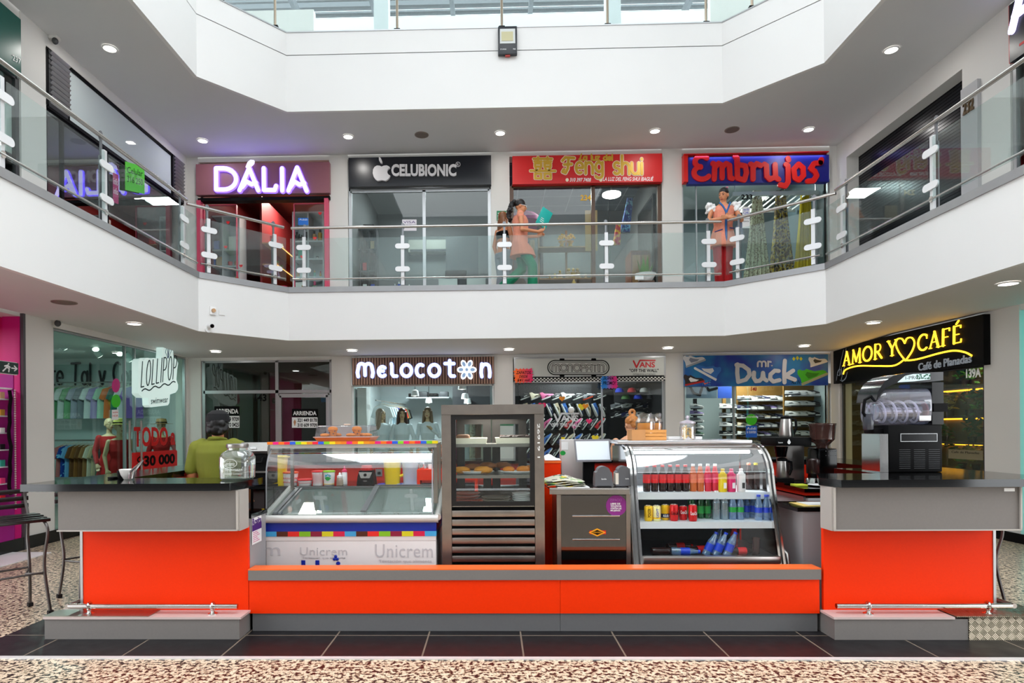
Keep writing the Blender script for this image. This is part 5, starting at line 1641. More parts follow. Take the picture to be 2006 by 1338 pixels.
speaker(845,686,'g','round grey ceiling speaker above the wooden sign')
speaker(1440,678,'g','round brown ceiling speaker above the sneaker sign')
def wall_cam(px,py,X,label):
 p = WX(px,py,X)
 t = thing('security_camera',label,'camera',tuple(p),None)
 s = 1 if X < 0 else -1
 b = B().box(p.x + .002,p.x + .12,p.y - .05,p.y + .05,p.z - .02,p.z + .05,.015)
 b.obj('housing',mat('camera_white',(206,204,200),.4),t)
 B().ball((p.x + .09,p.y - .03,p.z - .05),(.04,.04,.045),12,8).obj('dome',mat('camera_lens',(60,60,62),.2),t)
wall_cam(98,76,XL,'white dome camera on the upper left wall')
wall_cam(103,627,XL,'white dome camera on the low left pillar top')
# camera and socket on the angled balcony front
def on_chamfer(px,py,off=.0):
 d = ray(px,py)
 n2 = Vector((1.1,-1.0,0)).normalized()
 a = Vector((A[0],A[1],EYE)) + n2 * off
 tt = (a - Vector((0,0,EYE))).dot(n2) / d.dot(n2)
 return Vector((0,0,EYE)) + d * tt
p = on_chamfer(412,622)
t = thing('bullet_camera','small white bullet camera with black lens on the angled balcony front','camera',tuple(on_chamfer(408,645)))
n2 = Vector((1.1,-1.0,0)).normalized()
u2 = Vector((1.0,1.1,0)).normalized()
q = on_chamfer(407,646)
B().tube([q + n2 * .001,q + n2 * .03],.045,14).obj('base',pwhite,t)
B().tube([q + n2 * .03,q + n2 * .07 + Vector((0,0,.04))],.014,8).obj('arm',pwhite,t)
e = q + n2 * .06 + Vector((0,0,.05))
B().tube([e - n2 * .02,e + n2 * .09 + Vector((0,0,-.01))],.034,12).obj('barrel',pwhite,t)
B().tube([e + n2 * .0905 + Vector((0,0,-.01)),e + n2 * .1 + Vector((0,0,-.012))],.03,12).obj('lens',black,t)
q = on_chamfer(416,609)
t = thing('wall_outlet','small white outlet box with brown plug above the bullet camera','outlet',tuple(q))
b = B().extrude([q + u2 * a + Vector((0,0,c)) + n2 * .001 for a,c in ((-.045,-.06),(.045,-.06),(.045,.06),(-.045,.06))],n2 * .03); b.obj('box',pwhite,t)
B().tube([q + n2 * .032,q + n2 * .06],.03,10).obj('plug',mat('plug_tan',(190,150,110),.5),t)
q = on_chamfer(434,613)
b = B().extrude([q + u2 * a + Vector((0,0,c)) + n2 * .001 for a,c in ((-.045,-.035),(.045,-.035),(.045,.04),(-.045,.04))],n2 * .012)
tag(b.obj('cover_plate',white),'blank white cover plate beside the outlet box','cover plate')
# floodlight on the top fascia
p = W(994,78,10.45)
t = thing('floodlight','black square floodlight hanging on the white top fascia','floodlight',(p.x,10.36,p.z))
w_,h0,h1 = .155,wz(106,10.36),wz(51,10.36)
bx(p.x - w_,p.x + w_,10.36,10.43,h0,h1,.008).obj('housing',mat('flood_black',(26,30,36),.4),t)
bx(p.x - w_ + .03,p.x + w_ - .03,10.352,10.359,h0 + .17,h1 - .05).obj('reflector',mat('flood_frame',(196,200,198),.3),t)
bx(p.x - .1,p.x + .09,10.345,10.351,h0 + .21,h1 - .1).obj('led_panel',mat('flood_yellow',(186,180,140),.4),t)
text('maker_mark','SYLVANIA',frame4((p.x - .12,10.359,h0 + .07),(p.x - .02,10.359,h0 + .07),(p.x - .12,10.359,h0 + .09)),pwhite,t,.001)
text('maker_mark','IP65',frame4((p.x + .09,10.359,h0 + .07),(p.x + .13,10.359,h0 + .07),(p.x + .09,10.359,h0 + .09)),pwhite,t,.001)
bx(p.x - .04,p.x + .04,10.38,10.42,h0 - .02,h0).obj('bracket',mat('flood_red',(170,40,30),.5),t)
# ============================================================ upper shop signs
SY = YB - .10          # front face of the sign boards
def board(t,px0,py0,px1,py1,m,Y=SY,name='board',back=YB + .02):
 a,c = W(px0,py1,Y),W(px1,py0,Y)
 return bx(a.x,c.x,Y,back,a.z,c.z).obj(name,m,t)
def rim(t,px0,py0,px1,py1,m,Y,wd,name='frame'):
 a,c = W(px0,py1,Y),W(px1,py0,Y)
 b = B().box(a.x,a.x + wd,Y,Y + .05,a.z,c.z).box(c.x - wd,c.x,Y,Y + .05,a.z,c.z).box(a.x + wd,c.x - wd,Y,Y + .05,c.z - wd,c.z)
 return b.obj(name,m,t)
sign_of = lambda name,lab,px,py: thing(name,lab,'sign',tuple(W(px,py,SY)))
glowv = mat('letter_violet',(236,232,255),.4,emit=1.9,ecol=(206,198,255))
glows = mat('letter_halo',(120,96,255),.4,emit=3.0,ecol=(112,84,255))
t = sign_of('dalia_sign','mauve shop sign with glowing white letters reading DÁLIA',515,348)
board(t,384,317,645,382,mat('mauve_board',(146,92,102),.5))
fr_ = FY(422,330,605,375,SY)
dl = [[(.02,.04),(.02,.96)],[(.02,.96),(.09,.96)] + arc(.10,.5,.135,.46,90,-90,14) + [(.02,.04)],
  [(.27,.02),(.375,.98),(.47,.02)],[(.30,.16),(.345,.4),(.40,.28),(.445,.36)],
  [(.53,.98),(.53,.04),(.645,.04),(.66,.22)],
  [(.725,.02),(.725,.98)],
  [(.79,.02),(.885,1.02),(.985,.02)],[(.81,.16),(.855,.42),(.91,.28),(.96,.36)]]
strokes(B(),dl,fr_,.098,.045,0).obj('letter_side',glows,t)
strokes(B(),dl,fr_,.07,.012,.046).obj('lettering',glowv,t)
plate(B(),FY(481,315,500,331,SY),[(.1,.1),(.3,.7),(.6,1),(.95,.95),(.9,.6),(.6,.25)],.05).obj('accent',glowv,t)
a_,c_ = W(386,393,SY),W(645,382,SY)
bx(a_.x,c_.x,SY + .03,YB + .1,a_.z,c_.z - .005).obj('shutter_box',blackm,t)
t = sign_of('phone_sign','black shop sign with silver apple and letters CELUBIONIC',822,335)
board(t,683,304,962,366,mat('navy_board',(12,16,26),.3))
silver = mat('letter_silver',(206,204,206),.4,.1,emit=.12)
text('lettering','CELUBIONIC',FY(767,322.5,894,346,SY - .001),silver,t,.03,bold=.035)
text('trade_ring','R',FY(895,320,899,325,SY - .001),silver,t,.005)
strokes(B(),[_o(1)],FY(893,317.5,901.5,326.5,SY),.008,.006).obj('ring',silver,t)
ap = [(.5,.80),(.62,.86),(.78,.88),(.90,.82),(.97,.74),(.86,.66),(.80,.54),(.82,.40),(.90,.30),(.98,.26),(.92,.12),(.82,.0),(.72,-.06),(.62,-.04),(.5,-.01),(.38,-.04),(.26,-.06),(.14,.04),(.05,.2),(.0,.4),(.02,.62),(.10,.78),(.24,.87),(.38,.86)]
plate(B(),FY(731,322,766,354,SY),ap,.05).obj('apple_shape',silver,t)
plate(B(),FY(742,309,750,322,SY),[(.1,1),(.6,.8),(.95,.3),(.9,0),(.5,.1),(.15,.5)],.05).obj('leaf_shape',silver,t)
t = sign_of('feng_shui_sign','red shop sign with gold double emblem and Feng shui lettering',1150,330)
board(t,1004,300.5,1297,361,red)
goldm = mat('letter_gold',(206,164,50),.4,.2)
goldd = mat('letter_gold_edge',(236,226,200),.5)
half = lambda o: [[(o + .0,.96),(o + .44,.96)],[(o + .22,1.04),(o + .22,.84)],[(o + .04,.84),(o + .40,.84)],[(o + .07,.74),(o + .37,.74),(o + .37,.60),(o + .07,.60),(o + .07,.74)],[(o + .06,.40),(o + .38,.40)],[(o + .10,.54),(o + .15,.44)],[(o + .34,.54),(o + .29,.44)],[(o + .07,.27),(o + .37,.27),(o + .37,.05),(o + .07,.05),(o + .07,.27)]]
em = half(.04) + half(.52) + [[(-.12,.40),(1.12,.40)]]
f = FY(1044,310,1083,352,SY)
strokes(B(),em,f,.062,.01,0).obj('emblem_edge',goldd,t)
strokes(B(),em,f,.042,.012,.006).obj('emblem',goldm,t)
fe = {'F': (.75,[[(0,.80),(.2,1.0),(.8,.97)],[(.42,.98),(.36,.3),(.2,.02),(.0,.1),(.1,.25)],[(.12,.55),(.62,.58)]]),
  'g': (.56,[arc(.26,.42,.24,.30,60,420,16),[(.5,.72),(.5,-.05)] + arc(.25,-.05,.25,.22,0,-150,8)]),
  'h': (.5,[[(0,0),(0,1.15)],[(0,.4)] + arc(.24,.42,.24,.28,180,0,8) + [(.48,0)]]),
  'e': (.52,[[(.05,.36),(.48,.36)] + arc(.26,.36,.24,.34,0,300,14)[1:]]),
  'n': (.5,[[(0,0),(0,.7)],[(0,.4)] + arc(.24,.42,.24,.28,180,0,8) + [(.48,0)]]),
  's': (.4,[arc(.2,.54,.17,.18,40,270,8) + arc(.2,.18,.19,.18,90,-150,8)[1:]]),
  'u': (.5,[[(0,.7),(0,.26)] + arc(.24,.26,.24,.26,180,360,8) + [(.48,.7),(.48,0)]]),
  'i': (.06,[[(.03,0),(.03,.7)],[(.03,.92),(.03,.96)]]),
  'a': (.5,[arc(.23,.35,.22,.33,60,420,14),[(.46,.7),(.46,0)]]),'d': (.5,[arc(.23,.35,.22,.33,60,420,14),[(.46,1.1),(.46,0)]]),
  'l': (.1,[[(.05,1.1),(.05,0)]]),'z': (.42,[[(0,.7),(.4,.7),(0,0),(.42,0)]]),'L': (.5,[[(.3,1.1),(.05,.05),(.5,.0)],[(.05,.05),(-.05,.15)]]),
  'm': (.8,[[(0,0),(0,.7)],[(0,.4)] + arc(.19,.44,.19,.26,180,0,8) + [(.38,0)],[(.38,.44)] + arc(.58,.44,.19,.26,180,0,8) + [(.77,0)]]),
  'o': (.5,[arc(.24,.35,.23,.34,90,450,16)]),'r': (.36,[[(0,0),(0,.7)],[(0,.4)] + arc(.2,.46,.18,.24,160,50,6)]),'t': (.36,[[(.14,1.0),(.14,.15),(.3,.0)],[(0,.7),(.34,.7)]]),
  'c': (.46,[arc(.25,.35,.23,.34,50,310,14)]),'k': (.5,[[(0,0),(0,1.2)],[(.42,.72),(.02,.38),(.46,0)]]),'y': (.46,[[(0,.7),(.22,.08)],[(.46,.7),(.1,-.4)]]),'T': (.7,[[(0,1.1),(.7,1.12)],[(.36,1.1),(.3,0)]]),'C': (.6,[arc(.36,.6,.34,.56,55,300,16)])}
f = FY(1102,309,1258,340,SY)
fw = word('Feng shui',.16,over=fe)
strokes(B(),fw,f,.075,.008).obj('lettering_edge',goldd,t)
strokes(B(),fw,f,.05,.012,.004).obj('lettering',goldm,t)
f = FY(1135,303.5,1200,314,SY)
strokes(B(),word('La luz del',.1,over=fe),f,.03,.012).obj('lettering',goldm,t)
text('phone_number','310 397 7408',FY(1116,348.5,1158,356,SY),pwhite,t,.002,shear=.25,bold=.02)
text('small_lettering','LA LUZ DEL FENG SHUI IBAGUÉ',FY(1181,345,1280,354.5,SY),pwhite,t,.002,shear=.25,bold=.015)
for px in (1111,1177): plate(B(),FY(px - 3.2,349,px + 3.2,356,SY),ngon(.5,.5,.5,.5,14),.002).obj('round_icon',goldd,t)
t = sign_of('embrujos_sign','deep blue shop sign with fat red letters reading Embrujos',1480,328)
bb = mat('royal_blue',(22,26,130),.4,noise=.25,nscale=2.5)
board(t,1348,303,1624,360.5,bb)
red2 = mat('letter_red',(222,22,16),.4)
p = board(t,1340,296,1624,302.6,red2,SY - .06,'top_border')
board(t,1340,302.8,1347.6,356,red2,SY - .03,'side_border')
area('sign_strip',(W(1485,303,SY - .03).x,SY - .04,W(1485,303.5,SY).z - .02),2.5,3.5,(.35,.4,1),size_y=.03)
em2 = {'E': (.85,[arc(.42,.74,.34,.24,40,260,12),arc(.42,.27,.40,.27,100,330,14)]),
  'm': (1.0,[[(.06,.0),(.1,.62),(.0,.68)],[(.1,.5),(.28,.68),(.46,.6),(.46,.06)],[(.46,.5),(.66,.68),(.84,.6),(.86,.08),(.98,.04)]]),
  'b': (.62,[[(.0,1.0),(.1,.9),(.1,.1)],[(.1,.06),(.45,-.02),(.56,.3),(.5,.58),(.12,.64)]]),
  'r': (.56,[[(.14,.02),(.14,.6),(.02,.66)],[(.14,.5),(.32,.68),(.54,.6)]]),
  'u': (.78,[[(.02,.66),(.12,.6),(.14,.15),(.3,.02),(.54,.12)],[(.56,.66),(.58,.1),(.74,.02)]]),
  'j': (.4,[[(.2,.66),(.3,.6),(.3,-.08),(.16,-.26),(-.1,-.2)],[(.3,.92),(.34,.84)]]),
  'o': (.62,[[(.3,.68),(.06,.46),(.1,.1),(.32,.0),(.54,.2),(.52,.52),(.3,.68)]]),
  's': (.7,[[(.66,.74),(.34,.72),(.16,.5),(.36,.38),(.46,.2),(.3,-.02),(.0,-.04)],[(.66,.74),(.7,.88)]])}
f = FY(1358,306,1608,352,SY)
st = word('Embrujos',.13,over=em2)
strokes(B(),st,f,.095,.035,0,caps=4).obj('lettering',red2,t)
# ============================================================ ground floor signs
t = sign_of('melocoton_sign','wood slat shop sign with glowing white letters reading MELOCOTON',830,726)
p = board(t,690,698.5,968,754,mat('wood_back',(96,70,58),.6),SY + .03)
a_,c_ = W(690,754,SY),W(968,698.5,SY)
b = B()
n = 52
for i in range(n):
 x = a_.x + (c_.x - a_.x) * (i + .2) / n
 b.box(x,x + (c_.x - a_.x) / n * .6,SY,SY + .029,a_.z,c_.z)
b.obj('slats',mat('wood_slat',(150,114,94),.55),p)
glw = mat('letter_white_glow',(240,246,255),.4,emit=1.7,ecol=(228,238,255))
glh = mat('letter_blue_halo',(150,170,255),.4,emit=1.1,ecol=(150,170,255))
mel = {'m': (.86,[([(.06,.0),(.02,.3),(.08,.75)] + arc(.24,.72,.17,.25,160,0,8) + [(.42,.1)],[.10,.10,.09]),[(.42,.70)] + arc(.60,.72,.18,.25,170,20,8) + [(.84,.3),(.80,.0)]]),
  'e': (.60,[[(.5,.66)] + arc(.32,.38,.28,.36,60,310,16) + [],[(.08,.42),(.38,.42)]]),
  'l': (.40,[[(.04,.96),(.08,.8),(.08,.2),(.2,.04),(.42,.04)]]),
  'o': (.72,[arc(.36,.46,.31,.44,90,450,22)]),
  'c': (.58,[arc(.36,.46,.32,.44,60,305,18)]),
  't': (.52,[[(.26,1.2),(.26,.2),(.34,.04),(.52,.04)],[(.0,.98),(.5,.98)]]),
  'n': (.60,[[(.06,.0),(.02,.3),(.06,.95)],[(.06,.7)] + arc(.3,.68,.22,.25,170,20,8) + [(.56,.3),(.54,0)]])}
for s,x0_,x1_ in (('m',697,735),('e',738,760),('l',763,780),('o',782,811),('c',812,833),('o',836,866),('t',869,893),('n',939,964)):
 f = FY(x0_ + 3,712,x1_ - 3,738,SY)
 sc = mel[s][0]
 pl = [[(a / sc,c) for a,c in (q[0] if isinstance(q,tuple) else q)] for q in mel[s][1]]
 strokes(B(),pl,f,.072,.03,0).obj('letter_side',glh,t)
 strokes(B(),pl,f,.054,.008,.03).obj('letter',glw,t)
f = FY(895,703,934,746,SY)
b,b2 = B(),B()
for k in range(6):
 a0 = PI / 6 + k * PI / 3 + PI / 6 * 0 + PI / 2
 cx_,cy_2 = .5 + .29 * math.cos(a0),.5 + .29 * math.sin(a0)
 el = [(cx_ + .20 * math.cos(q) * math.cos(a0) - .135 * math.sin(q) * math.sin(a0),cy_2 + .20 * math.cos(q) * math.sin(a0) + .135 * math.sin(q) * math.cos(a0)) for q in [2 * PI * j / 16 for j in range(16)]]
 plate(b,f,el,.03)
 el2 = [(cx_ + .6 * (x - cx_),cy_2 + .6 * (y - cy_2)) for x,y in el]
 plate(b2,f,el2,.004,.0305)
b.obj('flower_petal',glw,t)
b2.obj('petal_centre',mat('petal_blue',(150,180,216),.5,emit=.5),t)
plate(B(),f,ngon(.5,.5,.15,.14,18),.036).obj('flower_eye',glw,t)
plate(B(),f,ngon(.5,.5,.08,.075,14),.004,.0365).obj('eye_ring',mat('petal_blue'),t)
t = sign_of('skate_sign','pale grey shop sign with skateboard logo and checkered bottom strip',1155,722)
board(t,1008,698,1303,737.5,mat('pale_board',(176,178,172),.45,emit=.12))
rim(t,1007,697,1304,737,alu,SY - .01,.03)
b = B(); a_,c_ = W(1009,748.5,SY),W(1303,738,SY)
nx_ = 84
chk_w,chk_k = [],[]
b.mi = 0
dx_,dz_ = (c_.x - a_.x) / nx_,(c_.z - a_.z) / 3
for i in range(nx_):
 for j in range(3):
  b.mi = (i + j) % 2
  b.poly([(a_.x + i * dx_,SY,a_.z + j * dz_),(a_.x + (i + 1) * dx_,SY,a_.z + j * dz_),(a_.x + (i + 1) * dx_,SY,a_.z + (j + 1) * dz_),(a_.x + i * dx_,SY,a_.z + (j + 1) * dz_)])
b.mi = 0
b.box(a_.x,c_.x,SY + .002,SY + .03,a_.z,c_.z)
b.obj('checker_strip',[mat('check_white',(206,206,202),.5),blackm],t)
f = FY(1073,706,1193,734,SY)
strokes(B(),[arc(.12,.5,.12,.5,90,270,12) + arc(.88,.5,.12,.5,270,450,12) + [(.12,1)]],f,.018,.006).obj('board_outline',blackm,t)
strokes(B(),[arc(.13,.5,.10,.38,90,270,12) + arc(.87,.5,.10,.38,270,450,12) + [(.13,.88)]],f,.008,.006).obj('inner_outline',blackm,t)
for px in (1101,1163):
 for y0_,y1_ in ((702,706.5),(733.5,738)):
  plate(B(),FY(px - 5,y0_,px + 5,y1_,SY),[(.1,0),(.9,0),(1,.5),(.9,1),(.1,1),(0,.5)],.006).obj('wheel',blackm,t)
f = FY(1082,714,1184,727,SY)
mw_ = word('MONOPATIN',.13,over={'M': GL['m'],'N': (.6,GL['n'][1]),'A': (.6,[[(0,0),(0,.7)] + arc(.3,.7,.3,.3,180,0,8) + [(.6,0)],[(0,.4),(.6,.4)]]),'T': (.6,[[(0,1),(.6,1)],[(.3,1),(.3,0)]])})
strokes(B(),mw_,f,.03,.004).obj('lettering',blackm,t)
strokes(B(),mw_,f,.012,.001,.0045).obj('lettering_core',mat('check_white'),t)
vred = mat('vans_red',(196,20,30),.45)
def vans(par,px0,py0,px1,py1,Y,m,wd,nm='lettering'):
 f = FY(px0,py0,px1,py1,Y)
 strokes(B(),[[(0,.86),(.14,.02),(.3,.93),(1.0,.93)]],f,wd,.004,caps=3).obj(nm,m,par)
 text(nm,'ANS',FY(px0 + (px1 - px0) * .27,py0 + (py1 - py0) * .26,px1,py1,Y),m,par,.004,bold=.03)
vans(t,1241,705,1283,720,SY,vred,.03)
text('slogan','"OFF THE WALL"',FY(1233,722.5,1290,729,SY),blackm,t,.003,bold=.02)
text('small_print','DISTRIBUIDOR AUTORIZADO',FY(1240,731.5,1284,736,SY),darkg,t,.002)
def burst(label,px0,py0,px1,py1,Y,m,lines,n=18,seed=1):
 t = thing('price_burst',label,'sign',tuple(W((px0 + px1) / 2,(py0 + py1) / 2,Y)),'starburst price signs')
 rd = random.Random(seed)
 pts = []
 for k in range(n * 2):
  a = 2 * PI * k / (n * 2)
  s = max(abs(math.cos(a)),abs(math.sin(a)))
  r = .5 / s * (1.0 if k % 2 else .82) * rd.uniform(.95,1.04)
  pts.append((.5 + r * math.cos(a),.5 + r * math.sin(a)))
 plate(B(),FY(px0,py0,px1,py1,Y),pts,.004).obj('card',m,t)
 for s,x0_,y0_,x1_,y1_ in lines: text('handwriting',s,FY(x0_,y0_,x1_,y1_,Y - .004),blackm,t,.001,shear=.2,bold=.02)
def grad(name,ca,cb,axis,a,c):
 m = mat(name,ca,.5)
 n,l = m.node_tree.nodes,m.node_tree.links
 tc = n.new('ShaderNodeTexCoord'); sp = n.new('ShaderNodeSeparateXYZ'); r = n.new('ShaderNodeMapRange'); mx = n.new('ShaderNodeMix'); mx.data_type = 'RGBA'
 l.new(tc.outputs['Object'],sp.inputs['Vector']); l.new(sp.outputs[axis],r.inputs['Value'])
 r.inputs['From Min'].default_value = a; r.inputs['From Max'].default_value = c
 mx.inputs['A'].default_value = lin(ca) + (1,); mx.inputs['B'].default_value = lin(cb) + (1,)
 l.new(r.outputs['Result'],mx.inputs['Factor']); l.new(mx.outputs['Result'],n['Principled BSDF'].inputs['Base Color'])
 return m
burst('orange to pink starburst sign at the corner of the skate shop',1006,721,1045,751,SY - .03,grad('burst_orange',(240,96,20),(226,20,96),'X',-.12,.15),[('ZAPATOS',1011,727,1040,733),('DESDE',1017,735,1034,740),('$41 mil',1013,742,1038,748)],seed=2)
burst('blue to pink starburst sign hanging over the skate shop door',1176,736,1211,762,SY - .03,grad('burst_blue',(20,130,220),(226,20,130),'X',-.06,.08),[('¡SUPER',1181,739,1202,745),('PROMO!',1181,747,1206,754)],seed=4)
# sneaker shop sign
t = sign_of('sneaker_sign','blue shop sign with painted sneakers and white Duck lettering',1480,725)
dkb = mat('duck_blue',(20,62,160),.4)
n_,l_ = dkb.node_tree.nodes,dkb.node_tree.links
tc = n_.new('ShaderNodeTexCoord'); wv = n_.new('ShaderNodeTexNoise'); wv.inputs['Scale'].default_value = 2.2
r = n_.new('ShaderNodeValToRGB'); r.color_ramp.elements[0].color = lin((18,40,150)) + (1,); r.color_ramp.elements[0].position = .35; r.color_ramp.elements[1].color = lin((14,116,170)) + (1,); r.color_ramp.elements[1].position = .65
l_.new(tc.outputs['Object'],wv.inputs['Vector']); l_.new(wv.outputs['Fac'],r.inputs['Fac']); l_.new(r.outputs['Color'],n_['Principled BSDF'].inputs['Base Color'])
board(t,1342,694,1622,757,dkb)
dw = mat('duck_white',(200,200,204),.5)
dk = {'D': (.86,[([(.1,.95),(.08,.5),(.14,.02)]),[(.04,.92),(.4,.88),(.72,.66),(.78,.4),(.56,.14),(.14,.02)]]),
  'u': (.78,[[(.06,.52),(.04,.25),(.16,.06),(.36,.08),(.52,.22),(.56,.50)],[(.56,.50),(.6,.2),(.76,.1)]]),
  'c': (.66,[[(.56,.60),(.34,.62),(.1,.42),(.08,.2),(.26,.04),(.6,.12)]]),
  'k': (.74,[[(.14,1.15),(.1,.6),(.12,.0)],[(.6,.62),(.16,.34),(.7,.14)]])}
f = FY(1441,712,1558,749,SY)
strokes(B(),word('Duck',.10,over=dk),f,.075,.014).obj('lettering',dw,t)
f = FY(1484,708,1510,718,SY)
strokes(B(),word('mr',.25),f,.03,.014).obj('lettering',dw,t)
plate(B(),FY(1510,715,1513,718,SY),ngon(.5,.5,.5,.5,8),.014).obj('full_stop',dw,t)
SHO = [(0,.1),(.03,.4),(-.01,.72),(.04,.9),(.12,.92),(.2,.8),(.3,.76),(.36,.8),(.46,.66),(.6,.48),(.76,.42),(.9,.36),(.98,.24),(1.0,.1)]
def painted(par,cx_,cy_,L,ang,flip,c1,c2,c3):
 """Flat painted sneaker on the sign: upper, panel, sole."""
 ca,sa = math.cos(ang),math.sin(ang)
 def tr(pts):
  o = []
  for a,c in pts:
   x = (a - .5) * L * (-1 if flip else 1); y = (c - .3) * L * .62
   o.append((cx_ + x * ca + y * sa,cy_ - (-x * sa + y * ca)))
  return o
 def pl(pts,m,g,nm):
  q = [W(x,y,SY - g) for x,y in tr(pts)]
  B().extrude(q,(0,.002,0)).obj(nm,m,par)
 pl(SHO,mat('shoe_%d_%d_%d' % c1,c1,.5),.003,'painted_upper')
 pl([(.3,.22),(.24,.5),(.34,.62),(.48,.46),(.62,.34),(.74,.26),(.6,.18)],mat('shoe_%d_%d_%d' % c2,c2,.5),.006,'painted_panel')
 pl([(-.02,-.02),(-.02,.13),(1.0,.13),(1.03,.04),(.98,-.02)],mat('shoe_%d_%d_%d' % c3,c3,.5),.006,'painted_sole')
painted(t,1361,706,40,-.35,False,(206,208,212),(120,130,150),(150,156,166))
painted(t,1385,726,48,.5,True,(46,110,190),(220,222,226),(226,226,226))
painted(t,1360,745,38,-.2,False,(40,30,30),(226,226,226),(176,26,22))
painted(t,1593,735,54,-.4,False,(60,170,40),(30,120,30),(150,156,120))
painted(t,1603,708,34,-.3,False,(196,200,200),(40,40,44),(206,206,206))
text('print','NIKE',FY(1376,744,1393,755,SY),mat('print_sky',(60,150,200),.5),t,.002,shear=.2)
strokes(B(),[([(0,.8),(.2,.2),(1,.9)],[.004,.02,.002])],FY(1378,748,1391,753,SY - .003),.015,.001).obj('swoosh',mat('lid_orange'),t)
yl = mat('print_yellow',(196,190,30),.5)
for k in (-1,0,1): plate(B(),FY(1562 + k * 7 - 4,697 + abs(k) * 2,1562 + k * 7 + 4,706 + abs(k),SY),[(.5,1),(.9,.5),(.5,0),(.1,.5)],.003).obj('leaf_mark',yl,t)
text('signature','ALL IN',FY(1550,745,1568,752,SY),blackm,t,.002,shear=.4)
# coffee sign on the right wall
XS = XR - .09
t = thing('coffee_sign','black shop sign with yellow neon letters AMOR Y CAFÉ','sign',tuple(WX(1780,690,XS)))
p0,p1 = WX(1630,757,XS),WX(1927,722,XS)
q0,q1 = WX(1630,688,XS),WX(1927,618,XS)
bx(XS,XR + .1,p0.y,p1.y,2.27,2.935).obj('board',blackm,t)
neon = mat('neon_yellow',(255,206,60),.4,emit=3.0,ecol=(255,190,40))
sr = {'A': (.66,[([(0,0),(.33,1)],[.014,.014]),([(.33,1),(.62,0)],[.034,.034]),([(.12,.36),(.5,.36)],[.012,.012]),([(-.06,0),(.12,0)],.012),([(.5,0),(.76,0)],.012)]),
  'M': (.86,[([(.06,0),(.12,1)],.014),([(.12,1),(.42,.14)],.034),([(.42,.14),(.74,1)],.014),([(.74,1),(.78,0)],.034),([(-.04,0),(.16,0)],.012),([(.66,0),(.9,0)],.012)]),
  'O': (.8,[(_o(.8),[.03] * 23)]),
  'R': (.66,[([(.1,0),(.1,1)],.034),([(.1,1),(.32,1)] + arc(.32,.74,.24,.26,90,-90)[1:] + [(.1,.48)],.016),([(.3,.48),(.66,0)],.034),([(0,0),(.22,0)],.012)]),
  'Y': (.7,[([(.04,1),(.36,.46)],.034),([(.68,1),(.36,.46)],.014),([(.36,.46),(.36,0)],.034),([(.24,0),(.48,0)],.012),([(-.06,1),(.16,1)],.012),([(.56,1),(.78,1)],.012)]),
  'C': (.74,[(arc(.42,.5,.40,.5,50,310,20),.026),([(.68,.95),(.69,.7)],.012)]),
  'F': (.56,[([(.1,0),(.1,1)],.034),([(.1,1),(.54,1),(.54,.84)],.014),([(.1,.5),(.42,.5)],.014),([(0,0),(.22,0)],.012)]),
  'E': (.58,[([(.1,0),(.1,1)],.034),([(.1,1),(.54,1),(.54,.86)],.014),([(.1,.5),(.42,.5)],.014),([(.1,0),(.56,0),(.58,.18)],.014),([(.24,1.12),(.4,1.3)],.02)])}
def sword(s,gap,wk=1.0):
 x,out = 0,[]
 for ch in s:
  if ch == ' ': x += .3; continue
  w,st = sr[ch]
  for pl in st:
   pts,ws = pl if isinstance(pl,tuple) else (pl,.02)
   out.append(([(x + a,c) for a,c in pts],ws))
  x += w + gap
 tot = x - gap
 return [([(a / tot,c) for a,c in pts],[v * wk for v in ws] if isinstance(ws,list) else [ws * wk] * len(pts)) for pts,ws in out]
XN = XS - .005
def FXq(px0,pt0,pb0,px1,pb1): return FX(px0,pt0,pb0,px1,pb1,XN)
strokes(B(),sword('AMOR Y',.2,.95),FXq(1653,691,717,1757,698),.02,.015).obj('lettering',neon,t)
strokes(B(),sword('CAFE',.2,.95),FXq(1799,658,688,1884,672),.02,.015).obj('lettering',neon,t)
hp = FXq(1757,664,706,1793,704)
strokes(B(),[[tuple(q) for q in smooth([(.5,.0),(.15,.4),(.0,.78),(.12,1.0),(.36,1.0),(.5,.80)])],[tuple(q) for q in smooth([(.5,.80),(.64,1.02),(.9,1.04),(1.02,.8),(.86,.42),(.5,.0)])]],hp,.02,.015).obj('neon_heart',neon,t)
P3 = [WX(x,y,XN) for x,y in ((1652,733),(1657,724),(1680,717),(1720,717),(1752,716),(1772,704))]
P4 = [WX(x,y,XN) for x,y in ((1770,703),(1778,706),(1800,703),(1840,692),(1868,687),(1890,690),(1904,697))]
for q in (P3,P4): B().tube(smooth(q),.013,8).obj('neon_line',neon,t)
silv = mat('letter_pale',(150,160,172),.4,emit=.15)
text('lettering','Café de Planadas',FX(1800,712,727,1904,710,XN),silv,t,.012,bold=.015)
text('shop_number','139A',FX(1893,723,741,1922,739,XR - .01),pwhite,t,.005,bold=.03)
hand = [[(.55,1),(.4,.7),(.3,.45)],[(.75,1),(.7,.75),(.75,.5)],[(.3,.45),(.15,.3),(.1,.1)],[(.3,.45),(.35,.2)],[(.45,.45),(.5,.2)],[(.75,.5),(.6,.3),(.5,.05)],arc(.3,.32,.15,.1,0,360,12),[(.4,.05),(.6,-.04),(.85,.05),(.95,.2)],arc(.7,.1,.2,.12,180,360,8)]
strokes(B(),hand,FX(1636,694,752,1661,745,XN),.006,.003).obj('line_drawing',silv,t)
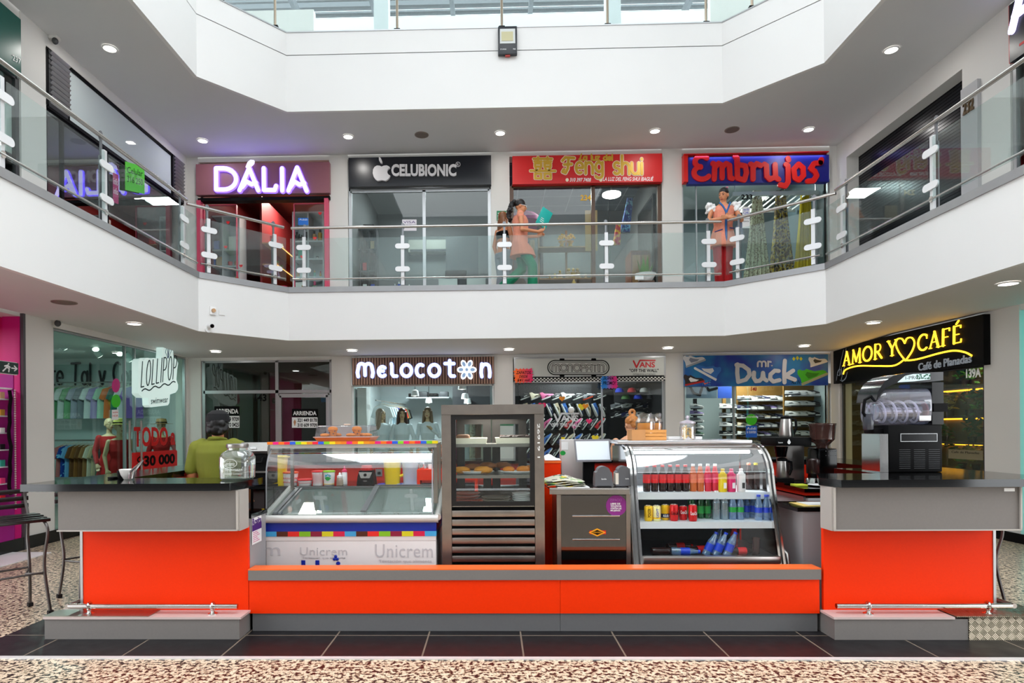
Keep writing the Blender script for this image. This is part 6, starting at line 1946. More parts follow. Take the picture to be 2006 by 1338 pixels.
# swimwear light box
t = thing('lollipop_sign','white cloud shaped light box reading LOLLIPOP swimwear','sign',tuple(WX(305,750,XL + .1)))
XB_ = XL + .12
ltb = mat('lightbox_white',(206,222,218),.4,emit=.5,ecol=(222,250,244))
f = FX(271,702,783,347,776,XB_)
out = [(.02,.12),(0,.16),(0,.92)] + arc(.07,.93,.06,.06,180,30,5) + arc(.22,.97,.08,.05,160,20,5) + arc(.38,.97,.08,.05,160,20,5) + arc(.52,.97,.06,.05,160,30,5) + [(.58,1.0)] + arc(.74,1.22,.15,.17,190,-10,12) + [(.90,1.05),(1.0,.98),(1.03,.9),(1.0,.70),(.98,.45),(1.03,.3),(1.02,.18),(.96,.1),(.8,.06),(.78,-.16),(.74,-.22),(.30,-.22),(.25,-.16),(.24,.02),(.1,.04)]
P,U,V,N = f
b = B().extrude([P + U * a + V * c for a,c in out],-N * .11)
b.obj('light_box',ltb,t)
thin = mat('letter_dark',(60,66,72),.5)
strokes(B(),word('LOLLIPOP',.26,over={'L': (.34,GL['L'][1] and [[(0,1),(0,0),(.34,0)]]),'O': (.5,[_o(.5)]),'P': (.46,[[(0,0),(0,1),(.2,1)] + arc(.2,.74,.26,.26,90,-90)[1:] + [(0,.48)]])}),(P + U * .06 + V * .3,U * .9,V * .62,N),.022,.004).obj('lettering',thin,t)
strokes(B(),[[(x / 24,.5 + .5 * math.sin(x / 24 * PI * 7)) for x in range(25)]],(P + U * .08 + V * .17,U * .86,V * .07,N),.022,.004).obj('wave_line',thin,t)
text('lettering','swimwear',(P + U * .30 - V * .14,U * .44,V * .15,N),thin,t,.003)
fs = (P + U * .66 + V * 1.0,U * .16,V * .3,N)
strokes(B(),[[(.5,0),(.0,.6),(.15,.95),(.5,1.05),(.85,.95),(1,.6),(.5,0)],[(.5,0),(.3,.98)],[(.5,0),(.5,1.0)],[(.5,0),(.7,.98)]],fs,.01,.003).obj('shell_drawing',mat('shell_blue',(60,70,120),.5),t)
# vacant shop notices and number
def notice(lab,px0,py0,px1,py1,rows,Y):
 t = thing('rent_notice',lab,'sign',tuple(W((px0 + px1) / 2,(py0 + py1) / 2,Y)),'rent notices in the vacant shop')
 h = (py1 - py0)
 plate(B(),FY(px0,py0,px1,py0 + h * .42,Y),[(0,0),(1,0),(1,1),(0,1)],.003).obj('header',blackm,t)
 plate(B(),FY(px0,py0 + h * .45,px1,py1,Y),[(0,0),(1,0),(1,1),(0,1)],.003).obj('card',pwhite,t)
 text('lettering','ARRIENDA',FY(px0 + 2,py0 + h * .12,px1 - 2,py0 + h * .34,Y - .003),pwhite,t,.001,bold=.03)
 for k,s in enumerate(rows):
  text('phone_number',s,FY(px0 + 11,py0 + h * (.50 + .26 * k),px1 - 1,py0 + h * (.70 + .26 * k),Y - .003),blackm,t,.001,bold=.03)
 plate(B(),FY(px0 + 3,py0 + h * .55,px0 + 8,py0 + h * .9,Y - .003),[(.5,1),(1,.6),(.6,0),(.4,0),(0,.6)],.001).obj('logo_mark',mat('logo_tan',(190,130,90),.5),t)
notice('black and white rent notice on the glass door of the vacant shop',572,801,622,838,['321 449 8178','310 609 9709'],YB - .002)
notice('black and white rent notice behind the head of the green shirted man',420,796,469,838,['310 609 9709','310 470 0425'],YB + .0495)
text('shop_number','143',FY(499,772,522,786,YB + .0495),blackm,None,.004,bold=.03)
tag(bpy.data.objects['shop_number.001'],'black number 143 on the vacant shop glass','number')
# ============================================================ left side signs
XE = XL + .02
t = thing('teal_sign','dark teal shop sign with white number 237','sign',tuple(WX(20,60,XE)))
bx(XL - .1,XL + .06,5.2,WX(41,60,XL + .06).y,5.92,6.62).obj('board',mat('teal_board',(6,86,76),.3,noise=.2,nscale=1.5),t)
text('shop_number','237',FX(24,107,118,40,126,XL + .062),pwhite,t,.004)
t = thing('exit_sign','dark green evacuation sign with running figure and arrow','sign',tuple(WX(18,722,XE)))
y1_ = WX(36,720,XL + .06).y
zt_,zb_ = WX(30,711,XL + .06).z,WX(30,733,XL + .06).z
bx(XL + .035,XL + .06,y1_ - .55,y1_,zb_,zt_).obj('board',mat('exit_green',(10,44,34),.4),t)
bx(XL + .03,XL + .034,y1_ - .56,y1_ + .01,zb_ - .01,zt_ + .01).obj('back_plate',pwhite,t)
f = (Vector((XL + .061,y1_ - .26,zb_ + .01)),Vector((0,.24,0)),Vector((0,0,zt_ - zb_ - .02)),Vector((1,0,0)))
strokes(B(),[[(.05,.1),(.2,.35),(.3,.55),(.36,.75)],[(.3,.55),(.45,.4),(.42,.1)],[(.16,.62),(.34,.72),(.5,.56)]],f,.018,.002).obj('running_figure',pwhite,t)
plate(B(),f,ngon(.42,.9,.05,.09,10),.002).obj('figure_head',pwhite,t)
strokes(B(),[[(.62,.5),(.95,.5)],[(.8,.75),(.97,.5),(.8,.25)]],f,.016,.002).obj('arrow',pwhite,t)
for k,s in enumerate(('RUTA DE','EVACUACIÓN')):
 text('lettering',s,frame4((XL + .061,y1_ - .52,zt_ - .07 - .06 * k),(XL + .061,y1_ - .30,zt_ - .07 - .06 * k),(XL + .061,y1_ - .52,zt_ - .035 - .06 * k)),pwhite,t,.001)
# far right signs
t = thing('neon_shop_sign','black shop sign with bright white letter at the upper right edge','sign',tuple(WX(1998,40,XR - .06)))
ya = WX(1977,50,XR - .08).y
bx(XR - .08,XR + .1,5.0,ya,5.98,6.7).obj('board',mat('navy_board'),t)
bx(XR - .078,XR - .0,ya,ya + .01,5.98,6.7).obj('red_edge',red,t)
f = (Vector((XR - .082,ya - .06,6.35)),Vector((0,-.42,0)),Vector((0,0,.34)),Vector((-1,0,0)))
strokes(B(),[[(0,0),(.3,1),(1,1)],[(.12,.45),(.8,.45)]],f,.09,.03).obj('letter',glowv,t)
bx(XR - .084,XR - .081,5.0,ya - .15,6.1,6.13).obj('red_line',red,t)
# ============================================================ shop fronts (glass and frames)
WN = [0]
def window(cols,rows,fm,fw=.045,pane=paneg,depth=.05,Y=YB + .03,X=None,sub=()):
 """Glazed front: cols are x (or y) limits, rows z limits; a frame with one pane per opening."""
 WN[0] += 1
 b = B()
 def bar(a0,a1,z0,z1):
  if X is None: b.box(a0,a1,Y,Y + depth,z0,z1)
  else: b.box(X,X + depth * (-1 if X < 0 else 1),a0,a1,z0,z1)
 for c in cols: bar(c - fw / 2,c + fw / 2,rows[0],rows[-1])
 for r in rows: bar(cols[0],cols[-1],r - fw / 2,r + fw / 2)
 o = b.obj('window_%d' % WN[0],fm,smooth=0)
 o['kind'] = 'structure'
 for c0,c1 in zip(cols,cols[1:]):
  for r0,r1 in zip(rows,rows[1:]):
   a0,a1,z0,z1 = c0 + fw / 2,c1 - fw / 2,r0 + fw / 2,r1 - fw / 2
   if X is None: bx(a0,a1,Y + depth * .4,Y + depth * .5,z0,z1).obj('pane',pane,o)
   else:
    s = -1 if X < 0 else 1
    bx(X + s * depth * .4,X + s * depth * .5,a0,a1,z0,z1).obj('pane',pane,o)
 return o
pinkf = mat('pink_frame',(206,74,104),.45)
brownf = mat('brown_frame',(84,58,40),.45)
for x0_,x1_ in ((-5.68,-5.60),(-3.20,-3.12)):
 struct('door_frame',bx(x0_,x1_,YB - .08,YB + .08,ZF,5.92),pinkf)
dg_ = glass('shop_glass',(240,247,246),.06)
window([-5.58,-4.95],[ZF + .02,5.86],pinkf,.012,dg_)
window([-3.82,-3.22],[ZF + .02,5.86],pinkf,.012,dg_)
window([-2.72,-1.29,-.03],[ZF + .02,6.08],alu,.06,dg_)
window([.40,1.96,3.22],[ZF + .02,6.13],brownf,.07,dg_)
window([3.66,3.92,6.40],[ZF + .02,6.15],alu,.02,dg_)
window([-5.62,-4.18,-3.12],[.02,2.22,2.82],alu,.06,glass('vacant_glass',(206,214,208),.12))
window([-4.12,-3.18],[.05,2.14],alu,.07,glass('vacant_glass'),Y=YB)
window([-2.70,.02],[.05,2.32],mat('white_frame',(220,226,226),.4),.04,dg_)
window([.42,2.10,3.26],[.05,2.36],alu,.03,dg_)
window([3.66,4.6,6.38],[.05,2.28],alu,.03,dg_)
window([8.40,10.08,10.36,12.06],[.05,2.86],alu,.02,glass('swim_glass',(226,244,240),.06),X=XL - .02)
window([8.63,9.9,12.05],[.3,2.27],darkg,.03,glass('cafe_glass',(236,240,226),.06),X=XR + .02)
window([5.0,7.78],[ZF,5.92],darkg,.06,dg_,X=XL - .02)
window([4.8,8.10],[ZF,6.0],alu,.05,dg_,X=XR + .02)
# upper left front: black frame, frosted band with two vents, dark glass below
zu0,zu1 = 5.78,6.62
window([8.29,8.62,9.64,12.0],[ZF,zu0],blackm,.05,glass('dark_glass',(112,126,122),.30),X=XL - .02)
window([8.29,8.72,11.6,12.0],[zu0 + .05,zu1 - .03],blackm,.05,glass('frosted',(214,224,226),.06,.75),X=XL + .0)
for y0_,y1_,lab in ((8.32,8.70,'grey slatted wall vent at the near end of the frosted band'),(11.62,11.98,'grey slatted wall vent at the far end of the frosted band')):
 t = thing('wall_vent',lab,'vent',(XL + .02,(y0_ + y1_) / 2,6.2))
 b = B()
 for k in range(11):
  z = 5.88 + k * .066
  b.extrude([(XL + .02,y0_,z),(XL + .05,y0_,z + .03),(XL + .053,y0_,z + .035),(XL + .02,y0_,z + .012)],(0,y1_ - y0_,0))
 b.obj('slats',alu,t)
 bx(XL + .004,XL - .019,y0_,y1_,5.84,6.6).obj('back',darkg,t)
def note(lab,px0,py0,py0b,px1,py1b,X,m,lines=(),name='paper_note',cat='note',lm=None):
 t = thing(name,lab,cat,tuple(WX((px0 + px1) / 2,(py0 + py0b) / 2,X)))
 f = FX(px0,py0,py0b,px1,py1b,X)
 plate(B(),f,[(0,0),(1,0),(1,1),(0,1)],.002).obj('sheet',m,t)
 P,U,V,N = f
 for k,s in enumerate(lines):
  text('handwriting',s,(P + U * .1 + V * (.62 - .32 * k),U * .8,V * .22,N),lm or blackm,t,.001,gap=.0022)
note('bright green handwritten paper on the dark glass of the left gallery',245,316,372,283,380,XL + .005,mat('note_green',(90,226,30),.6),('Celular','316 250'))
note('magenta notice with white lines on the left gallery glass',221,338,396,232,400,XL + .005,mat('note_magenta',(190,24,110),.6),('info','info'),lm=pwhite)
# roller shutter and number plate on the upper right
sm = mat('shutter_dark',(20,20,28),.22,.3)
b = B()
for k in range(55):
 z = ZF + .01 + k * .05
 b.box(XR + .225,XR + .245,8.82,11.95,z,z + .042)
 b.box(XR + .241,XR + .245,8.82,11.95,z + .04,z + .052)
t = tag(b.obj('roller_shutter',sm),'closed black roller shutter on the right gallery','shutter')
t = thing('number_plate','tall grey door side panel with number 232','sign',tuple(WX(1905,150,XR)))
ya,yb_ = WX(1889,200,XR).y,WX(1922,200,XR).y
bx(XR - .05,XR - .001,yb_,ya,ZF,6.1).obj('panel',mat('panel_grey',(176,176,178),.5),t)
text('shop_number','232',frame4((XR - .051,ya - .06,5.72),(XR - .051,yb_ + .05,5.72),(XR - .051,ya - .06,5.9)),mat('number_bronze',(92,74,50),.4),t,.02,bold=.02)
# numbers and stickers on the glass
YG = YB + .0495
def num(s,px0,py0,px1,py1,m,lab,Y=YG,edge=None):
 o = text('shop_number',s,FY(px0,py0,px1,py1,Y),m,None,.006,bold=.03)
 return tag(o,lab,'number')
num('234',1137,382,1158,393,mat('number_gold',(226,176,40),.5),'gold number 234 on the feng shui shop glass')
num('233',1452,381,1474,391,blackm,'black number 233 beside the leaning woman')
def sticker(lab,px0,py0,px1,py1,m,shape='rect',Y=YG,txt=None,tm=None,grp=None,name='sticker'):
 t = thing(name,lab,'sticker',tuple(W((px0 + px1) / 2,(py0 + py1) / 2,Y)),grp)
 pts = {'rect': [(0,0),(1,0),(1,1),(0,1)],'round': ngon(.5,.5,.5,.5,24),'heart': heart(.5,.52,.5)}[shape]
 plate(B(),FY(px0,py0,px1,py1,Y),pts,.002).obj('sheet',m,t)
 if txt:
  h = py1 - py0
  for k,s in enumerate(txt):
   text('lettering',s,FY(px0 + 2,py0 + h * (.12 + .3 * k),px1 - 2,py0 + h * (.34 + .3 * k),Y - .002),tm or pwhite,t,.001)
 return t
hr = mat('heart_red',(226,20,26),.5)
for px,py,lab in ((446.6,436,'small red heart sticker at the upper left pane of the pink framed shop'),(442,484,'small red heart sticker midway down the left pane of the pink framed shop'),(472,521,'small red heart sticker low on the left pane of the pink framed shop'),
     (627,418,'small red heart sticker near the top of the right pane by the pink frame'),(617,467,'red heart sticker just below the handrail on the right pane'),(591.6,503,'small red heart sticker half behind the railing post on the right pane')):
 sticker(lab,px - 3.6,py - 3.6,px + 3.6,py + 3.6,hr,'heart',grp='heart stickers on the pink framed shop')
sticker('blue and teal payment sticker inside the right pane of the pink framed shop',584,427,604,441,mat('sticker_teal',(30,110,200),.5),txt=['Addi'])
sticker('red and blue card sticker on the phone shop mullion',788,430,816,452,mat('sticker_pale',(226,220,226),.5),txt=['VISA','nequi'],tm=mat('poster_purple'))
sticker('green evacuation sign on the pillar behind the walking women',973,413,992,433,mat('evac_green',(20,120,76),.5),Y=YB - .006,txt=['<','RUTA'],name='wall_sign')
sticker('green evacuation sign on the white pillar behind the pastry cabinet',977,815,1006,834,mat('evac_green'),Y=YB - .006,txt=['<','RUTA DE'],name='wall_sign')
sticker('white and blue paper notice beside the leaning woman elbow',1454,405,1469,428,pwhite,txt=['wifi','QR'],tm=lblue)
sticker('white paper notice with teal foot under the blue notice',1454,429,1469,447,pwhite,txt=['abierto'],tm=darkg)
sticker('blue bank sticker at the top of the vacant shop door',629,775,647,788,mat('sticker_sky',(50,140,220),.5),txt=['bbva'])
cool = [mat('heart_orange',(246,150,30),.5),mat('heart_yellow',(236,214,30),.5),mat('heart_pink',(236,40,110),.5)]
for px,py,r,c,lab in ((1101,781,6,0,'orange heart sticker high on the skate shop glass'),(1140,797,8,1,'large yellow heart sticker beside an orange one on the skate glass'),(1147,796,6,0,'orange heart sticker overlapping the large yellow heart'),
       (1154,825,6,2,'pink heart sticker right of the white glass lettering'),(1166,858,7,1,'yellow heart sticker above the till screen'),(1103,859,4,1,'small yellow heart sticker above the printer box'),(1062,795,8,2,'pink heart sticker half hidden by the pastry cabinet')):
 sticker(lab,px - r,py - r,px + r,py + r,cool[c],'heart',grp='heart stickers on the skate shop glass',Y=YG - .004 * (c == 0))
t = thing('glass_lettering','white VANS OFF THE WALL lettering on the skate shop glass','lettering',tuple(W(1110,820,YG)))
gw = mat('glass_white',(214,216,220),.5)
vans(t,1086,809,1133,826,YG,gw,.035)
text('slogan','"OFF THE WALL"',FY(1077,829,1139,836,YG),gw,t,.003,bold=.02)
t = thing('hanging_ball','white round bauble hanging on the skate shop glass','bauble',tuple(W(1119,803,YG)))
B().ball(W(1119,803,YG - .06),.06,14,10).obj('ball',pwhite,t)
B().tube([W(1119,809,YG - .06),W(1127,862,YG - .06)],.005,5).obj('string',pwhite,t)
sticker('green round payment sticker on the sneaker shop glass',1461,811,1483,833,mat('sticker_green',(60,190,30),.5),'round',txt=['sistecredito'])
sticker('blue and teal payment sticker below the green round one',1461,834,1483,857,mat('sticker_blue',(20,90,190),.5),txt=['Addi','a cuotas'])
tdo = mat('todo_red',(206,20,20),.5)
t = thing('price_lettering','red glass lettering TODO A over a red price panel','lettering',tuple(WX(302,880,XL + .01)))
text('lettering','TODO a',FX(262,836,876,343,872,XL - .019),tdo,t,.004,bold=.03)
f = FX(258,887,926,347,915,XL - .019)
plate(B(),f,[(.0,.08),(.03,0),(1,0),(1,.92),(.97,1),(0,1)],.002).obj('price_panel',tdo,t)
P,U,V,N = f
text('price','$30 000',(P + U * .1 + V * .15,U * .84,V * .65,N),blackm,t,.002,gap=.003,bold=.04)
for (px0,a0,a1,px1,b1,c,lab) in ((219,742,770,235,768,mat('sticker_magenta',(196,20,120),.5),'magenta round sticker on the swimwear glass door'),(218,773,799,236,798,mat('sticker_green'),'green round sticker on the swimwear glass door')):
 t = thing('sticker',lab,'sticker',tuple(WX(227,a0,XL + .01)))
 plate(B(),FX(px0,a0,a1,px1,b1,XL - .019),ngon(.5,.5,.5,.5,22),.002).obj('sheet',c,t)
note('red and white door number sticker 143A on the swimwear glass',219,803,823,232,822,XL - .019,pwhite,('tarjetas','143A'),lm=vred)
for y,lab in ((10.06,'steel door pull on the left leaf of the swimwear entrance'),(10.4,'steel door pull on the right leaf of the swimwear entrance')):
 t = thing('door_handle_bar',lab,'door handle',(XL + .04,y,.6))
 B().tube([(XL + .05,y,.5),(XL + .05,y,1.65)],.018,8).obj('bar',steel,t)
 for z in (.7,1.45): B().tube([(XL - .0,y,z),(XL + .05,y,z)],.01,6).obj('standoff',steel,t)
# ============================================================ shop furniture and goods
def shelf_unit(label,x0,x1,y0,y1,z0,zs,m,cols=1,back=True,name='shelf_unit',th=.03):
 t = thing(name,label,'shelves',((x0 + x1) / 2,(y0 + y1) / 2,z0))
 z1 = max(zs)
 for i in range(cols + 1):
  x = x0 + (x1 - x0 - th) * i / cols
  bx(x,x + th,y0,y1,z0 + .006,z1 + th).obj('upright',m,t)
 for z in zs:
  for i in range(cols):
   xa = x0 + (x1 - x0 - th) * i / cols + th
   bx(xa,x0 + (x1 - x0 - th) * (i + 1) / cols,y0,y1 - .012,z,z + th).obj('shelf',m,t)
 if back: bx(x0 + th,x1 - th,y1 - .011,y1,z0 + .006,z1).obj('back_panel',m,t)
 return t
white_sh = mat('shelf_pale',(206,208,212),.4)
RD = random.Random(11)
# DÁLIA: two white shelf units and a wall shelf with lit boards
ZFs = ZF + .01
def goods(kind,x,y,z,s,m,m2,lab,grp):
 """Small cosmetics: bottle, box, jar, tube."""
 if kind == 'box':
  return tag(bx(x - s * .3,x + s * .3,y - .04,y + .04,z + .001,z + s,.003).obj('product_box',m),lab,'box',grp)
 t = thing('cosmetic_bottle' if kind == 'bottle' else 'cosmetic_jar',lab,'cosmetics',(x,y,z),grp)
 if kind == 'bottle':
  B().lathe([(s * .17,.001),(s * .18,s * .1),(s * .18,s * .65),(s * .08,s * .72)],(x,y,z),10).obj('body',m,t)
  B().lathe([(s * .09,s * .7),(s * .09,s),(0,s)],(x,y,z),8).obj('cap',m2,t)
 else:
  B().lathe([(s * .4,.001),(s * .42,s * .7)],(x,y,z),12).obj('body',m,t)
  B().lathe([(s * .44,s * .71),(s * .44,s),(0,s)],(x,y,z),12).obj('cap',m2,t)
 return t
pal = [mat('goods_white',(226,226,222),.4),mat('goods_black',(26,26,30),.4),mat('goods_green',(96,140,70),.5),mat('goods_sage',(150,176,150),.5),mat('goods_pink',(226,60,120),.5),mat('goods_teal',(40,150,130),.5),mat('goods_tan',(200,160,120),.5),mat('goods_blue',(40,70,170),.5),mat('goods_red',(200,30,40),.5),mat('goods_gold',(206,160,60),.4,.3)]
pn = ['white','black','green','sage','pink','teal','tan','blue','red','gold']
levels = ['bottom','second','third','fourth','fifth','top']
xa,xb = wx(412,12.9),wx(478,12.9)
zsL = [3.83,4.12,4.45,4.80,5.13,5.82]
shelf_unit('white shelf unit of cosmetics left inside the pink framed shop',xa,xb,12.75,13.1,ZF,zsL,white_sh,2)
xc,xd = wx(580,12.75),wx(641,12.75)
zsR = [3.83,4.16,4.52,4.88,5.24,5.82]
shelf_unit('white shelf unit of cosmetics right inside the pink framed shop',xc,xd,12.6,12.95,ZF,zsR,white_sh,2)
def stock(x0,x1,y,zs,side,plan):
 w = (x1 - x0) / 2
 for li,row in enumerate(plan):
  for ci,cell in enumerate(row):
   n = len(cell)
   for k,(kind,c,c2,s) in enumerate(cell):
    x = x0 + w * ci + .04 + (w - .08) * (k + .5) / n
    goods(kind,x,y,zs[li] + .031,s,pal[c],pal[c2],'%s %s, %s in its bay, %s shelf %s column of the %s cosmetics unit' % (pn[c],{'box': 'box','bottle': 'bottle','jar': 'jar'}[kind],ordn[k],levels[li],('first','second')[ci],side),'cosmetics on the %s shelf unit' % side)
Bt,Bo,J = 'bottle','box','jar'
stock(xa,xb,12.86,zsL,'left',[[[(Bo,8,0,.2)],[(Bt,5,0,.2),(Bt,0,5,.2),(J,5,0,.08)]],[[(Bo,2,0,.22),(Bo,2,0,.2)],[(Bo,3,0,.24),(Bo,3,0,.24),(Bo,3,0,.24),(Bo,3,0,.24)]],[[(Bt,0,0,.14),(J,1,0,.1),(Bt,0,1,.12)],[(J,0,8,.1),(J,0,0,.07),(Bo,9,0,.14)]],[[(Bo,7,0,.18),(Bo,6,0,.2)],[(J,8,8,.1),(J,6,6,.1)]],[[(Bo,7,0,.2)],[(Bo,0,0,.28)]]])
stock(xc,xd,12.7,zsR,'right',[[[(Bt,7,0,.16)],[(Bt,0,4,.26)]],[[(Bo,0,0,.26),(Bo,9,0,.2)],[(Bt,3,4,.28),(Bo,4,0,.14)]],[[(Bt,6,0,.16),(Bt,0,1,.2),(Bt,8,0,.2)],[(Bt,5,9,.14),(Bt,9,8,.12)]],[[(J,0,1,.1),(Bo,5,0,.2),(Bo,5,8,.2)],[(J,0,1,.06)]],[[(Bt,1,1,.2),(Bt,1,1,.16),(Bt,1,1,.14),(Bt,1,1,.17),(Bt,1,1,.2)],[(Bt,6,1,.22),(Bt,9,1,.26)]]])
t = thing('wall_shelf','dark red wall shelf with warm lit boards deep inside the pink framed shop','shelves',(-4.6,14.2,ZF))
bx(-4.86,-4.82,13.2,15.38,ZFs,6.4).obj('back_panel',maroon,t)
litm = mat('shelf_light',(255,196,110),emit=2.0)
for k,z in enumerate((4.1,4.5,4.95,5.4)):
 s = bx(-4.815,-4.5,13.2,15.3,z,z + .025).obj('board',mat('board_wood',(190,140,90),.5),t)
 bx(-4.505,-4.495,13.2,15.3,z - .012,z - .001).obj('light_strip',litm,s)
for k in range(14):
 z = (4.1,4.5,4.95,5.4)[k % 4] + .026
 c = RD.randrange(10)
 goods((Bo,Bt,J)[k % 3],-4.64,13.35 + .5 * (k // 4) + .1 * (k % 3),z,.12 + .1 * RD.random(),pal[c],pal[(c + 3) % 10],'%s %s standing on the lit wall shelf, board %d, %s from the front' % (pn[c],('box','bottle','jar')[k % 3],0,ordn[k // 4]) if False else '%s %s on the %s lit wall board, %s from the front' % (pn[c],('box','bottle','jar')[k % 3],levels[k % 4],ordn[k // 4]),'goods on the lit wall boards')
# phone shop
t = thing('shop_counter','white shop counter inside the phone shop','counter',(wx(783,12.9),13.1,ZF))
bx(wx(750,12.9),wx(815,12.9),12.9,13.3,ZFs,4.33).obj('body',pal[0],t)
bx(wx(748,12.9),wx(817,12.9),12.88,13.32,4.331,4.36).obj('top',pwhite,t)
for px,h,c in ((775,.12,7),(783,.16,7),(803,.1,2)): goods(Bt,wx(px,13.0),13.05,4.361,h,pal[c],pal[0],{775: 'short blue bottle on the phone shop counter',783: 'taller blue bottle on the phone shop counter',803: 'small green bottle on the phone shop counter'}[px],'bottles on the phone counter')
shelf_unit('dark display rack of phone covers at the left inside the phone shop',wx(694,13.2),wx(742,13.2),13.1,13.35,ZF,[3.83,4.3,4.75,5.2,5.62],darkg,3)
for k in range(9):
 x = wx(694,13.2) + .09 + .165 * (k % 3); z = (4.331,4.781,5.231)[k // 3]
 c = (1,0,7,1,8,1,0,1,6)[k]
 tag(bx(x - .04,x + .04,13.14,13.16,z,z + .17).obj('phone_cover',pal[c]),'%s phone cover, %s in the %s row of the dark rack' % (pn[c],ordn[k % 3],('lower','middle','upper')[k // 3]),'phone cover','phone covers in the dark rack')
t = tag(bx(wx(1032 - 322,13.6) - .2,wx(735,13.6),13.6,13.63,5.3,5.9).obj('dark_poster',darkg),'dark poster hanging inside the phone shop','poster')
t = thing('office_chair','black office chair inside the phone shop','chair',(wx(700,13.0) + 2.0,13.8,ZF))
x = wx(890,13.6)
for nm,dx,c in (('white_chair',-.1,0),('white_chair',.5,0)):
 t2 = thing(nm,'white plastic shop chair, %s inside the phone shop' % ('behind the middle mullion' if dx < 0 else 'by the right door edge'),'chair',(x + dx,13.2,ZF),'white chairs in the phone shop')
 bx(x + dx - .2,x + dx + .2,13.0,13.4,4.22,4.25,.01).obj('seat',pal[c],t2)
 bx(x + dx - .2,x + dx + .2,13.38,13.41,4.3,4.65,.01).obj('backrest',pal[c],t2)
 for sx_ in (-.17,.17):
  for y in (13.03,13.37): B().tube([(x + dx + sx_,y,ZFs),(x + dx + sx_,y,4.22)],.014,6).obj('leg',steel,t2)
cx_ = t.location.x
bx(cx_ - .25,cx_ + .25,13.6,14.05,4.25,4.33,.02).obj('seat',blackm,t)
bx(cx_ - .24,cx_ + .24,14.03,14.1,4.4,5.0,.03).obj('backrest',blackm,t)
B().tube([(cx_,13.8,ZF + .06),(cx_,13.8,4.25)],.03,8).obj('column',steel,t)
bx(cx_ - .3,cx_ + .3,13.77,13.83,ZFs,ZF + .06).obj('base',blackm,t)
bx(cx_ - .03,cx_ + .03,13.5,14.1,ZFs,ZF + .06).obj('base',blackm,t)
t = thing('air_conditioner','beige split air conditioner on the phone shop back wall','air conditioner',(wx(870,15.2),15.3,5.8))
bx(-2.0,-.9,15.15,15.39,5.7,6.02,.03).obj('body',mat('ac_beige',(190,186,176),.5),t)
bx(-1.95,-.95,15.14,15.149,5.72,5.78).obj('louvre',darkg,t)
t = tag(bx(-1.05,-.3,14.6,14.64,ZFs,5.9).obj('door_leaf',mat('leaf_grey',(80,82,84),.5)),'dark grey door leaf at the back of the phone shop','door')
# feng shui shop
wd2 = mat('shelf_oak',(160,112,64),.5)
xs0,xs1 = wx(1058,12.7),wx(1168,12.7)
t = thing('display_shelf','oak display shelf with golden figures inside the feng shui window','shelves',((xs0 + xs1) / 2,12.8,ZF))
for z in (4.42,5.05): bx(xs0,xs1,12.6,12.95,z,z + .03).obj('board',wd2,t)
for x in (xs0,(xs0 + xs1) / 2,xs1 - .04): bx(x,x + .04,12.955,12.99,ZFs,5.5).obj('upright',wd2,t)
fig = ['small golden figure','golden lucky statue','amber figure']
for k,(px,h,c) in enumerate(((1079,.10,9),(1089,.12,9),(1099,.18,6),(1116,.22,6),(1125,.22,9),(1133,.22,6),(1149,.1,6))):
 x = wx(px,12.75)
 t = thing('figurine','%s %s from the woman on the oak shelf' % (('low golden statuette','golden statuette','white framed statuette','tall amber statuette','tall golden statuette','tall brown statuette','wide brown statuette')[k],ordn[k]),'figurine',(x,12.72,4.451),'figurines on the oak shelf')
 B().lathe([(h * .3,0),(h * .34,h * .1),(h * .2,h * .4),(h * .26,h * .6),(h * .1,h * .7)],(x,12.72,4.451),12).obj('body',pal[c],t)
 B().ball((x,12.72,4.451 + h * .84),h * .16,10,8).obj('head',pal[9],t)
for px,c,lab in ((1103,9,'golden flower bunch on the upper oak board'),(1120,6,'amber candle jar on the upper oak board')):
 x = wx(px,12.75)
 t = thing('gold_ornament',lab,'ornament',(x,12.75,5.081),'ornaments on the upper oak board')
 B().lathe([(.05,0),(.06,.02),(.03,.08),(.07,.14)],(x,12.75,5.081),12).obj('vase',pal[9],t)
 b = B()
 for k in range(16):
  a = k * 2.4; r = .09 * math.sqrt(k / 16)
  b.ball((x + r * math.cos(a),12.75 + r * math.sin(a),5.25 + .06 * (1 - k / 16) + .02 * (k % 3)),.022,6,5)
 b.obj('flowers',mat('flower_gold',(236,180,40),.6),t)
t = tag(bx(xs1 - .22,xs1 + .02,12.5,12.51,4.95,5.75).obj('wall_scroll',mat('scroll_tan',(196,154,96),.7)),'tan hanging scroll under the gold number 234','scroll')
for px,lab in ((1045,'beige fabric roll standing in the feng shui window'),(1062,'brown patterned scroll standing beside the fabric roll')):
 tag(B().tube([(wx(px,13.0),13.1,4.6),(wx(px,13.0),13.1,5.65 if px == 1062 else 5.35)],.06,10).obj('fabric_roll',pal[6] if px == 1045 else brownf),lab,'roll')
t = thing('paper_umbrella','pink paper umbrella hanging at the top of the feng shui window','umbrella',(wx(1030,13.2),13.2,5.9))
x = wx(1030,13.2)
B().lathe([(.42,0),(.38,.1),(.25,.2),(.1,.26),(0,.28)],(x,13.3,5.75),16,cap=False).obj('canopy',mat('umbrella_pink',(196,60,150),.6),t)
B().tube([(x,13.3,5.4),(x,13.3,6.03)],.01,6).obj('stick',wd2,t)
p = W(1198,385,13.3)
t = thing('ceiling_lamp','round white ceiling lamp glowing inside the feng shui shop','lamp',(p.x,13.3,p.z))
B().lathe([(.15,0),(.19,.02),(.19,.06)],(p.x,13.3,p.z),20).obj('diffuser',lampw,t)
B().tube([(p.x,13.3,p.z + .061),(p.x,13.3,6.715)],.015,6).obj('rod',steel,t)
x = wx(1195,12.6)
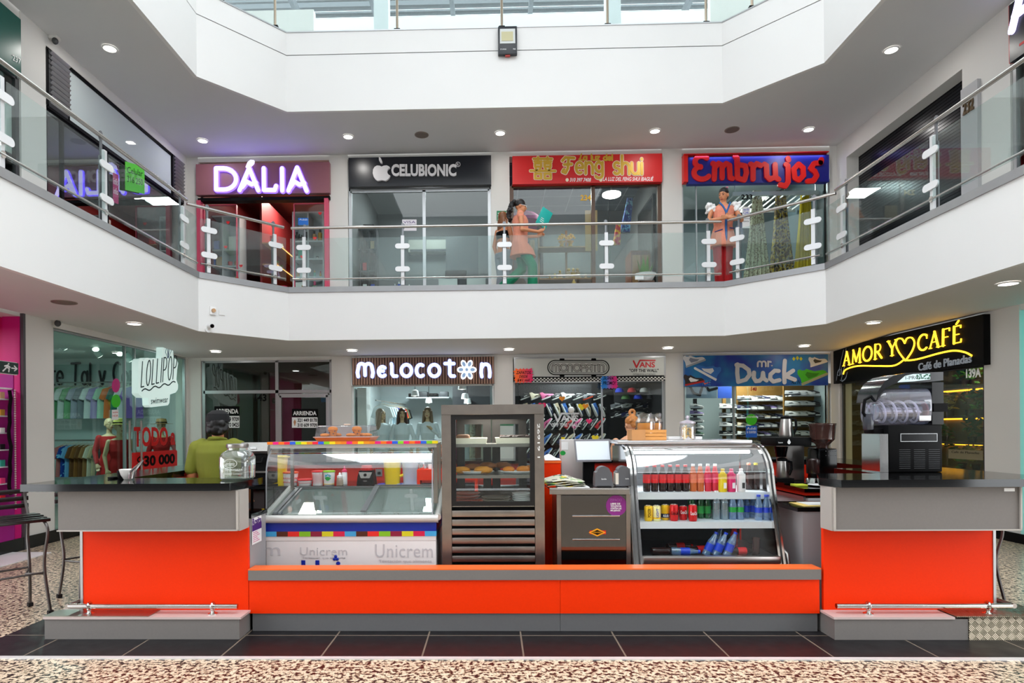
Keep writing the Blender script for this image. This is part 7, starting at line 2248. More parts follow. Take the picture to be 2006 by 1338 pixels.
t = thing('wind_chime','metal wind chime hanging by the feng shui shop door','wind chime',(x,12.6,5.1))
B().lathe([(.05,0),(.06,.02),(.05,.03)],(x,12.6,5.12),12).obj('disc',blackm,t)
for k in range(6): B().tube([(x + .045 * math.cos(k),12.6 + .045 * math.sin(k),5.11),(x + .045 * math.cos(k),12.6 + .045 * math.sin(k),4.7 + .04 * k)],.008,6).obj('pipe',steel,t)
B().tube([(x,12.6,5.15),(x,12.6,6.1)],.004,5).obj('cord',blackm,t)
def drape(label,Y,tp,bt,pxs_top,pxs_bot,m,name='fabric_drape',n=40,amp=.035,folds=6,grp=None):
 """Hanging cloth gathered at the top: pixel columns at top and bottom give its real width there."""
 zt,zb = wz(tp,Y,pxs_top[0]),wz(bt,Y,pxs_bot[0])
 a0,a1,b0,b1 = wx(pxs_top[0],Y),wx(pxs_top[1],Y),wx(pxs_bot[0],Y),wx(pxs_bot[1],Y)
 def fn(u,v):
  k = v ** 1.2
  x = (a0 + (a1 - a0) * u) * (1 - k) + (b0 + (b1 - b0) * u) * k
  return (x,Y + amp * (.4 + v) * math.sin(u * folds * 2 * PI + 1.3 * v),zt + (zb - zt) * v)
 o = B().sheet(fn,n,14).obj(name,m,smooth=1)
 sm_ = o.modifiers.new('thickness','SOLIDIFY'); sm_.thickness = .012
 return tag(o,label,'fabric',grp)
def fabric(name,base,spots,scale,thr=.55):
 m = mat(name,base,.85)
 n,l = m.node_tree.nodes,m.node_tree.links
 tc = n.new('ShaderNodeTexCoord'); v = n.new('ShaderNodeTexNoise'); v.inputs['Scale'].default_value = scale; v.inputs['Detail'].default_value = 2
 r = n.new('ShaderNodeValToRGB'); r.color_ramp.interpolation = 'CONSTANT'
 r.color_ramp.elements[0].color = lin(base) + (1,); r.color_ramp.elements[1].position = thr; r.color_ramp.elements[1].color = lin(spots[0]) + (1,)
 for i,s in enumerate(spots[1:]):
  e = r.color_ramp.elements.new(min(.95,thr + .07 * (i + 1))); e.color = lin(s) + (1,)
 l.new(tc.outputs['Object'],v.inputs['Vector']); l.new(v.outputs['Fac'],r.inputs['Fac']); l.new(r.outputs['Color'],n['Principled BSDF'].inputs['Base Color'])
 return m
drape('bright blue patterned cloth hanging beside the feng shui shop mirror',13.0,388,455,(1232,1242),(1216,1236),fabric('cloth_blue',(16,60,150),[(120,190,230)],14))
drape('red and yellow cloth hanging below the blue patterned cloth',12.8,440,480,(1210,1218),(1203,1217),fabric('cloth_red',(206,40,30),[(240,180,40)],12))
GF = 'curtain fabrics in the blue signed shop'
drape('beige flowered curtain fabric hanging behind the chamfer railing',12.75,374,545,(1478,1494),(1460,1512),fabric('cloth_beige',(206,200,170),[(130,110,84)],34,.56),grp=GF)
drape('brown and yellow leaf patterned curtain fabric between two others',12.75,374,542,(1523,1541),(1510,1560),fabric('cloth_leaf',(96,76,52),[(190,160,60),(150,140,130),(50,44,40)],11,.46),grp=GF)
drape('plain mustard yellow curtain fabric near the right corner',12.7,374,540,(1572,1590),(1558,1600),mat('cloth_yellow',(206,176,10),.8),grp=GF)
t = thing('ceiling_rack','white slatted hanging rack at the top of the curtain shop','rack',(5.6,12.9,5.98))
for k in range(12): bx(4.75 + k * .14,4.77 + k * .14,12.45,13.4,5.99,6.02).obj('slat',pal[0],t)
for y in (12.43,13.4): bx(4.7,6.36,y,y + .03,5.96,6.04).obj('rail',pal[0],t)
for x in (4.75,6.3): B().tube([(x,12.45,6.04),(x,12.45,6.715)],.008,5).obj('hanger_rod',steel,t)
p = W(1490,370,12.9)
tag(bx(p.x - .12,p.x + .12,12.8,12.95,6.05,6.07).obj('strip_lamp',lampw),'small bright lamp above the beige curtain fabric','lamp')
# potted plant at the feng shui door
x = wx(1265,12.0)
ZP = 4.2
pst = thing('plant_stand','low brown stand under the snake plant pot','stand',(x,11.95,ZF))
bx(x - .14,x + .14,11.82,12.08,ZP - .03,ZP).obj('top',brownf,pst)
for sx_ in (-.12,.1):
 for y in (11.83,12.05): bx(x + sx_,x + sx_ + .02,y,y + .02,ZF + .003,ZP - .031).obj('leg',brownf,pst)
t = thing('potted_plant','tall snake plant in a white pot before the feng shui shop','potted plant',(x,11.95,ZP))
B().lathe([(.1,.001),(.12,.02),(.19,.13),(.2,.15),(.17,.15),(.1,.04)],(x,11.95,ZP),18,cap=False).obj('pot',pwhite,t)
B().lathe([(0,.13),(.165,.135)],(x,11.95,ZP),14,cap=False).obj('soil',brownf,t)
sn = mat('snake_leaf',(70,120,40),.5,noise=.3,nscale=20)
for k in range(9):
 a = k * 2.4; r = .08
 dx,dy = r * math.cos(a),r * math.sin(a)
 h = .24 + .24 * ((k * 7) % 5) / 5
 b = B()
 b.loft([[(x + dx * (1 + 1.2 * v) - .03 * math.sin(PI * min(1,v + .25)) * math.sin(a) * 1.0 * s,11.95 + dy * (1 + 1.2 * v) + .03 * math.sin(PI * min(1,v + .25)) * math.cos(a) * s + .006 * q,ZP + .13 + h * v) for s,q in ((-1,0),(0,1),(1,0),(0,-1))] for v in (0,.25,.5,.75,.97)])
 b.obj('leaf',sn,t)
t = tag(bx(wx(1238,12.1),wx(1254,12.1),11.74,11.755,ZP,ZP + .1).obj('paper_tag',pwhite),'white paper sheet leaning at the snake plant pot','paper')
t = thing('wooden_cabinet','brown wooden cabinet inside the feng shui door','cabinet',(wx(1252,13.6),13.8,ZF))
bx(wx(1239,13.6),wx(1259,13.6),13.6,14.2,ZFs,5.25).obj('body',mat('cabinet_brown',(104,58,34),.5),t)
bx(wx(1241,13.6),wx(1257,13.6),13.58,13.599,4.4,5.15).obj('door',wd2,t)
t = thing('framed_mirror','tall black framed mirror on the right wall of the feng shui shop','mirror',(3.2,13.3,5.0))
bx(3.2,3.25,12.6,13.9,4.3,6.1).obj('frame',blackm,t)
bx(3.19,3.199,12.66,13.84,4.36,6.04).obj('glass_face',chrome,t)
t = thing('red_lantern_figure','red and yellow lantern figure standing low in the feng shui window','figurine',(wx(1125,12.6),12.5,ZF))
x = wx(1125,12.6)
B().lathe([(.1,.02),(.12,.1),(.12,.2),(.05,.24)],(x,12.5,ZF),12).obj('base',pal[9],t)
B().lathe([(.05,.24),(.12,.3),(.12,.4),(.05,.46)],(x,12.5,ZF),12).obj('lantern',pal[8],t)
B().lathe([(.05,.46),(.05,.52),(.02,.58),(0,.6)],(x,12.5,ZF),10).obj('cap',pal[9],t)
# ---------------------------------------------------------------- sneakers
def shoe_proto(name,label,cat,high=False):
 t = thing(name,label,cat,(0,0,0))
 def ring(x,w,z0,z1): return [(x,-w,z0),(x,-w * 1.02,z0 + (z1 - z0) * .45),(x,-w * .55,z1),(x,w * .55,z1),(x,w * 1.02,z0 + (z1 - z0) * .45),(x,w,z0)]
 hs = .155 if high else .098
 B().loft([ring(-.13,.022,.026,.06),ring(-.125,.032,.024,hs),ring(-.07,.036,.024,hs * .96),ring(-.02,.038,.024,.092),ring(.04,.044,.024,.075),ring(.09,.044,.024,.058),ring(.125,.034,.024,.045),ring(.14,.014,.026,.036)]).obj('upper',white_sh,t)
 so = [(-.135,-.026),(-.06,-.036),(.03,-.044),(.09,-.047),(.13,-.034),(.148,-.01),(.148,.01),(.13,.034),(.09,.047),(.03,.044),(-.06,.036),(-.135,.026)]
 B().extrude([(x,y,0) for x,y in so],(0,0,.025)).obj('sole',pwhite,t)
 b = B()
 for k in range(4): b.tube([(-.01 + .026 * k,-.027,.098 - .011 * k),(-.01 + .026 * k,0,.104 - .011 * k),(-.01 + .026 * k,.027,.098 - .011 * k)],.004,4)
 b.obj('laces',pwhite,t)
 b = B().extrude([(-.06,-.0385,.04),(.03,-.046,.045),(-.0,-.043,.062),(-.055,-.038,.055)],(0,.002,0))
 b.obj('side_mark',darkg,t)
 return t
sc = [('white',(216,216,214)),('black',(24,24,28)),('grey',(120,122,126)),('navy',(24,30,70)),('beige',(200,184,156)),('pink',(206,90,140)),('red',(180,24,30)),('green',(40,100,60)),('lilac',(150,130,190)),('blue',(60,110,190)),('cream',(226,214,186))]
scm = {n: mat('sneaker_' + n,c,.6) for n,c in sc}
soles = {'white': mat('sole_white',(224,224,222),.5),'black': mat('sole_black',(20,20,22),.6),'gum': mat('sole_gum',(150,100,60),.6),'orange': mat('sole_orange',(226,80,40),.6)}
first = {'lo': None,'hi': None}
def put_shoe(label,loc,rot,col,so,grp,hi=False,s=1.0):
 key = 'hi' if hi else 'lo'
 if first[key] is None:
  r = shoe_proto('sneaker' if not hi else 'high_top_sneaker',label,'shoe',hi)
  first[key] = r
  r['group'] = grp
  for ch in r.children:
   k = ch.name.split('.')[0]
   ch.material_slots[0].link = 'OBJECT'
   ch.material_slots[0].material = {'upper': scm[col],'sole': soles[so],'laces': pwhite if col != 'white' else scm['grey'],'side_mark': scm['white'] if col in ('black','navy') else scm['black']}[k]
 else:
  r = dup(first[key],loc,label,grp,swap={'upper': scm[col],'sole': soles[so],'laces': pwhite if col != 'white' else scm['grey'],'side_mark': scm['white'] if col in ('black','navy') else scm['black']})
 r.location = loc
 r.rotation_euler = rot
 r.scale = (s,s,s)
 return r
rowname = ['top','second','third','fourth','fifth','sixth']
# skate shop wall: shoes tilted on a dark slat wall
YS = 12.85
t = thing('slat_wall','dark slat display wall carrying tilted shoes in the skate shop','display wall',(1.3,12.98,.5))
bx(.55,2.02,YS + .12,YS + .15,.3,2.36).obj('panel',mat('slat_black',(30,30,33),.5),t)
rows_y = (776,800,828,858,886)
for r,py in enumerate(rows_y):
 bx(.55,2.02,YS + .09,YS + .119,wz(py,YS) - .16,wz(py,YS) - .135).obj('ledge',darkg,t)
rr = random.Random(21)
cset = ['black','white','black','navy','grey','black','beige','black','red','blue','green','pink']
cnt = {}
for r,py in enumerate(rows_y):
 n = 8 if r == 0 else 11
 for k in range(n):
  px = 1022 + (1186 - 1022) * (k + .5) / n
  if r == 0:
   col,so,hi = [('black','white',0),('cream','white',1),('pink','white',1),('black','white',0),('white','white',1),('black','white',0),('grey','orange',0),('black','white',0)][k]
   rot = (0,-.35,PI * .08)
  else:
   col = cset[(r * 5 + k * 3 + r * r) % len(cset)]; so = 'white'; hi = False
   rot = (0,1.15,.25) if r == 1 else (.0,-.95,.15)
  x = wx(px,YS)
  put_shoe('%s %s, %s from the pillar in the %s row of the skate shop wall' % (col,'high top' if hi else 'skate shoe',ordn[k],rowname[r]),(x,YS,wz(py,YS,px) - .04),rot,col,so,'shoes on the skate shop wall',bool(hi))
capc = [('blue','cap_royal',(30,60,190)),('green','cap_olive',(70,110,60)),('red','cap_redd',(190,40,50)),('blue','cap_royal',(30,60,190)),('white','cap_pale',(210,210,206)),('black','cap_dark',(30,30,34))]
for k in range(6):
 x = wx(1214 + 12 * (k % 6),13.2); z = 2.2 - .14 * (k % 2)
 t = thing('baseball_cap','%s cap, %s from the glass door among caps in the skate shop' % (capc[k][0],ordn[k]),'cap',(x,13.2,z),'caps in the skate shop')
 m = mat(capc[k][1],capc[k][2],.7)
 B().lathe([(.09,0),(.088,.04),(.06,.085),(0,.1)],(x,13.2,z),14).obj('crown',m,t)
 b = B().extrude([(x + .085 * math.cos(a),13.2 - .06 - .1 * math.sin(a),z) for a in [PI * j / 8 for j in range(9)]],(0,0,.008)); b.obj('brim',m,t)
tag(bx(wx(1206,13.2),wx(1290,13.2),13.33,13.36,2.0,2.3).obj('cap_board',darkg),'dark wall board behind the caps in the skate shop','board')
for k in range(8):
 col = ('black','navy','white','black','grey','white','black','navy')[k]
 x = wx(1208 + 21 * (k % 4),13.6); z = (1.72,1.9)[k // 4]
 put_shoe('%s shoe, %s on the %s dark ledge deep in the skate shop' % (col,ordn[k % 4],('lower','upper')[k // 4]),(x,13.55,z),(0,-.3,.3),col,'white','shoes deep in the skate shop')
for z in (1.69,1.87): tag(bx(wx(1200,13.6),wx(1290,13.6),13.45,13.7,z,z + .02).obj('ledge_board',darkg),'%s dark shoe ledge deep in the skate shop' % ('lower' if z < 1.8 else 'upper'),'ledge')
# sneaker shop: oak walls with ledges
oak = mat('oak_panel',(140,104,50),.5,noise=.2,nscale=6)
YK = 13.7
def bank(label,px0,px1,rows,nper,side,cols,Y=YK):
 x0,x1 = wx(px0,Y),wx(px1,Y)
 t = thing('sneaker_wall',label,'shelves',((x0 + x1) / 2,Y + .2,0))
 bx(x0 - .03,x1 + .03,Y + .16,Y + .2,.01,wz(rows[0],Y) + .4).obj('panel',oak,t)
 for r,py in enumerate(rows):
  z = wz(py,Y)
  bx(x0,x1,Y - .1,Y + .159,z - .025,z).obj('ledge',white_sh if r == 0 else darkg,t)
  for k in range(nper):
   x = x0 + (x1 - x0) * (k + .5) / nper
   col = cols[(r * 7 + k * 5) % len(cols)]
   put_shoe('%s sneaker, %s along the %s ledge of the %s oak wall' % (col,ordn[k],rowname[r],side),(x,Y + .02,z + .001),(0,0,-.5),col,'white' if (r + k) % 4 else 'black','sneakers on the %s oak wall' % side)
bank('oak sneaker wall with six ledges nearest the coffee shop corner',1546,1604,(779,799,819,839,857,877),4,'corner',['white','black','grey','white','navy','white','pink'],12.62)
bank('oak sneaker wall with six ledges behind the payment stickers',1452,1541,(788,806,823,840,857,875),7,'middle',['grey','white','black','lilac','white','beige','black','navy'],13.3)
for px,n_,side,wood_ in ((1364,6,'black post',False),(1421,5,'oak post',True),(1437,5,'white post',False)):
 Yp_ = 13.3 if px == 1364 else 13.5
 x = wx(px,Yp_)
 t = thing('shoe_stand','slim %s shoe stand inside the sneaker shop' % side,'stand',(x,Yp_,0))
 bx(x - .035,x + .035,Yp_ + .05,Yp_ + .1,.01,wz(784,Yp_)).obj('post',oak if wood_ else (blackm if px == 1364 else white_sh),t)
 for k in range(n_):
  z = wz(803 + (13 if px == 1364 else 17.5) * k,Yp_)
  bx(x - .1,x + .1,Yp_ - .1,Yp_ + .049,z - .02,z).obj('ledge',blackm if px == 1364 else darkg,t)
  col = ['white','lilac','grey','white','green','grey'][k] if px == 1364 else ['black','white','grey','white','black'][(k + px) % 5]
  put_shoe('%s sneaker, %s from the top of the slim %s stand' % (col,ordn[k],side),(x,Yp_ - .02,z + .001),(0,0,-.2),col,'white','sneakers on the %s stand' % side)
for px0,px1,m,lab in ((1344,1404,mat('poster_slate',(70,90,104),.6),'grey running legs poster at the top of the sneaker shop'),(1406,1433,mat('poster_blue',(30,70,160),.6),'blue shoe poster beside the running poster')):
 Yq = 13.1
 t = thing('wall_poster',lab,'poster',(wx(px0,Yq),Yq,2.3))
 f = FY(px0,752,px1,780,Yq)
 plate(B(),f,[(0,0),(1,0),(1,1),(0,1)],.01).obj('sheet',m,t)
 if px0 == 1344:
  P,U,V,N = f
  strokes(B(),[[(.1,.9),(.25,.35),(.45,.2)],[(.55,1),(.5,.6),(.45,.3)],[(.6,.9),(.75,.55),(1.0,.7)]],f,.05,.003,.0105).obj('leg_print',blackm,t)
num('140',1471,758,1482,766,red,'small red number 140 at the top of the sneaker shop glass')
# ============================================================ people and mannequins
def fuse(b,name,m,parent,voxel=.012,it=4):
 """One continuous skin over overlapping shapes (local coordinates of parent)."""
 me = b.mesh(name,0)
 o = bpy.data.objects.new(name,me)
 COL.objects.link(o)
 md = o.modifiers.new('r','REMESH'); md.mode = 'VOXEL'; md.voxel_size = voxel
 md = o.modifiers.new('s','SMOOTH'); md.iterations = it; md.factor = .5
 dg = bpy.context.evaluated_depsgraph_get()
 me2 = bpy.data.meshes.new_from_object(o.evaluated_get(dg))
 o.modifiers.clear()
 o.data = me2
 me2.name = name
 me2.materials.clear()
 me2.materials.append(m)
 for p in me2.polygons: p.use_smooth = True
 o.parent = parent
 return o
def torso_rings(rows,n=18):
 """rows: (z, half width, half depth, y offset[, x offset])."""
 return [[(r[4] if len(r) > 4 else 0) + r[1] * math.cos(2 * PI * k / n) if True else 0 for k in range(0)] or [((r[4] if len(r) > 4 else 0) + r[1] * math.cos(2 * PI * k / n),r[3] + r[2] * math.sin(2 * PI * k / n),r[0]) for k in range(n)] for r in rows]
def limb(b,pts,rs,seg=12):
 """Tapered limb with rounded joints."""
 P = [Vector(p) for p in pts]
 b.tube(P,rs,seg)
 for p,r in zip(P,rs): b.ball(p,r,10,8)
def hand(b,w,d,side,curl=.5,palm_n=None,s=1.0):
 """Palm and five bent fingers from wrist w along d; side = thumb direction."""
 w,d,side = Vector(w),Vector(d).normalized(),Vector(side).normalized()
 nrm = d.cross(side).normalized()
 if palm_n is not None and nrm.dot(Vector(palm_n)) < 0: nrm = -nrm
 pc = w + d * .045 * s
 b.tube([w,w + d * .03 * s,w + d * .085 * s],[.024 * s,.034 * s,.036 * s],10,flat=None)
 for i,(o,L) in enumerate(((.030,.072),(.010,.082),(-.011,.076),(-.031,.06))):
  base = w + d * .085 * s + side * o * s
  a,p = 0.0,base
  pts = [base - d * .02 * s,base]
  for j in range(3):
   a += curl * (.6 + .3 * j)
   p = p + (d * math.cos(a) + nrm * math.sin(a)) * L * s / 3
   pts.append(p)
  b.tube(pts,[.0095 * s,.0095 * s,.009 * s,.0085 * s,.007 * s],7)
 p0 = w + d * .028 * s + side * .024 * s
 p1 = p0 + (d * .6 + side * .8) * .038 * s
 p2 = p1 + (d * .95 + side * .2 + nrm * .3 * curl) * .032 * s
 b.tube([p0 - side * .012,p0,p1,p2],[.013 * s,.012 * s,.0105 * s,.008 * s],7)
def head(b,c,yaw=0.0,s=1.0,pitch=0.0):
 """Skull, jaw, nose, ears, facing -y turned by yaw; returns its transform."""
 M = Matrix.Translation(c) @ Matrix.Rotation(yaw,4,'Z') @ Matrix.Rotation(pitch,4,'X') @ Matrix.Scale(s,4)
 old,b.xf = b.xf,M
 b.ball((0,.012,.022),(.074,.09,.092),16,12)
 b.ball((0,-.022,-.03),(.058,.066,.072),14,10)
 b.ball((0,-.052,-.082),(.03,.028,.024),10,8)
 b.tube([(0,-.084,.018),(0,-.102,-.018),(0,-.092,-.03)],[.008,.014,.014],8)
 b.ball((0,-.084,-.055),(.024,.012,.010),8,6)
 for sx in (-1,1):
  b.ball((sx * .076,.012,-.008),(.010,.018,.03),8,6)
  b.ball((sx * .03,-.068,-.012),(.022,.016,.016),8,6)
 b.xf = old
 return M
def face(parent,M,skin_dark,lips):
 b = B(); b.xf = M
 for sx in (-1,1): b.ball((sx * .03,-.083,.012),(.013,.006,.006),8,6)
 e = b.obj('eyes',mat('eye_dark',(30,22,20),.3),parent,local=True)
 b = B(); b.xf = M
 for sx in (-1,1): b.tube([(sx * .014,-.086,.032),(sx * .03,-.087,.038),(sx * .05,-.074,.032)],.0045,5)
 b.obj('eyebrows',skin_dark,parent,local=True)
 b = B(); b.xf = M
 b.ball((0,-.091,-.056),(.022,.006,.007),8,6)
 b.obj('lips',lips,parent,local=True)
skin = mat('skin_warm',(206,138,98),.5)
skin2 = mat('skin_tan',(190,120,80),.5)
skin3 = mat('skin_light',(226,168,130),.5)
hairb = mat('hair_black',(9,7,8),.5,noise=.4,nscale=60)
hairbr = mat('hair_brown',(120,72,36),.45,noise=.3,nscale=50)
hairau = mat('hair_auburn',(190,122,62),.4,noise=.75,nscale=34)
lipm = mat('lips',(160,60,56),.4)
def human(name,label,loc,rz,sk,arms,legs,hd=(0,0),H=1.65,sit=None,fem=True,cat='person',face_on=True,lean=(0,0)):
 """Body in local space facing -y: arms = two lists (shoulder, elbow, wrist, hand dir, thumb dir, curl), legs = two lists (hip, knee, ankle, toe dir)."""
 t = thing(name,label,cat,loc)
 t.rotation_euler = (0,0,rz)
 k = H / 1.65
 lx,ly = lean
 b = B()
 hw = .165 if fem else .16
 sw = .165 if fem else .195
 base = sit if sit is not None else .82 * k
 rows = [(base - .03,hw * .85,.10,0,0),(base + .06,hw,.115,.005,0),(base + .2,.125 if fem else .15,.095,0,lx * .3),(base + .32,.14 if fem else .165,.105,-.006,lx * .6),(base + .45,sw * .93,.11,0,lx * .9),(base + .52,sw * .85,.085,.005,lx),(base + .565,.075,.06,.005,lx)]
 rows = [(z,a,c,y + ly * (z - base) / .565,x) for z,a,c,y,x in rows]
 b.loft(torso_rings(rows))
 top = base + .565
 hc = Vector((lx,ly - .012,top + .14))
 limb(b,[(lx,ly + .008,top - .03),hc + Vector((0,.012,-.06))],[.058,.05])
 M = head(b,hc,*hd)
 for a in arms:
  limb(b,a[:3],[.047,.04,.027] if fem else [.055,.047,.032])
  hand(b,a[2],a[3],a[4],a[5])
 for l in legs:
  limb(b,l[:3],[.088,.058,.038])
  an,td = Vector(l[2]),Vector(l[3]).normalized()
  b.loft([[an + td * q + Vector((-td.y,td.x,0)) * w * math.cos(c) + Vector((0,0,h * math.sin(c) - .035)) for c in [2 * PI * i / 10 for i in range(10)]] for q,w,h in ((-.06,.024,.025),(0,.036,.04),(.08,.042,.026),(.15,.03,.016))])
 body = fuse(b,'body',sk,t,.0085,3)
 t['rows'] = 0
 del t['rows']
 if face_on: face(t,M,hairb,lipm)
 return t,rows,M,base,top
def garment(t,name,m,rows,grow=.012,z0=None,z1=None,sleeves=(),legs=(),flare=0.0,fringe=None):
 b = B()
 rr = [(z,a + grow + flare * max(0,1 - i / 3),c + grow + flare * max(0,1 - i / 3),y,x) for i,(z,a,c,y,x) in enumerate(rows) if (z0 is None or z >= z0) and (z1 is None or z <= z1)]
 if len(rr) > 1: b.loft(torso_rings(rr))
 for pts,rs in list(sleeves) + list(legs): limb(b,pts,rs)
 return fuse(b,name,m,t,.0095,3)
# --- man in the green polo, back to the viewer
mz = .006
loc = (wx(427,5.8),5.8,mz)
Lp,Rp = [(-.19,.0,1.32),(-.24,-.02,1.08),(-.23,-.14,.88),(0,-.5,-.8),(1,0,0),.5],[(.19,0,1.32),(.245,-.02,1.06),(.25,-.10,.86),(-.2,-1,-.1),(0,0,1),.6]
lg = [[(-.09,0,.82),(-.1,-.01,.45),(-.1,.02,.07),(0,-1,0)],[(.09,0,.82),(.1,-.01,.45),(.1,.02,.07),(0,-1,0)]]
t,rows,M,base,top = human('person','man in green polo shirt and black cap standing behind the left counter',loc,PI + .1,skin2,[Lp,Rp],lg,(.15,1.05),H=1.66,fem=False)
green = mat('polo_green',(112,116,26),.8,noise=.08,nscale=14)
garment(t,'polo_shirt',green,[(r[0],r[1] * 1.02,r[2],r[3],r[4]) for r in rows],.022,sleeves=[([(-.14,0,1.34),(-.19,0,1.315),(-.24,-.02,1.12)],[.068,.073,.066]),([(.14,0,1.34),(.19,0,1.315),(.245,-.02,1.12)],[.068,.073,.066])])
B().tube([(.075 * math.cos(a) ,.012 + .072 * math.sin(a),top + .0 + .018 * math.sin(a)) for a in [2 * PI * i / 18 for i in range(18)]],.017,6,closed=True).obj('collar',green,t,local=True)
garment(t,'trousers',darkg,rows,.018,z1=base + .1,legs=[([l[0],l[1],(l[2][0],l[2][1],.12)],[.1,.075,.065]) for l in lg])
b = B(); b.xf = M; b.ball((0,.02,.03),(.09,.105,.1),16,12); b.ball((0,.05,-.03),(.085,.07,.07),14,10)
rd = random.Random(2)
for k in range(26):
 a = rd.uniform(0,2 * PI); b.ball((.075 * math.cos(a),.045 + .06 * abs(math.sin(a)),rd.uniform(-.08,.02)),rd.uniform(.016,.03),7,5)
fuse(b,'hair',hairb,t,.008,1)
b = B(); b.xf = M; b.lathe([(.099,.03),(.102,.05),(.09,.1),(.05,.13),(0,.137)],(0,.012,-.005),20,1,1.1)
b.loft([[(.07 * math.cos(a) * s,-.09 - .07 * s2 * abs(math.sin(a)),.045 - .012 * s2) for a in [PI * i / 10 for i in range(11)]] for s,s2 in ((1,0),(1.05,1))],caps=False,closed=False)
b.obj('cap',mat('cap_cloth',(9,9,12),.9),t,local=True)
B().tube([(-.265,.03,1.06),(-.24,.034,1.03),(-.26,.03,1.0)],.007,5).obj('tattoo',mat('tattoo_ink',(60,44,44),.6),t,local=True)
# --- upper floor: woman walking with the teal folder
wy_ = 11.0
loc = (wx(1022,wy_),wy_,ZF)
ar = [[(-.19,.0,1.32),(-.22,-.02,1.06),(-.17,-.3,1.03),(.2,-1,.35),(.8,.1,.5),.55],[(.19,.0,1.32),(.22,-.02,1.06),(.16,-.3,1.05),(-.2,-1,.35),(-.8,.1,.5),.55]]
lg = [[(-.085,0,.82),(-.1,-.2,.47),(-.09,-.20,.08),(0,-1,0)],[(.085,0,.82),(.09,-.03,.45),(.09,.3,.14),(0,-1,-.3)]]
t,rows,M,base,top = human('person','woman with curly ponytail walking on the upper floor carrying a teal folder',loc,PI / 2,skin,ar,lg,(.0,1.0,.2),H=1.64)
salmon = mat('tunic_salmon',(226,142,116),.8,noise=.16,nscale=40)
teal_p = mat('trousers_green',(14,122,86),.8,noise=.06,nscale=6)
garment(t,'tunic',salmon,[(base - .17,.2,.2,-.04,0),(base - .05,.185,.165,-.03,0)] + [r for r in rows if r[0] > base],.03,z1=top - .02,sleeves=[([(-.14,0,1.35),(-.185,0,1.30)],[.06,.058]),([(.14,0,1.35),(.185,0,1.30)],[.06,.058])])
garment(t,'trousers',teal_p,rows,.006,z1=base + .1,legs=[([l[0],l[1],(l[2][0],l[2][1],l[2][2] + .02)],[.1,.085,.088]) for l in lg])
b = B(); b.xf = M; b.ball((0,.02,.042),(.083,.096,.09),16,12); b.ball((0,.11,.06),(.045,.04,.045),10,8)
rd = random.Random(5)
for k in range(60):
 q = k / 60
 b.ball((rd.uniform(-.05,.05),.125 + .05 * math.sin(q * 3) + rd.uniform(-.03,.03),.06 - .34 * q),rd.uniform(.022,.034) * (1.15 - .4 * q),7,5)
fuse(b,'hair',hairb,t,.009,1)
b = B(); b.xf = M
for sx in (-1,1):
 b.tube([(sx * .032 + .02 * math.cos(a),-.096,.012 + .015 * math.sin(a)) for a in [2 * PI * i / 10 for i in range(10)]],.004,5,closed=True)
 b.tube([(sx * .05,-.095,.016),(sx * .079,.0,.014)],.004,5)
b.obj('glasses',pwhite,t,local=True)
B().box(-.2,-.06,-.125,-.12,base + .03,base + .045).obj('pocket_trim',mat('trim_navy',(36,60,130),.6),t,local=True)
for l in lg:
 pass
q = W(1066,427,wy_)
ft = thing('folder','teal folder held in front by the walking woman','folder',(q.x,wy_,q.z))
b = B(); b.xf = Matrix.Translation((q.x,wy_,q.z)) @ Matrix.Rotation(.45,4,'Y') @ Matrix.Rotation(.5,4,'Z')
b.box(-.11,.11,-.012,.012,-.15,.15,.004)
b.obj('cover',mat('folder_teal',(20,176,166),.5),ft)
b = B(); b.xf = Matrix.Translation((q.x,wy_,q.z)) @ Matrix.Rotation(.45,4,'Y') @ Matrix.Rotation(.5,4,'Z')
for k in range(3): b.box(-.06,.0 + .02 * k,-.0135,-.0125,-.03 - .03 * k,-.02 - .03 * k)
b.obj('print',pwhite,ft)
# --- long haired woman half hidden behind her
loc = (wx(989,11.5),11.55,ZF)
ar = [[(-.18,0,1.3),(-.24,-.02,1.04),(-.2,-.2,.95),(.3,-1,0),(1,0,.3),.5],[(.18,0,1.3),(.24,.03,1.04),(.24,-.05,.8),(0,-.2,-1),(-1,0,0),.4]]
lg = [[(-.085,0,.82),(-.09,-.02,.45),(-.09,.02,.07),(0,-1,0)],[(.085,0,.82),(.09,-.02,.45),(.09,.02,.07),(0,-1,0)]]
t,rows,M,base,top = human('person','long haired woman in black top and grey jeans behind the walking woman',loc,2.2,skin2,ar,lg,(.2,1.0),H=1.6)
garment(t,'top',blackm,rows,.012,z0=base + .3,z1=top - .1)
garment(t,'trousers',mat('jeans_grey',(126,132,140),.8),rows,.02,z1=base + .12,legs=[([l[0],l[1],(l[2][0],l[2][1],.1)],[.115,.09,.085]) for l in lg])
b = B(); b.xf = M; b.ball((0,.025,.03),(.086,.1,.098),16,12)
b.loft([[(.09 * s * math.cos(2 * PI * i / 14),.06 + .05 * s * math.sin(2 * PI * i / 14),z) for i in range(14)] for z,s in ((.06,.8),(-.05,1.05),(-.2,1.1),(-.38,.9),(-.46,.5))])
fuse(b,'hair',hairbr,t,.009,2)
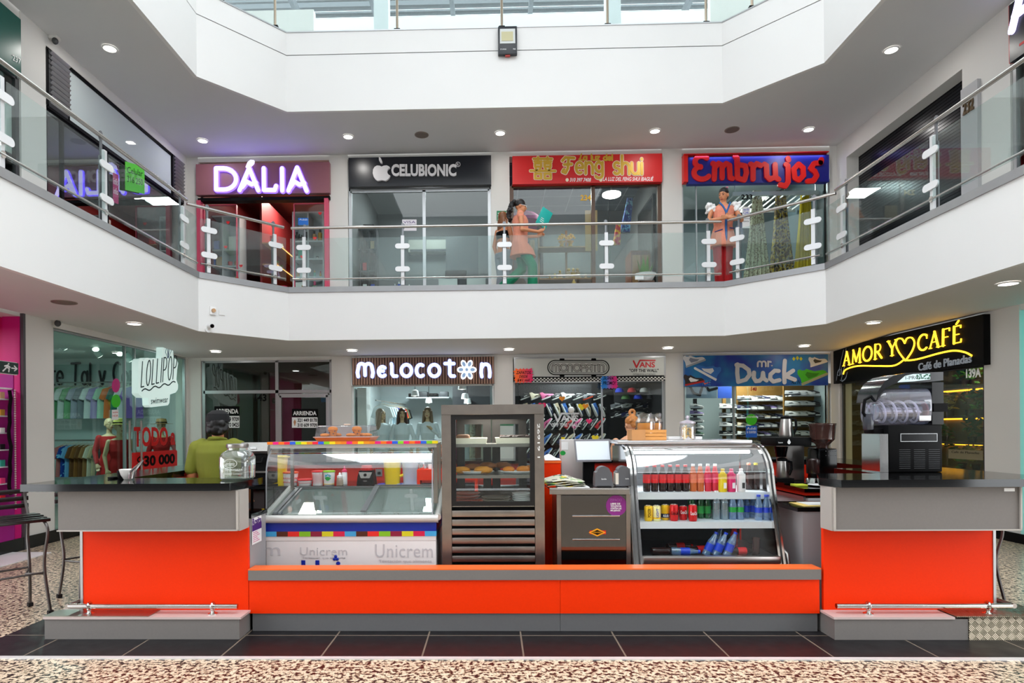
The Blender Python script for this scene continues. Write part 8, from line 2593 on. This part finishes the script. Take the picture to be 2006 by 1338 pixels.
# --- woman in red trousers leaning on the railing
loc = (wx(1419,10.72),10.72,ZF)
ar = [[(-.185,-.02,1.33),(-.27,-.10,1.10),(-.02,-.28,1.10),(1,-.1,-.25),(.1,-.5,.9),.45],[(.185,-.02,1.33),(.27,-.10,1.11),(.03,-.26,1.115),(-1,-.15,-.1),(-.1,-.4,.9),.5]]
lg = [[(-.085,0,.84),(-.085,-.02,.46),(-.04,.05,.07),(0,-1,0)],[(.085,0,.84),(.07,.0,.46),(.10,.06,.07),(0,-1,0)]]
t,rows,M,base,top = human('person','woman in salmon tunic and red trousers leaning on the upper railing',loc,.0,skin,ar,lg,(-.75,1.0,.28),H=1.68,lean=(0,-.03))
garment(t,'tunic',salmon,[(base - .15,.2,.16,0,0),(base - .04,.185,.14,0,0)] + [r for r in rows if r[0] > base],.026,z1=top - .03)
garment(t,'trousers',mat('trousers_red',(176,12,22),.8),rows,.005,z1=base + .1,legs=[([l[0],l[1],(l[2][0],l[2][1],.1)],[.092,.08,.078]) for l in lg])
trb = mat('trim_blue',(36,96,160),.7)
b = B()
yf = lambda z: -.147 - .03 * (z - base) / .565
b.tube([(-.085,yf(top) + .075,top + .0),(-.05,yf(top) + .03,top - .07),(0,yf(base + .4) + .004,base + .38)],.015,6)
b.tube([(.085,yf(top) + .075,top + .0),(.05,yf(top) + .03,top - .07),(0,yf(base + .4) + .004,base + .38)],.015,6)
b.tube([(0,yf(base + .38),base + .38),(0,yf(base + .2) + .012,base + .2),(0,yf(base) - .008,base - .1)],.019,6)
b.obj('collar_trim',trb,t,local=True)
B().tube([(.06,yf(base + .12),base + .13),(.16,yf(base + .12) + .08,base + .145)],.009,5).obj('pocket_trim',mat('trim_navy'),t,local=True)
B().tube([(-.06,yf(base + .12),base + .11),(-.16,yf(base + .12) + .08,base + .09)],.009,5).obj('pocket_trim',mat('trim_navy'),t,local=True)
for sx in (-1,1):
 b = B(); rd = random.Random(sx + 3)
 for k in range(44): b.ball((sx * (.205 + rd.uniform(-.045,.055)),rd.uniform(-.085,.06),1.345 + rd.uniform(-.07,.06)),rd.uniform(.022,.036),7,5)
 fuse(b,'ruffle_sleeve',pwhite,t,.009,1)
b = B(); b.xf = M; b.ball((0,.02,.044),(.08,.09,.088),16,12); b.ball((0,.1,.085),(.05,.045,.045),12,8); b.ball((0,.05,-.03),(.06,.05,.05),10,8)
fuse(b,'hair',hairb,t,.008,2)
b = B(); b.xf = M; b.ball((.02,.12,.12),(.03,.02,.016),8,6); b.obj('hair_tie',mat('tie_pink',(226,130,150),.6),t,local=True)
B().tube([(.055 + .031 * math.cos(a) * .3,-.25 + .031 * math.sin(a),1.115 + .031 * math.cos(a)) for a in [2 * PI * i / 14 for i in range(14)]],.008,5,closed=True).obj('watch',steel,t,local=True)
# --- woman with the hair bun at the back bar
loc = (wx(1236,8.05),8.05,0)
ar = [[(-.19,0,1.3),(-.26,-.06,1.06),(-.14,-.26,1.0),(.6,-.8,0),(0,0,1),.5],[(.19,0,1.3),(.26,-.06,1.06),(.14,-.26,1.0),(-.6,-.8,0),(0,0,1),.5]]
lg = [[(-.085,0,.8),(-.09,-.02,.45),(-.09,.02,.07),(0,-1,0)],[(.085,0,.8),(.09,-.02,.45),(.09,.02,.07),(0,-1,0)]]
t,rows,M,base,top = human('person','woman with auburn bun and white sleeveless top behind the wooden crate',loc,PI - .25,skin3,ar,lg,(.55,1.0,.12),H=1.62)
garment(t,'top',pwhite,rows,.014,z0=base + .1,z1=top - .05)
garment(t,'trousers',darkg,rows,.016,z1=base + .1,legs=[([l[0],l[1],(l[2][0],l[2][1],.1)],[.105,.08,.075]) for l in lg])
b = B(); b.xf = M; b.ball((0,.022,.045),(.082,.094,.078),16,12); b.ball((0,.075,.0),(.05,.03,.045),10,8)
b.tube([(.034 * math.cos(a),.05,.15 + .034 * math.sin(a)) for a in [2 * PI * i / 14 for i in range(14)]],.02,8,closed=True)
rd = random.Random(9)
for k in range(7): b.tube([(.07 - .023 * k,.10,.03 + .01 * (k % 2)),(.03 - .01 * k,.09,.09),(.01,.06,.12)],.012,6)
fuse(b,'hair',hairau,t,.008,2)
# --- seated person with dark hair, low behind the freezer end
loc = (wx(868,8.2) - .10,8.3,0)
ar = [[(-.19,0,.97),(-.26,-.1,.74),(-.1,-.2,.9),(.2,.2,1),(1,0,0),.6],[(.19,0,.97),(.25,-.08,.74),(.16,-.3,.72),(-.3,-1,0),(0,0,1),.5]]
lg = [[(-.1,0,.5),(-.12,-.4,.5),(-.12,-.4,.09),(0,-1,0)],[(.1,0,.5),(.12,-.4,.5),(.12,-.4,.09),(0,-1,0)]]
t,rows,M,base,top = human('person','seated person with dark hair and navy shirt behind the freezer end',loc,.5,skin2,ar,lg,(.5,1.0),sit=.5,H=1.6)
garment(t,'shirt',mat('shirt_navy',(36,50,110),.8),rows,.018,sleeves=[([(-.14,0,1.0),(-.19,0,.95),(-.24,-.06,.84)],[.06,.062,.06]),([(.14,0,1.0),(.19,0,.95),(.24,-.06,.84)],[.06,.062,.06])])
garment(t,'trousers',darkg,rows,.014,z1=base + .08,legs=[([l[0],l[1],(l[2][0],l[2][1],.12)],[.1,.075,.07]) for l in lg])
b = B(); b.xf = M; b.ball((0,.03,.04),(.086,.098,.095),16,12); fuse(b,'hair',hairb,t,.009,2)
x,y = t.location.x,t.location.y
st = thing('low_stool','plain dark stool under the seated person','stool',(x,y,0))
B().lathe([(.17,.44),(.18,.455),(.18,.475),(.17,.485)],(x,y + .02,0),18).obj('seat',blackm,st)
for k in range(4): B().tube([(x + .12 * math.cos(k * PI / 2),y + .02 + .12 * math.sin(k * PI / 2),.44),(x + .17 * math.cos(k * PI / 2),y + .02 + .17 * math.sin(k * PI / 2),.003)],.014,6).obj('leg',steel,st)
# --- mannequins of the fashion window
dummy = mat('dummy_skin',(208,180,142),.45)
whtop = mat('knit_white',(214,224,228),.8)
def mannequin(label,px,Y,rz,z0,hair,top_m,yaw,arms_bent=False,grp=None,dress=None,hat=None,scale=1.0,low=None):
 loc = (wx(px,Y),Y,z0)
 t = thing('mannequin',label,'mannequin',loc,grp)
 t.rotation_euler = (0,0,rz)
 rows = [(.0,.16,.11,0,0),(.1,.155,.11,0,0),(.22,.118,.09,0,0),(.34,.14,.12,-.015,0),(.46,.155,.105,0,0),(.53,.14,.08,.005,0),(.57,.06,.05,.005,0)]
 b = B().loft(torso_rings(rows))
 limb(b,[(0,.005,.55),(0,.0,.66)],[.05,.043])
 M = head(b,Vector((0,-.01,.74)),yaw)
 hands = [((-.16,0,.5),(-.22,.02,.26),(-.2,-.06,.04)),((.16,0,.5),(.24,-.02,.28),(.1,-.14,.42) if arms_bent else (.2,-.06,.04))]
 for s,e,w in hands:
  limb(b,[s,e,w],[.042,.036,.025])
  hand(b,w,Vector(w) - Vector(e),(1 if s[0] < 0 else -1,-.3,0.2),.3,s=.9)
 fuse(b,'body',dummy,t,.0095,3)
 if yaw is not None: face(t,M,hairbr,lipm)
 g = B().loft(torso_rings([(z,a + .012,c + .012,y,x) for z,a,c,y,x in (rows if dress is None else [(-.5,.24,.17,0,0),(-.2,.21,.15,0,0)] + rows)][: (7 if dress is None else 8)]))
 if dress is None or dress == 'sleeves':
  for s,e,w in hands: limb(g,[s,e,Vector(w) + (Vector(e) - Vector(w)) * .12],[.055,.047,.037])
 fuse(g,'top' if dress is None else 'dress',top_m,t,.01,3)
 b = B().tube([(0,.02,.003 - z0),(0,.02,-.05)],.02,8).lathe([(.16,.003 - z0),(.16,.02 - z0),(.03,.03 - z0)],(0,.02,0),18)
 b.obj('stand',steel,t,local=True)
 if hair:
  b = B(); b.xf = M; b.ball((0,.025,.035),(.084,.098,.094),16,12)
  for sx in (-1,1): b.loft([[(sx * (.062 + .03 * q) + .036 * math.cos(2 * PI * i / 12),-.01 + .03 * q + .055 * math.sin(2 * PI * i / 12),.05 - .36 * q) for i in range(12)] for q in (0,.25,.5,.75,1)])
  b.loft([[(.085 * math.cos(2 * PI * i / 12),.065 + .04 * math.sin(2 * PI * i / 12),.05 - .3 * q) for i in range(12)] for q in (0,.5,1)])
  fuse(b,'wig',hair,t,.009,2)
 if hat:
  b = B(); b.xf = M; b.lathe([(.21,.055),(.2,.05),(.1,.062),(.1,.08),(.085,.15),(.0,.16)],(0,.0,.0),22)
  h = b.obj('straw_hat',hat,t,local=True)
  b = B(); b.xf = M; b.lathe([(.1025,.068),(.099,.09)],(0,0,0),22,cap=False); b.obj('hat_band',blackm,h,local=True)
 return t
gm = 'mannequins in the fashion window'
mannequin('ash blonde mannequin in white top with sparkly chest, head turned away',747,12.65,.1,1.03,mat('wig_ash',(150,132,112),.4,noise=.35,nscale=50),whtop,1.0,grp=gm)
mannequin('dark haired mannequin in white laced top between two fair ones',788,12.6,0,1.03,mat('wig_dark',(74,48,36),.4,noise=.3,nscale=50),whtop,.15,grp=gm)
mannequin('mannequin with straight fringe in white high neck top, hand on chest',838,12.6,-.05,1.05,mat('wig_brown',(112,90,66),.4,noise=.3,nscale=50),whtop,.0,True,gm)
redd = mat('dress_red',(176,14,18),.8)
straw = mat('straw',(206,196,110),.8,noise=.1,nscale=60)
gs = 'mannequins in the swimwear window'
def at_left(px,X): return CX and (lambda w: w)(WX(px,838,X))
for px,X,z,lab,dr,ht in ((214,-6.8,.86,'headless red long sleeved mannequin behind the glass door','sleeves',None),(234,-6.3,.80,'mannequin in red halter dress under a wide yellow straw hat','plain',straw),(316,-6.4,.82,'mannequin in red dress with tan straw hat under the light box','sleeves',mat('straw_tan',(190,150,100),.8))):
 p = WX(px,838,X)
 t = mannequin(lab,px,p.y,.7,z,None,redd,.3,grp=gs,dress=dr,hat=ht)
 t.location = (p.x,p.y,z)
# ============================================================ clothes on racks
def garment_proto(long=False):
 t = thing('hanging_garment','garment','garment',(0,0,0))
 L = 1.0 if long else .62
 out = [(-.05,0),(-.2,-.05),(-.27,-.24),(-.2,-.27),(-.17,-.2),(-.19,-L),(.19,-L),(.17,-.2),(.2,-.27),(.27,-.24),(.2,-.05),(.05,0)]
 B().loft([[(x * s,y,z * (1 if y else 1)) for x,z in out] for y,s in ((-.022,.96),(-.008,1),(.008,1),(.022,.96))]).obj('cloth',whtop,t)
 B().tube([(-.17,0,-.03),(0,0,.04),(.17,0,-.03)],.006,5).tube([(0,0,.04),(0,0,.085),(.015,0,.1),(.03,0,.085)],.004,5).obj('hanger',mat('hanger_pale',(206,196,180),.5),t)
 return t
gp = {}
def hang(label,loc,rz,m,grp,s=1.0,long=False):
 if long not in gp:
  r = garment_proto(long); gp[long] = r
  r['label'],r['group'] = label,grp
  r.children[0].material_slots[0].link = 'OBJECT'; r.children[0].material_slots[0].material = m
 else: r = dup(gp[long],loc,label,grp,swap={'cloth': m})
 r.location = loc; r.rotation_euler = (0,0,rz); r.scale = (s,s,s)
 return r
clo = lambda n,c: mat('cloth_' + n,c,.85,noise=.08,nscale=10)
def rackbar(label,p0,p1):
 t = thing('clothes_rail',label,'rail',tuple((Vector(p0) + Vector(p1)) / 2))
 B().tube([p0,p1],.015,8).obj('bar',steel,t)
 return t
Yr = 12.15
za_,zb_ = wz(750,Yr),wz(866,Yr)
rackbar('upper clothes rail on the back wall of the swimwear shop',(-8.9,Yr + .1,za_ + .09),(-6.9,Yr + .1,za_ + .09))
rackbar('lower clothes rail on the back wall of the swimwear shop',(-8.9,Yr + .1,zb_ + .09),(-6.9,Yr + .1,zb_ + .09))
names_u = [('green',(96,160,110)),('white',(220,226,226)),('sage',(120,176,130)),('silver',(170,172,190)),('grey',(130,136,146)),('white',(226,230,230)),('lilac',(166,150,200)),('mint',(170,214,190)),('orange',(226,120,60)),('teal',(50,110,100)),('white',(224,228,228)),('violet',(120,90,170))]
for k,(nm,c) in enumerate(names_u):
 px = 108 + 13 * k
 hang('%s swim piece, %s from the pillar on the upper rail' % (nm,ordn[k]),(wx(px,Yr) + .05,Yr + .1,za_),.95,clo(nm,c),'swimwear on the upper rail')
names_l = [('rose',(196,110,110)),('blue',(70,120,190)),('sky',(110,170,220)),('brown',(110,70,36)),('bronze',(140,90,40)),('brown',(96,62,34)),('tan',(150,110,66)),('cream',(206,200,180)),('sand',(190,176,140)),('bottle green',(36,84,66)),('black',(26,28,30))]
for k,(nm,c) in enumerate(names_l):
 px = 116 + 8.6 * k
 hang('%s shirt, %s from the pillar on the lower rail' % (nm,ordn[k]),(wx(px,Yr) + .05,Yr + .1,zb_),1.15,clo(nm.replace(' ','_'),c),'shirts on the lower rail')
tag(strokes(B(),word('nte Tal y Como',.14,over=fe),FY(84,716,290,754,12.57),.045,.004).obj('wall_lettering',mat('script_black',(24,28,34),.6)),'black slanted lettering Tal y Como on the swimwear shop wall','lettering')
for k,(px,py,lit) in enumerate(((117,668,0),(139,662,1),(184,683,0),(186,672,1),(233,681,1),(244,692,0))):
 p = W(px,py,11.0)
 t = thing('spotlight','white track spotlight, %s from the pillar at the swimwear ceiling' % ordn[k],'spotlight',tuple(p),'track spotlights in the swimwear shop')
 d = Vector((.4,-.5,-.75)).normalized() if lit else Vector((.3,.6,-.75)).normalized()
 B().tube([p,p + d * .16],.06,12).obj('barrel',mat('spot_white',(200,204,204),.5),t)
 B().tube([p + d * .161,p + d * .165],.05,12).obj('lamp_disc',lampw,t)
 B().tube([p,Vector((p.x,p.y,2.945))],.012,6).obj('stem',pwhite,t)
# fashion shop: rail of white shirts along the left, long dresses to the right, pendant lamps
rackbar('clothes rail running into the fashion shop along its left wall',(-2.35,12.7,2.06),(-2.1,15.2,2.06))
fc = [('white',(224,232,234)),('white',(220,228,232)),('pale blue',(190,214,226)),('white',(224,232,234)),('blue',(70,130,190)),('mauve',(170,100,130)),('yellow',(226,206,50)),('red',(190,50,50)),('olive',(120,110,80)),('black',(30,32,36))]
for k,(nm,c) in enumerate(fc):
 hang('%s shirt, %s from the window on the left rail of the fashion shop' % (nm,ordn[k]),(-2.3 + .02 * k,13.15 + .19 * k,1.97),-.35,clo(nm.replace(' ','_'),c),'shirts along the left of the fashion shop')
rackbar('clothes rail of long dresses at the right of the fashion shop',(-.75,13.1,1.95),(-.05,13.1,1.95))
for k,(nm,c) in enumerate((('plum',(140,60,100)),('orange red',(200,70,50)),('white',(222,228,228)),('beige',(196,176,140)),('brown',(110,76,46)),('cream',(222,220,206)))):
 hang('long %s dress, %s on the right rail of the fashion shop' % (nm,ordn[k]),(-.7 + .12 * k,13.1,1.86),.8,clo(nm.replace(' ','_'),c),'long dresses in the fashion shop',1.0,True)
for px,py,y,lab in ((813,770,13.2,'white pendant lamp above the dark haired mannequin'),(840,784,14.6,'white pendant lamp deep behind the fringed mannequin'),(905,757,12.9,'white pendant lamp high above the pastry cabinet'),(911,776,13.6,'white pendant lamp lower beside the right wall'),(916,785,14.2,'white pendant lamp farthest on the right')):
 p = W(px,py,y)
 t = thing('pendant_lamp',lab,'lamp',tuple(p),'pendant lamps in the fashion shop')
 B().lathe([(.085,-.06),(.078,.0),(.06,.055),(.02,.065)],p,18,cap=False).obj('lamp_shade',pwhite,t)
 B().ball(p + Vector((0,0,-.03)),.04,10,8).obj('bulb',lampw,t)
 B().tube([p + Vector((0,0,.06)),Vector((p.x,p.y,2.855))],.006,5).obj('cord',blackm,t)
tag(bx(-.9,-.05,14.3,14.34,1.2,2.85).obj('dark_partition',darkg),'dark wall panel at the right end of the fashion shop','panel')
tag(bx(-2.68,-2.5,12.5,12.9,.01,2.3).obj('corner_cabinet',pal[0]),'white corner cabinet at the left edge of the fashion window','cabinet')
t = thing('shelf_board','high shelf with dark folded clothes in the fashion shop','shelf',(-1.6,14.9,2.2))
bx(-2.0,-1.0,14.6,15.35,2.18,2.21).obj('board',white_sh,t)
for k in range(4): tag(bx(-1.95 + .24 * k,-1.75 + .24 * k,14.65,15.0,2.211,2.3 + .04 * (k % 2),.015).obj('folded_clothes',(blackm,darkg,blackm,grydisp)[k]),'dark folded clothes, %s from the left on the high fashion shelf' % ordn[k],'clothes','folded clothes on the high shelf')
# ============================================================ cafe front with plants and neon strips
t = thing('plant_shelf','dark shelf with lit boards of plants inside the coffee shop','shelves',(8.0,9.6,0))
gl = mat('strip_amber',(255,190,60),emit=4.5,ecol=(255,176,40))
wood_d = mat('cafe_wood',(60,44,26),.6)
bx(8.3,8.35,8.7,12.3,.01,2.9).obj('back_panel',mat('cafe_back',(110,92,40),.6),t)
for z in (.7,1.15,1.6,2.1):
 s = bx(7.9,8.29,8.7,12.2,z,z + .03).obj('board',wood_d,t)
 bx(8.26,8.29,8.8,12.1,z - .03,z - .005).obj('light_strip',gl,s)
for y in (9.0,9.9): bx(7.86,7.895,y,y + .04,.01,2.5).obj('post',blackm,t)
st = tag(bx(7.87,7.885,9.28,9.31,.45,2.25).obj('light_tube',gl),'upright amber light tube inside the coffee shop','light tube')
leafm = mat('leaf_green',(50,100,30),.5,noise=.3,nscale=9)
leafy = mat('leaf_yellow',(150,150,40),.5,noise=.2,nscale=9)
def leafy_plant(label,x,y,z,h,w,m,n,seed,trail=False):
 t = thing('leafy_plant',label,'plant',(x,y,z),'plants in the coffee shop')
 B().lathe([(.05,.001),(.07,.1),(.06,.1),(.0,.09)],(x,y,z),12).obj('pot',wood_d,t)
 b = B(); rd = random.Random(seed)
 for k in range(n):
  a = rd.uniform(0,2 * PI); r = w * math.sqrt(rd.random())
  c = Vector((x + r * math.cos(a),y + r * math.sin(a),z + (.12 + h * rd.random()) * (1 if not trail else 1) - (h * 1.2 if trail and k % 2 else 0)))
  d = Vector((rd.uniform(-1,1),rd.uniform(-1,1),rd.uniform(-.5,.6))).normalized() * .055
  s = d.orthogonal().normalized() * .026
  u = d.cross(s).normalized() * .006
  b.poly([c - d,c + s + u,c + d,c - s + u])
 b.obj('foliage',m,t,smooth=1)
rp = random.Random(31)
for k,(px,z,h,w,m) in enumerate(((1890,2.13,.25,.13,leafm),(1912,2.13,.25,.12,leafm),(1862,1.63,.3,.1,leafy),(1900,1.63,.3,.12,leafm),(1918,1.63,.3,.1,leafm),(1850,1.18,.2,.14,leafm),(1905,1.18,.3,.12,leafm),(1885,.73,.25,.12,leafm),(1912,.73,.3,.16,leafy))):
 p = WX(px,838,8.05)
 leafy_plant('%s trailing plant, %s from the corner on the cafe shelves' % ('yellowish' if m is leafy else 'green',ordn[k]),8.05,p.y,z,h,w,m,60,k,k % 2 == 1)
note('small grey lettered strip low on the coffee shop glass',1858,880,898,1926,902,XR + .015,glass('strip_film',(150,140,110),.1,.6),('Café de Planadas',))
# ============================================================ pink shop at the left edge and neon shop at the right edge
xi = -6.5
tag(bx(-6.1,-6.06,5.2,7.58,.01,2.9).obj('pink_panel',pink),'pink wall panel at the left edge of the picture','panel')
t = thing('accessory_shelf','magenta wall shelf of small accessories beside the low left pillar','shelves',(-6.9,7.75,0))
bx(-7.0,-6.0,7.78,7.83,.01,2.2).obj('back_panel',mat('violet_back',(150,30,130),.6),t)
for k in range(7): bx(-6.7,-6.05,7.6,7.779,.62 + .21 * k,.635 + .21 * k).obj('board',white_sh,t)
for k in range(7):
 for j in range(3):
  c = RD.randrange(10)
  x = -6.25 + .08 * j
  tag(bx(x - .03,x + .03,7.65,7.72,.636 + .21 * k,.636 + .21 * k + .05 + .04 * RD.random()).obj('trinket_box',pal[c]),'%s trinket box, %s from the inner end, %s board of the magenta shelf' % (pn[c],ordn[j],ordn[k]),'box','trinkets on the magenta shelf')
t = thing('hook_rail','white hook rail with dark strap and beaded cord in the pink shop','rail',(-6.0,7.6,2.0))
B().tube([(-6.02,7.1,2.02),(-6.02,7.78,2.02)],.012,6).obj('bar',pwhite,t)
B().tube([(-6.0,7.72,2.0)] + [(-6.0 + .01 * math.sin(k),7.72 + .012 * math.sin(k * 2),2.0 - .1 * k) for k in range(1,14)],.02,6).obj('dark_strap',blackm,t)
b = B()
for k in range(52): b.ball((-5.985,7.79,2.0 - .029 * k),.013,6,5)
b.obj('bead_cord',mat('beads',(190,180,176),.3),t)
struct('trim_5',bx(XL - .24,XL - .021,7.79,7.838,0,ZC),magenta)
struct('trim_4',bx(XL - .02,XL + .02,7.80,7.84,0,ZC),mat('trim_dark',(74,72,76),.5))
struct('door_sill',bx(-6.6,XL + .5,5.0,7.6,.001,.012),pwhite)
cy = mat('neon_cyan',(80,240,230),emit=2.2,ecol=(60,230,220))
for i,(ya,yb_,lab) in enumerate(((7.93,7.96,'cyan neon strip along the right shop edge'),)):
 tag(bx(XR + .02,XR + .05,ya,yb_,.1,2.9).obj('neon_strip',cy),lab,'neon strip')
t = thing('neon_display','dark display panel with pale cyan swirls at the right edge','display',(XR + .4,7.7,.2))
bx(XR + .15,XR + .18,6.4,7.9,.2,2.8).obj('panel',black,t)
for k in range(7): B().tube([(XR + .13,7.82 - .11 + .1 * math.cos(a),.4 + .36 * k + .13 * math.sin(a)) for a in [2 * PI * i / 14 for i in range(14)]],.012,5,closed=True).obj('swirl_light',cy,t)
# upper left shop goods, upper right shop goods
tag(bx(-5.99,-5.97,WX(12,250,-5.97).y,WX(40,250,-5.97).y,4.05,4.7).obj('mint_poster',mat('poster_mint',(90,206,170),.6)),'mint green poster low in the window under the teal sign','poster')
tag(bx(-5.99,-5.97,6.6,WX(30,190,-5.97).y,4.95,5.6).obj('price_sheet',pal[0]),'pale printed price sheet in the window under the teal sign','poster')
# fallen details: far shoe of the stools and the stools themselves
# ============================================================ bar stools on the left, one on the right
iron = mat('stool_iron',(96,92,90),.4,.7)
slat = mat('stool_slat',(24,20,20),.35)
def stool(label,x,y,rz,src=None):
 if src is not None: return dup(src,(x,y,.003),label,rz=rz)
 t = thing('bar_stool',label,'stool',(0,0,0),'bar stools')
 for sy in (-1,1):
  B().tube(smooth([(-.17,sy * .18,.77),(-.21,sy * .185,.6),(-.16,sy * .18,.35),(-.21,sy * .2,.03)]),.012,7).obj('leg',iron,t)
  B().tube(smooth([(.13,sy * .17,.775),(.215,sy * .18,.68),(.17,sy * .17,.4),(.20,sy * .2,.03)]),.012,7).obj('leg',iron,t)
  B().tube(smooth([(-.17,sy * .18,.76),(-.2,sy * .18,.82),(-.25,sy * .18,.92),(-.255,sy * .18,1.0)]),.012,7).obj('back_post',iron,t)
  for x_ in (-.21,.2): B().box(x_ - .018,x_ + .018,sy * .2 - .018,sy * .2 + .018,0,.03).obj('foot',rubber,t)
 for k in range(3): B().box(-.275,-.255,-.21,.21,.835 + .062 * k,.872 + .062 * k,.004).obj('back_slat',slat,t)
 b = B()
 for k in range(6): b.box(-.2 + .068 * k,-.2 + .068 * k + .058,-.21,.21,.765 + .012 * math.sin(k * .9),.79 + .012 * math.sin(k * .9),.004)
 b.obj('seat',slat,t)
 b = B().tube([(-.17,-.18,.33),(0,-.1,.32),(.17,-.17,.33)],.009,6).tube([(-.17,.18,.33),(0,.1,.32),(.17,.17,.33)],.009,6).tube([(-.168,-.18,.34),(-.168,.18,.34)],.009,6).tube([(.168,-.17,.34),(.168,.17,.34)],.009,6)
 b.obj('stretcher',iron,t)
 t.location = (x,y,.003); t.rotation_euler = (0,0,rz)
 return t
s0 = stool('black slatted bar stool nearer the viewer at the left picture edge',-3.88,5.0,-.6)
stool('black slatted bar stool half behind the left end of the counter',-3.59,5.6,-.6,s0)
stool('black slatted bar stool seen under the right counter end',3.98,5.5,PI,s0)
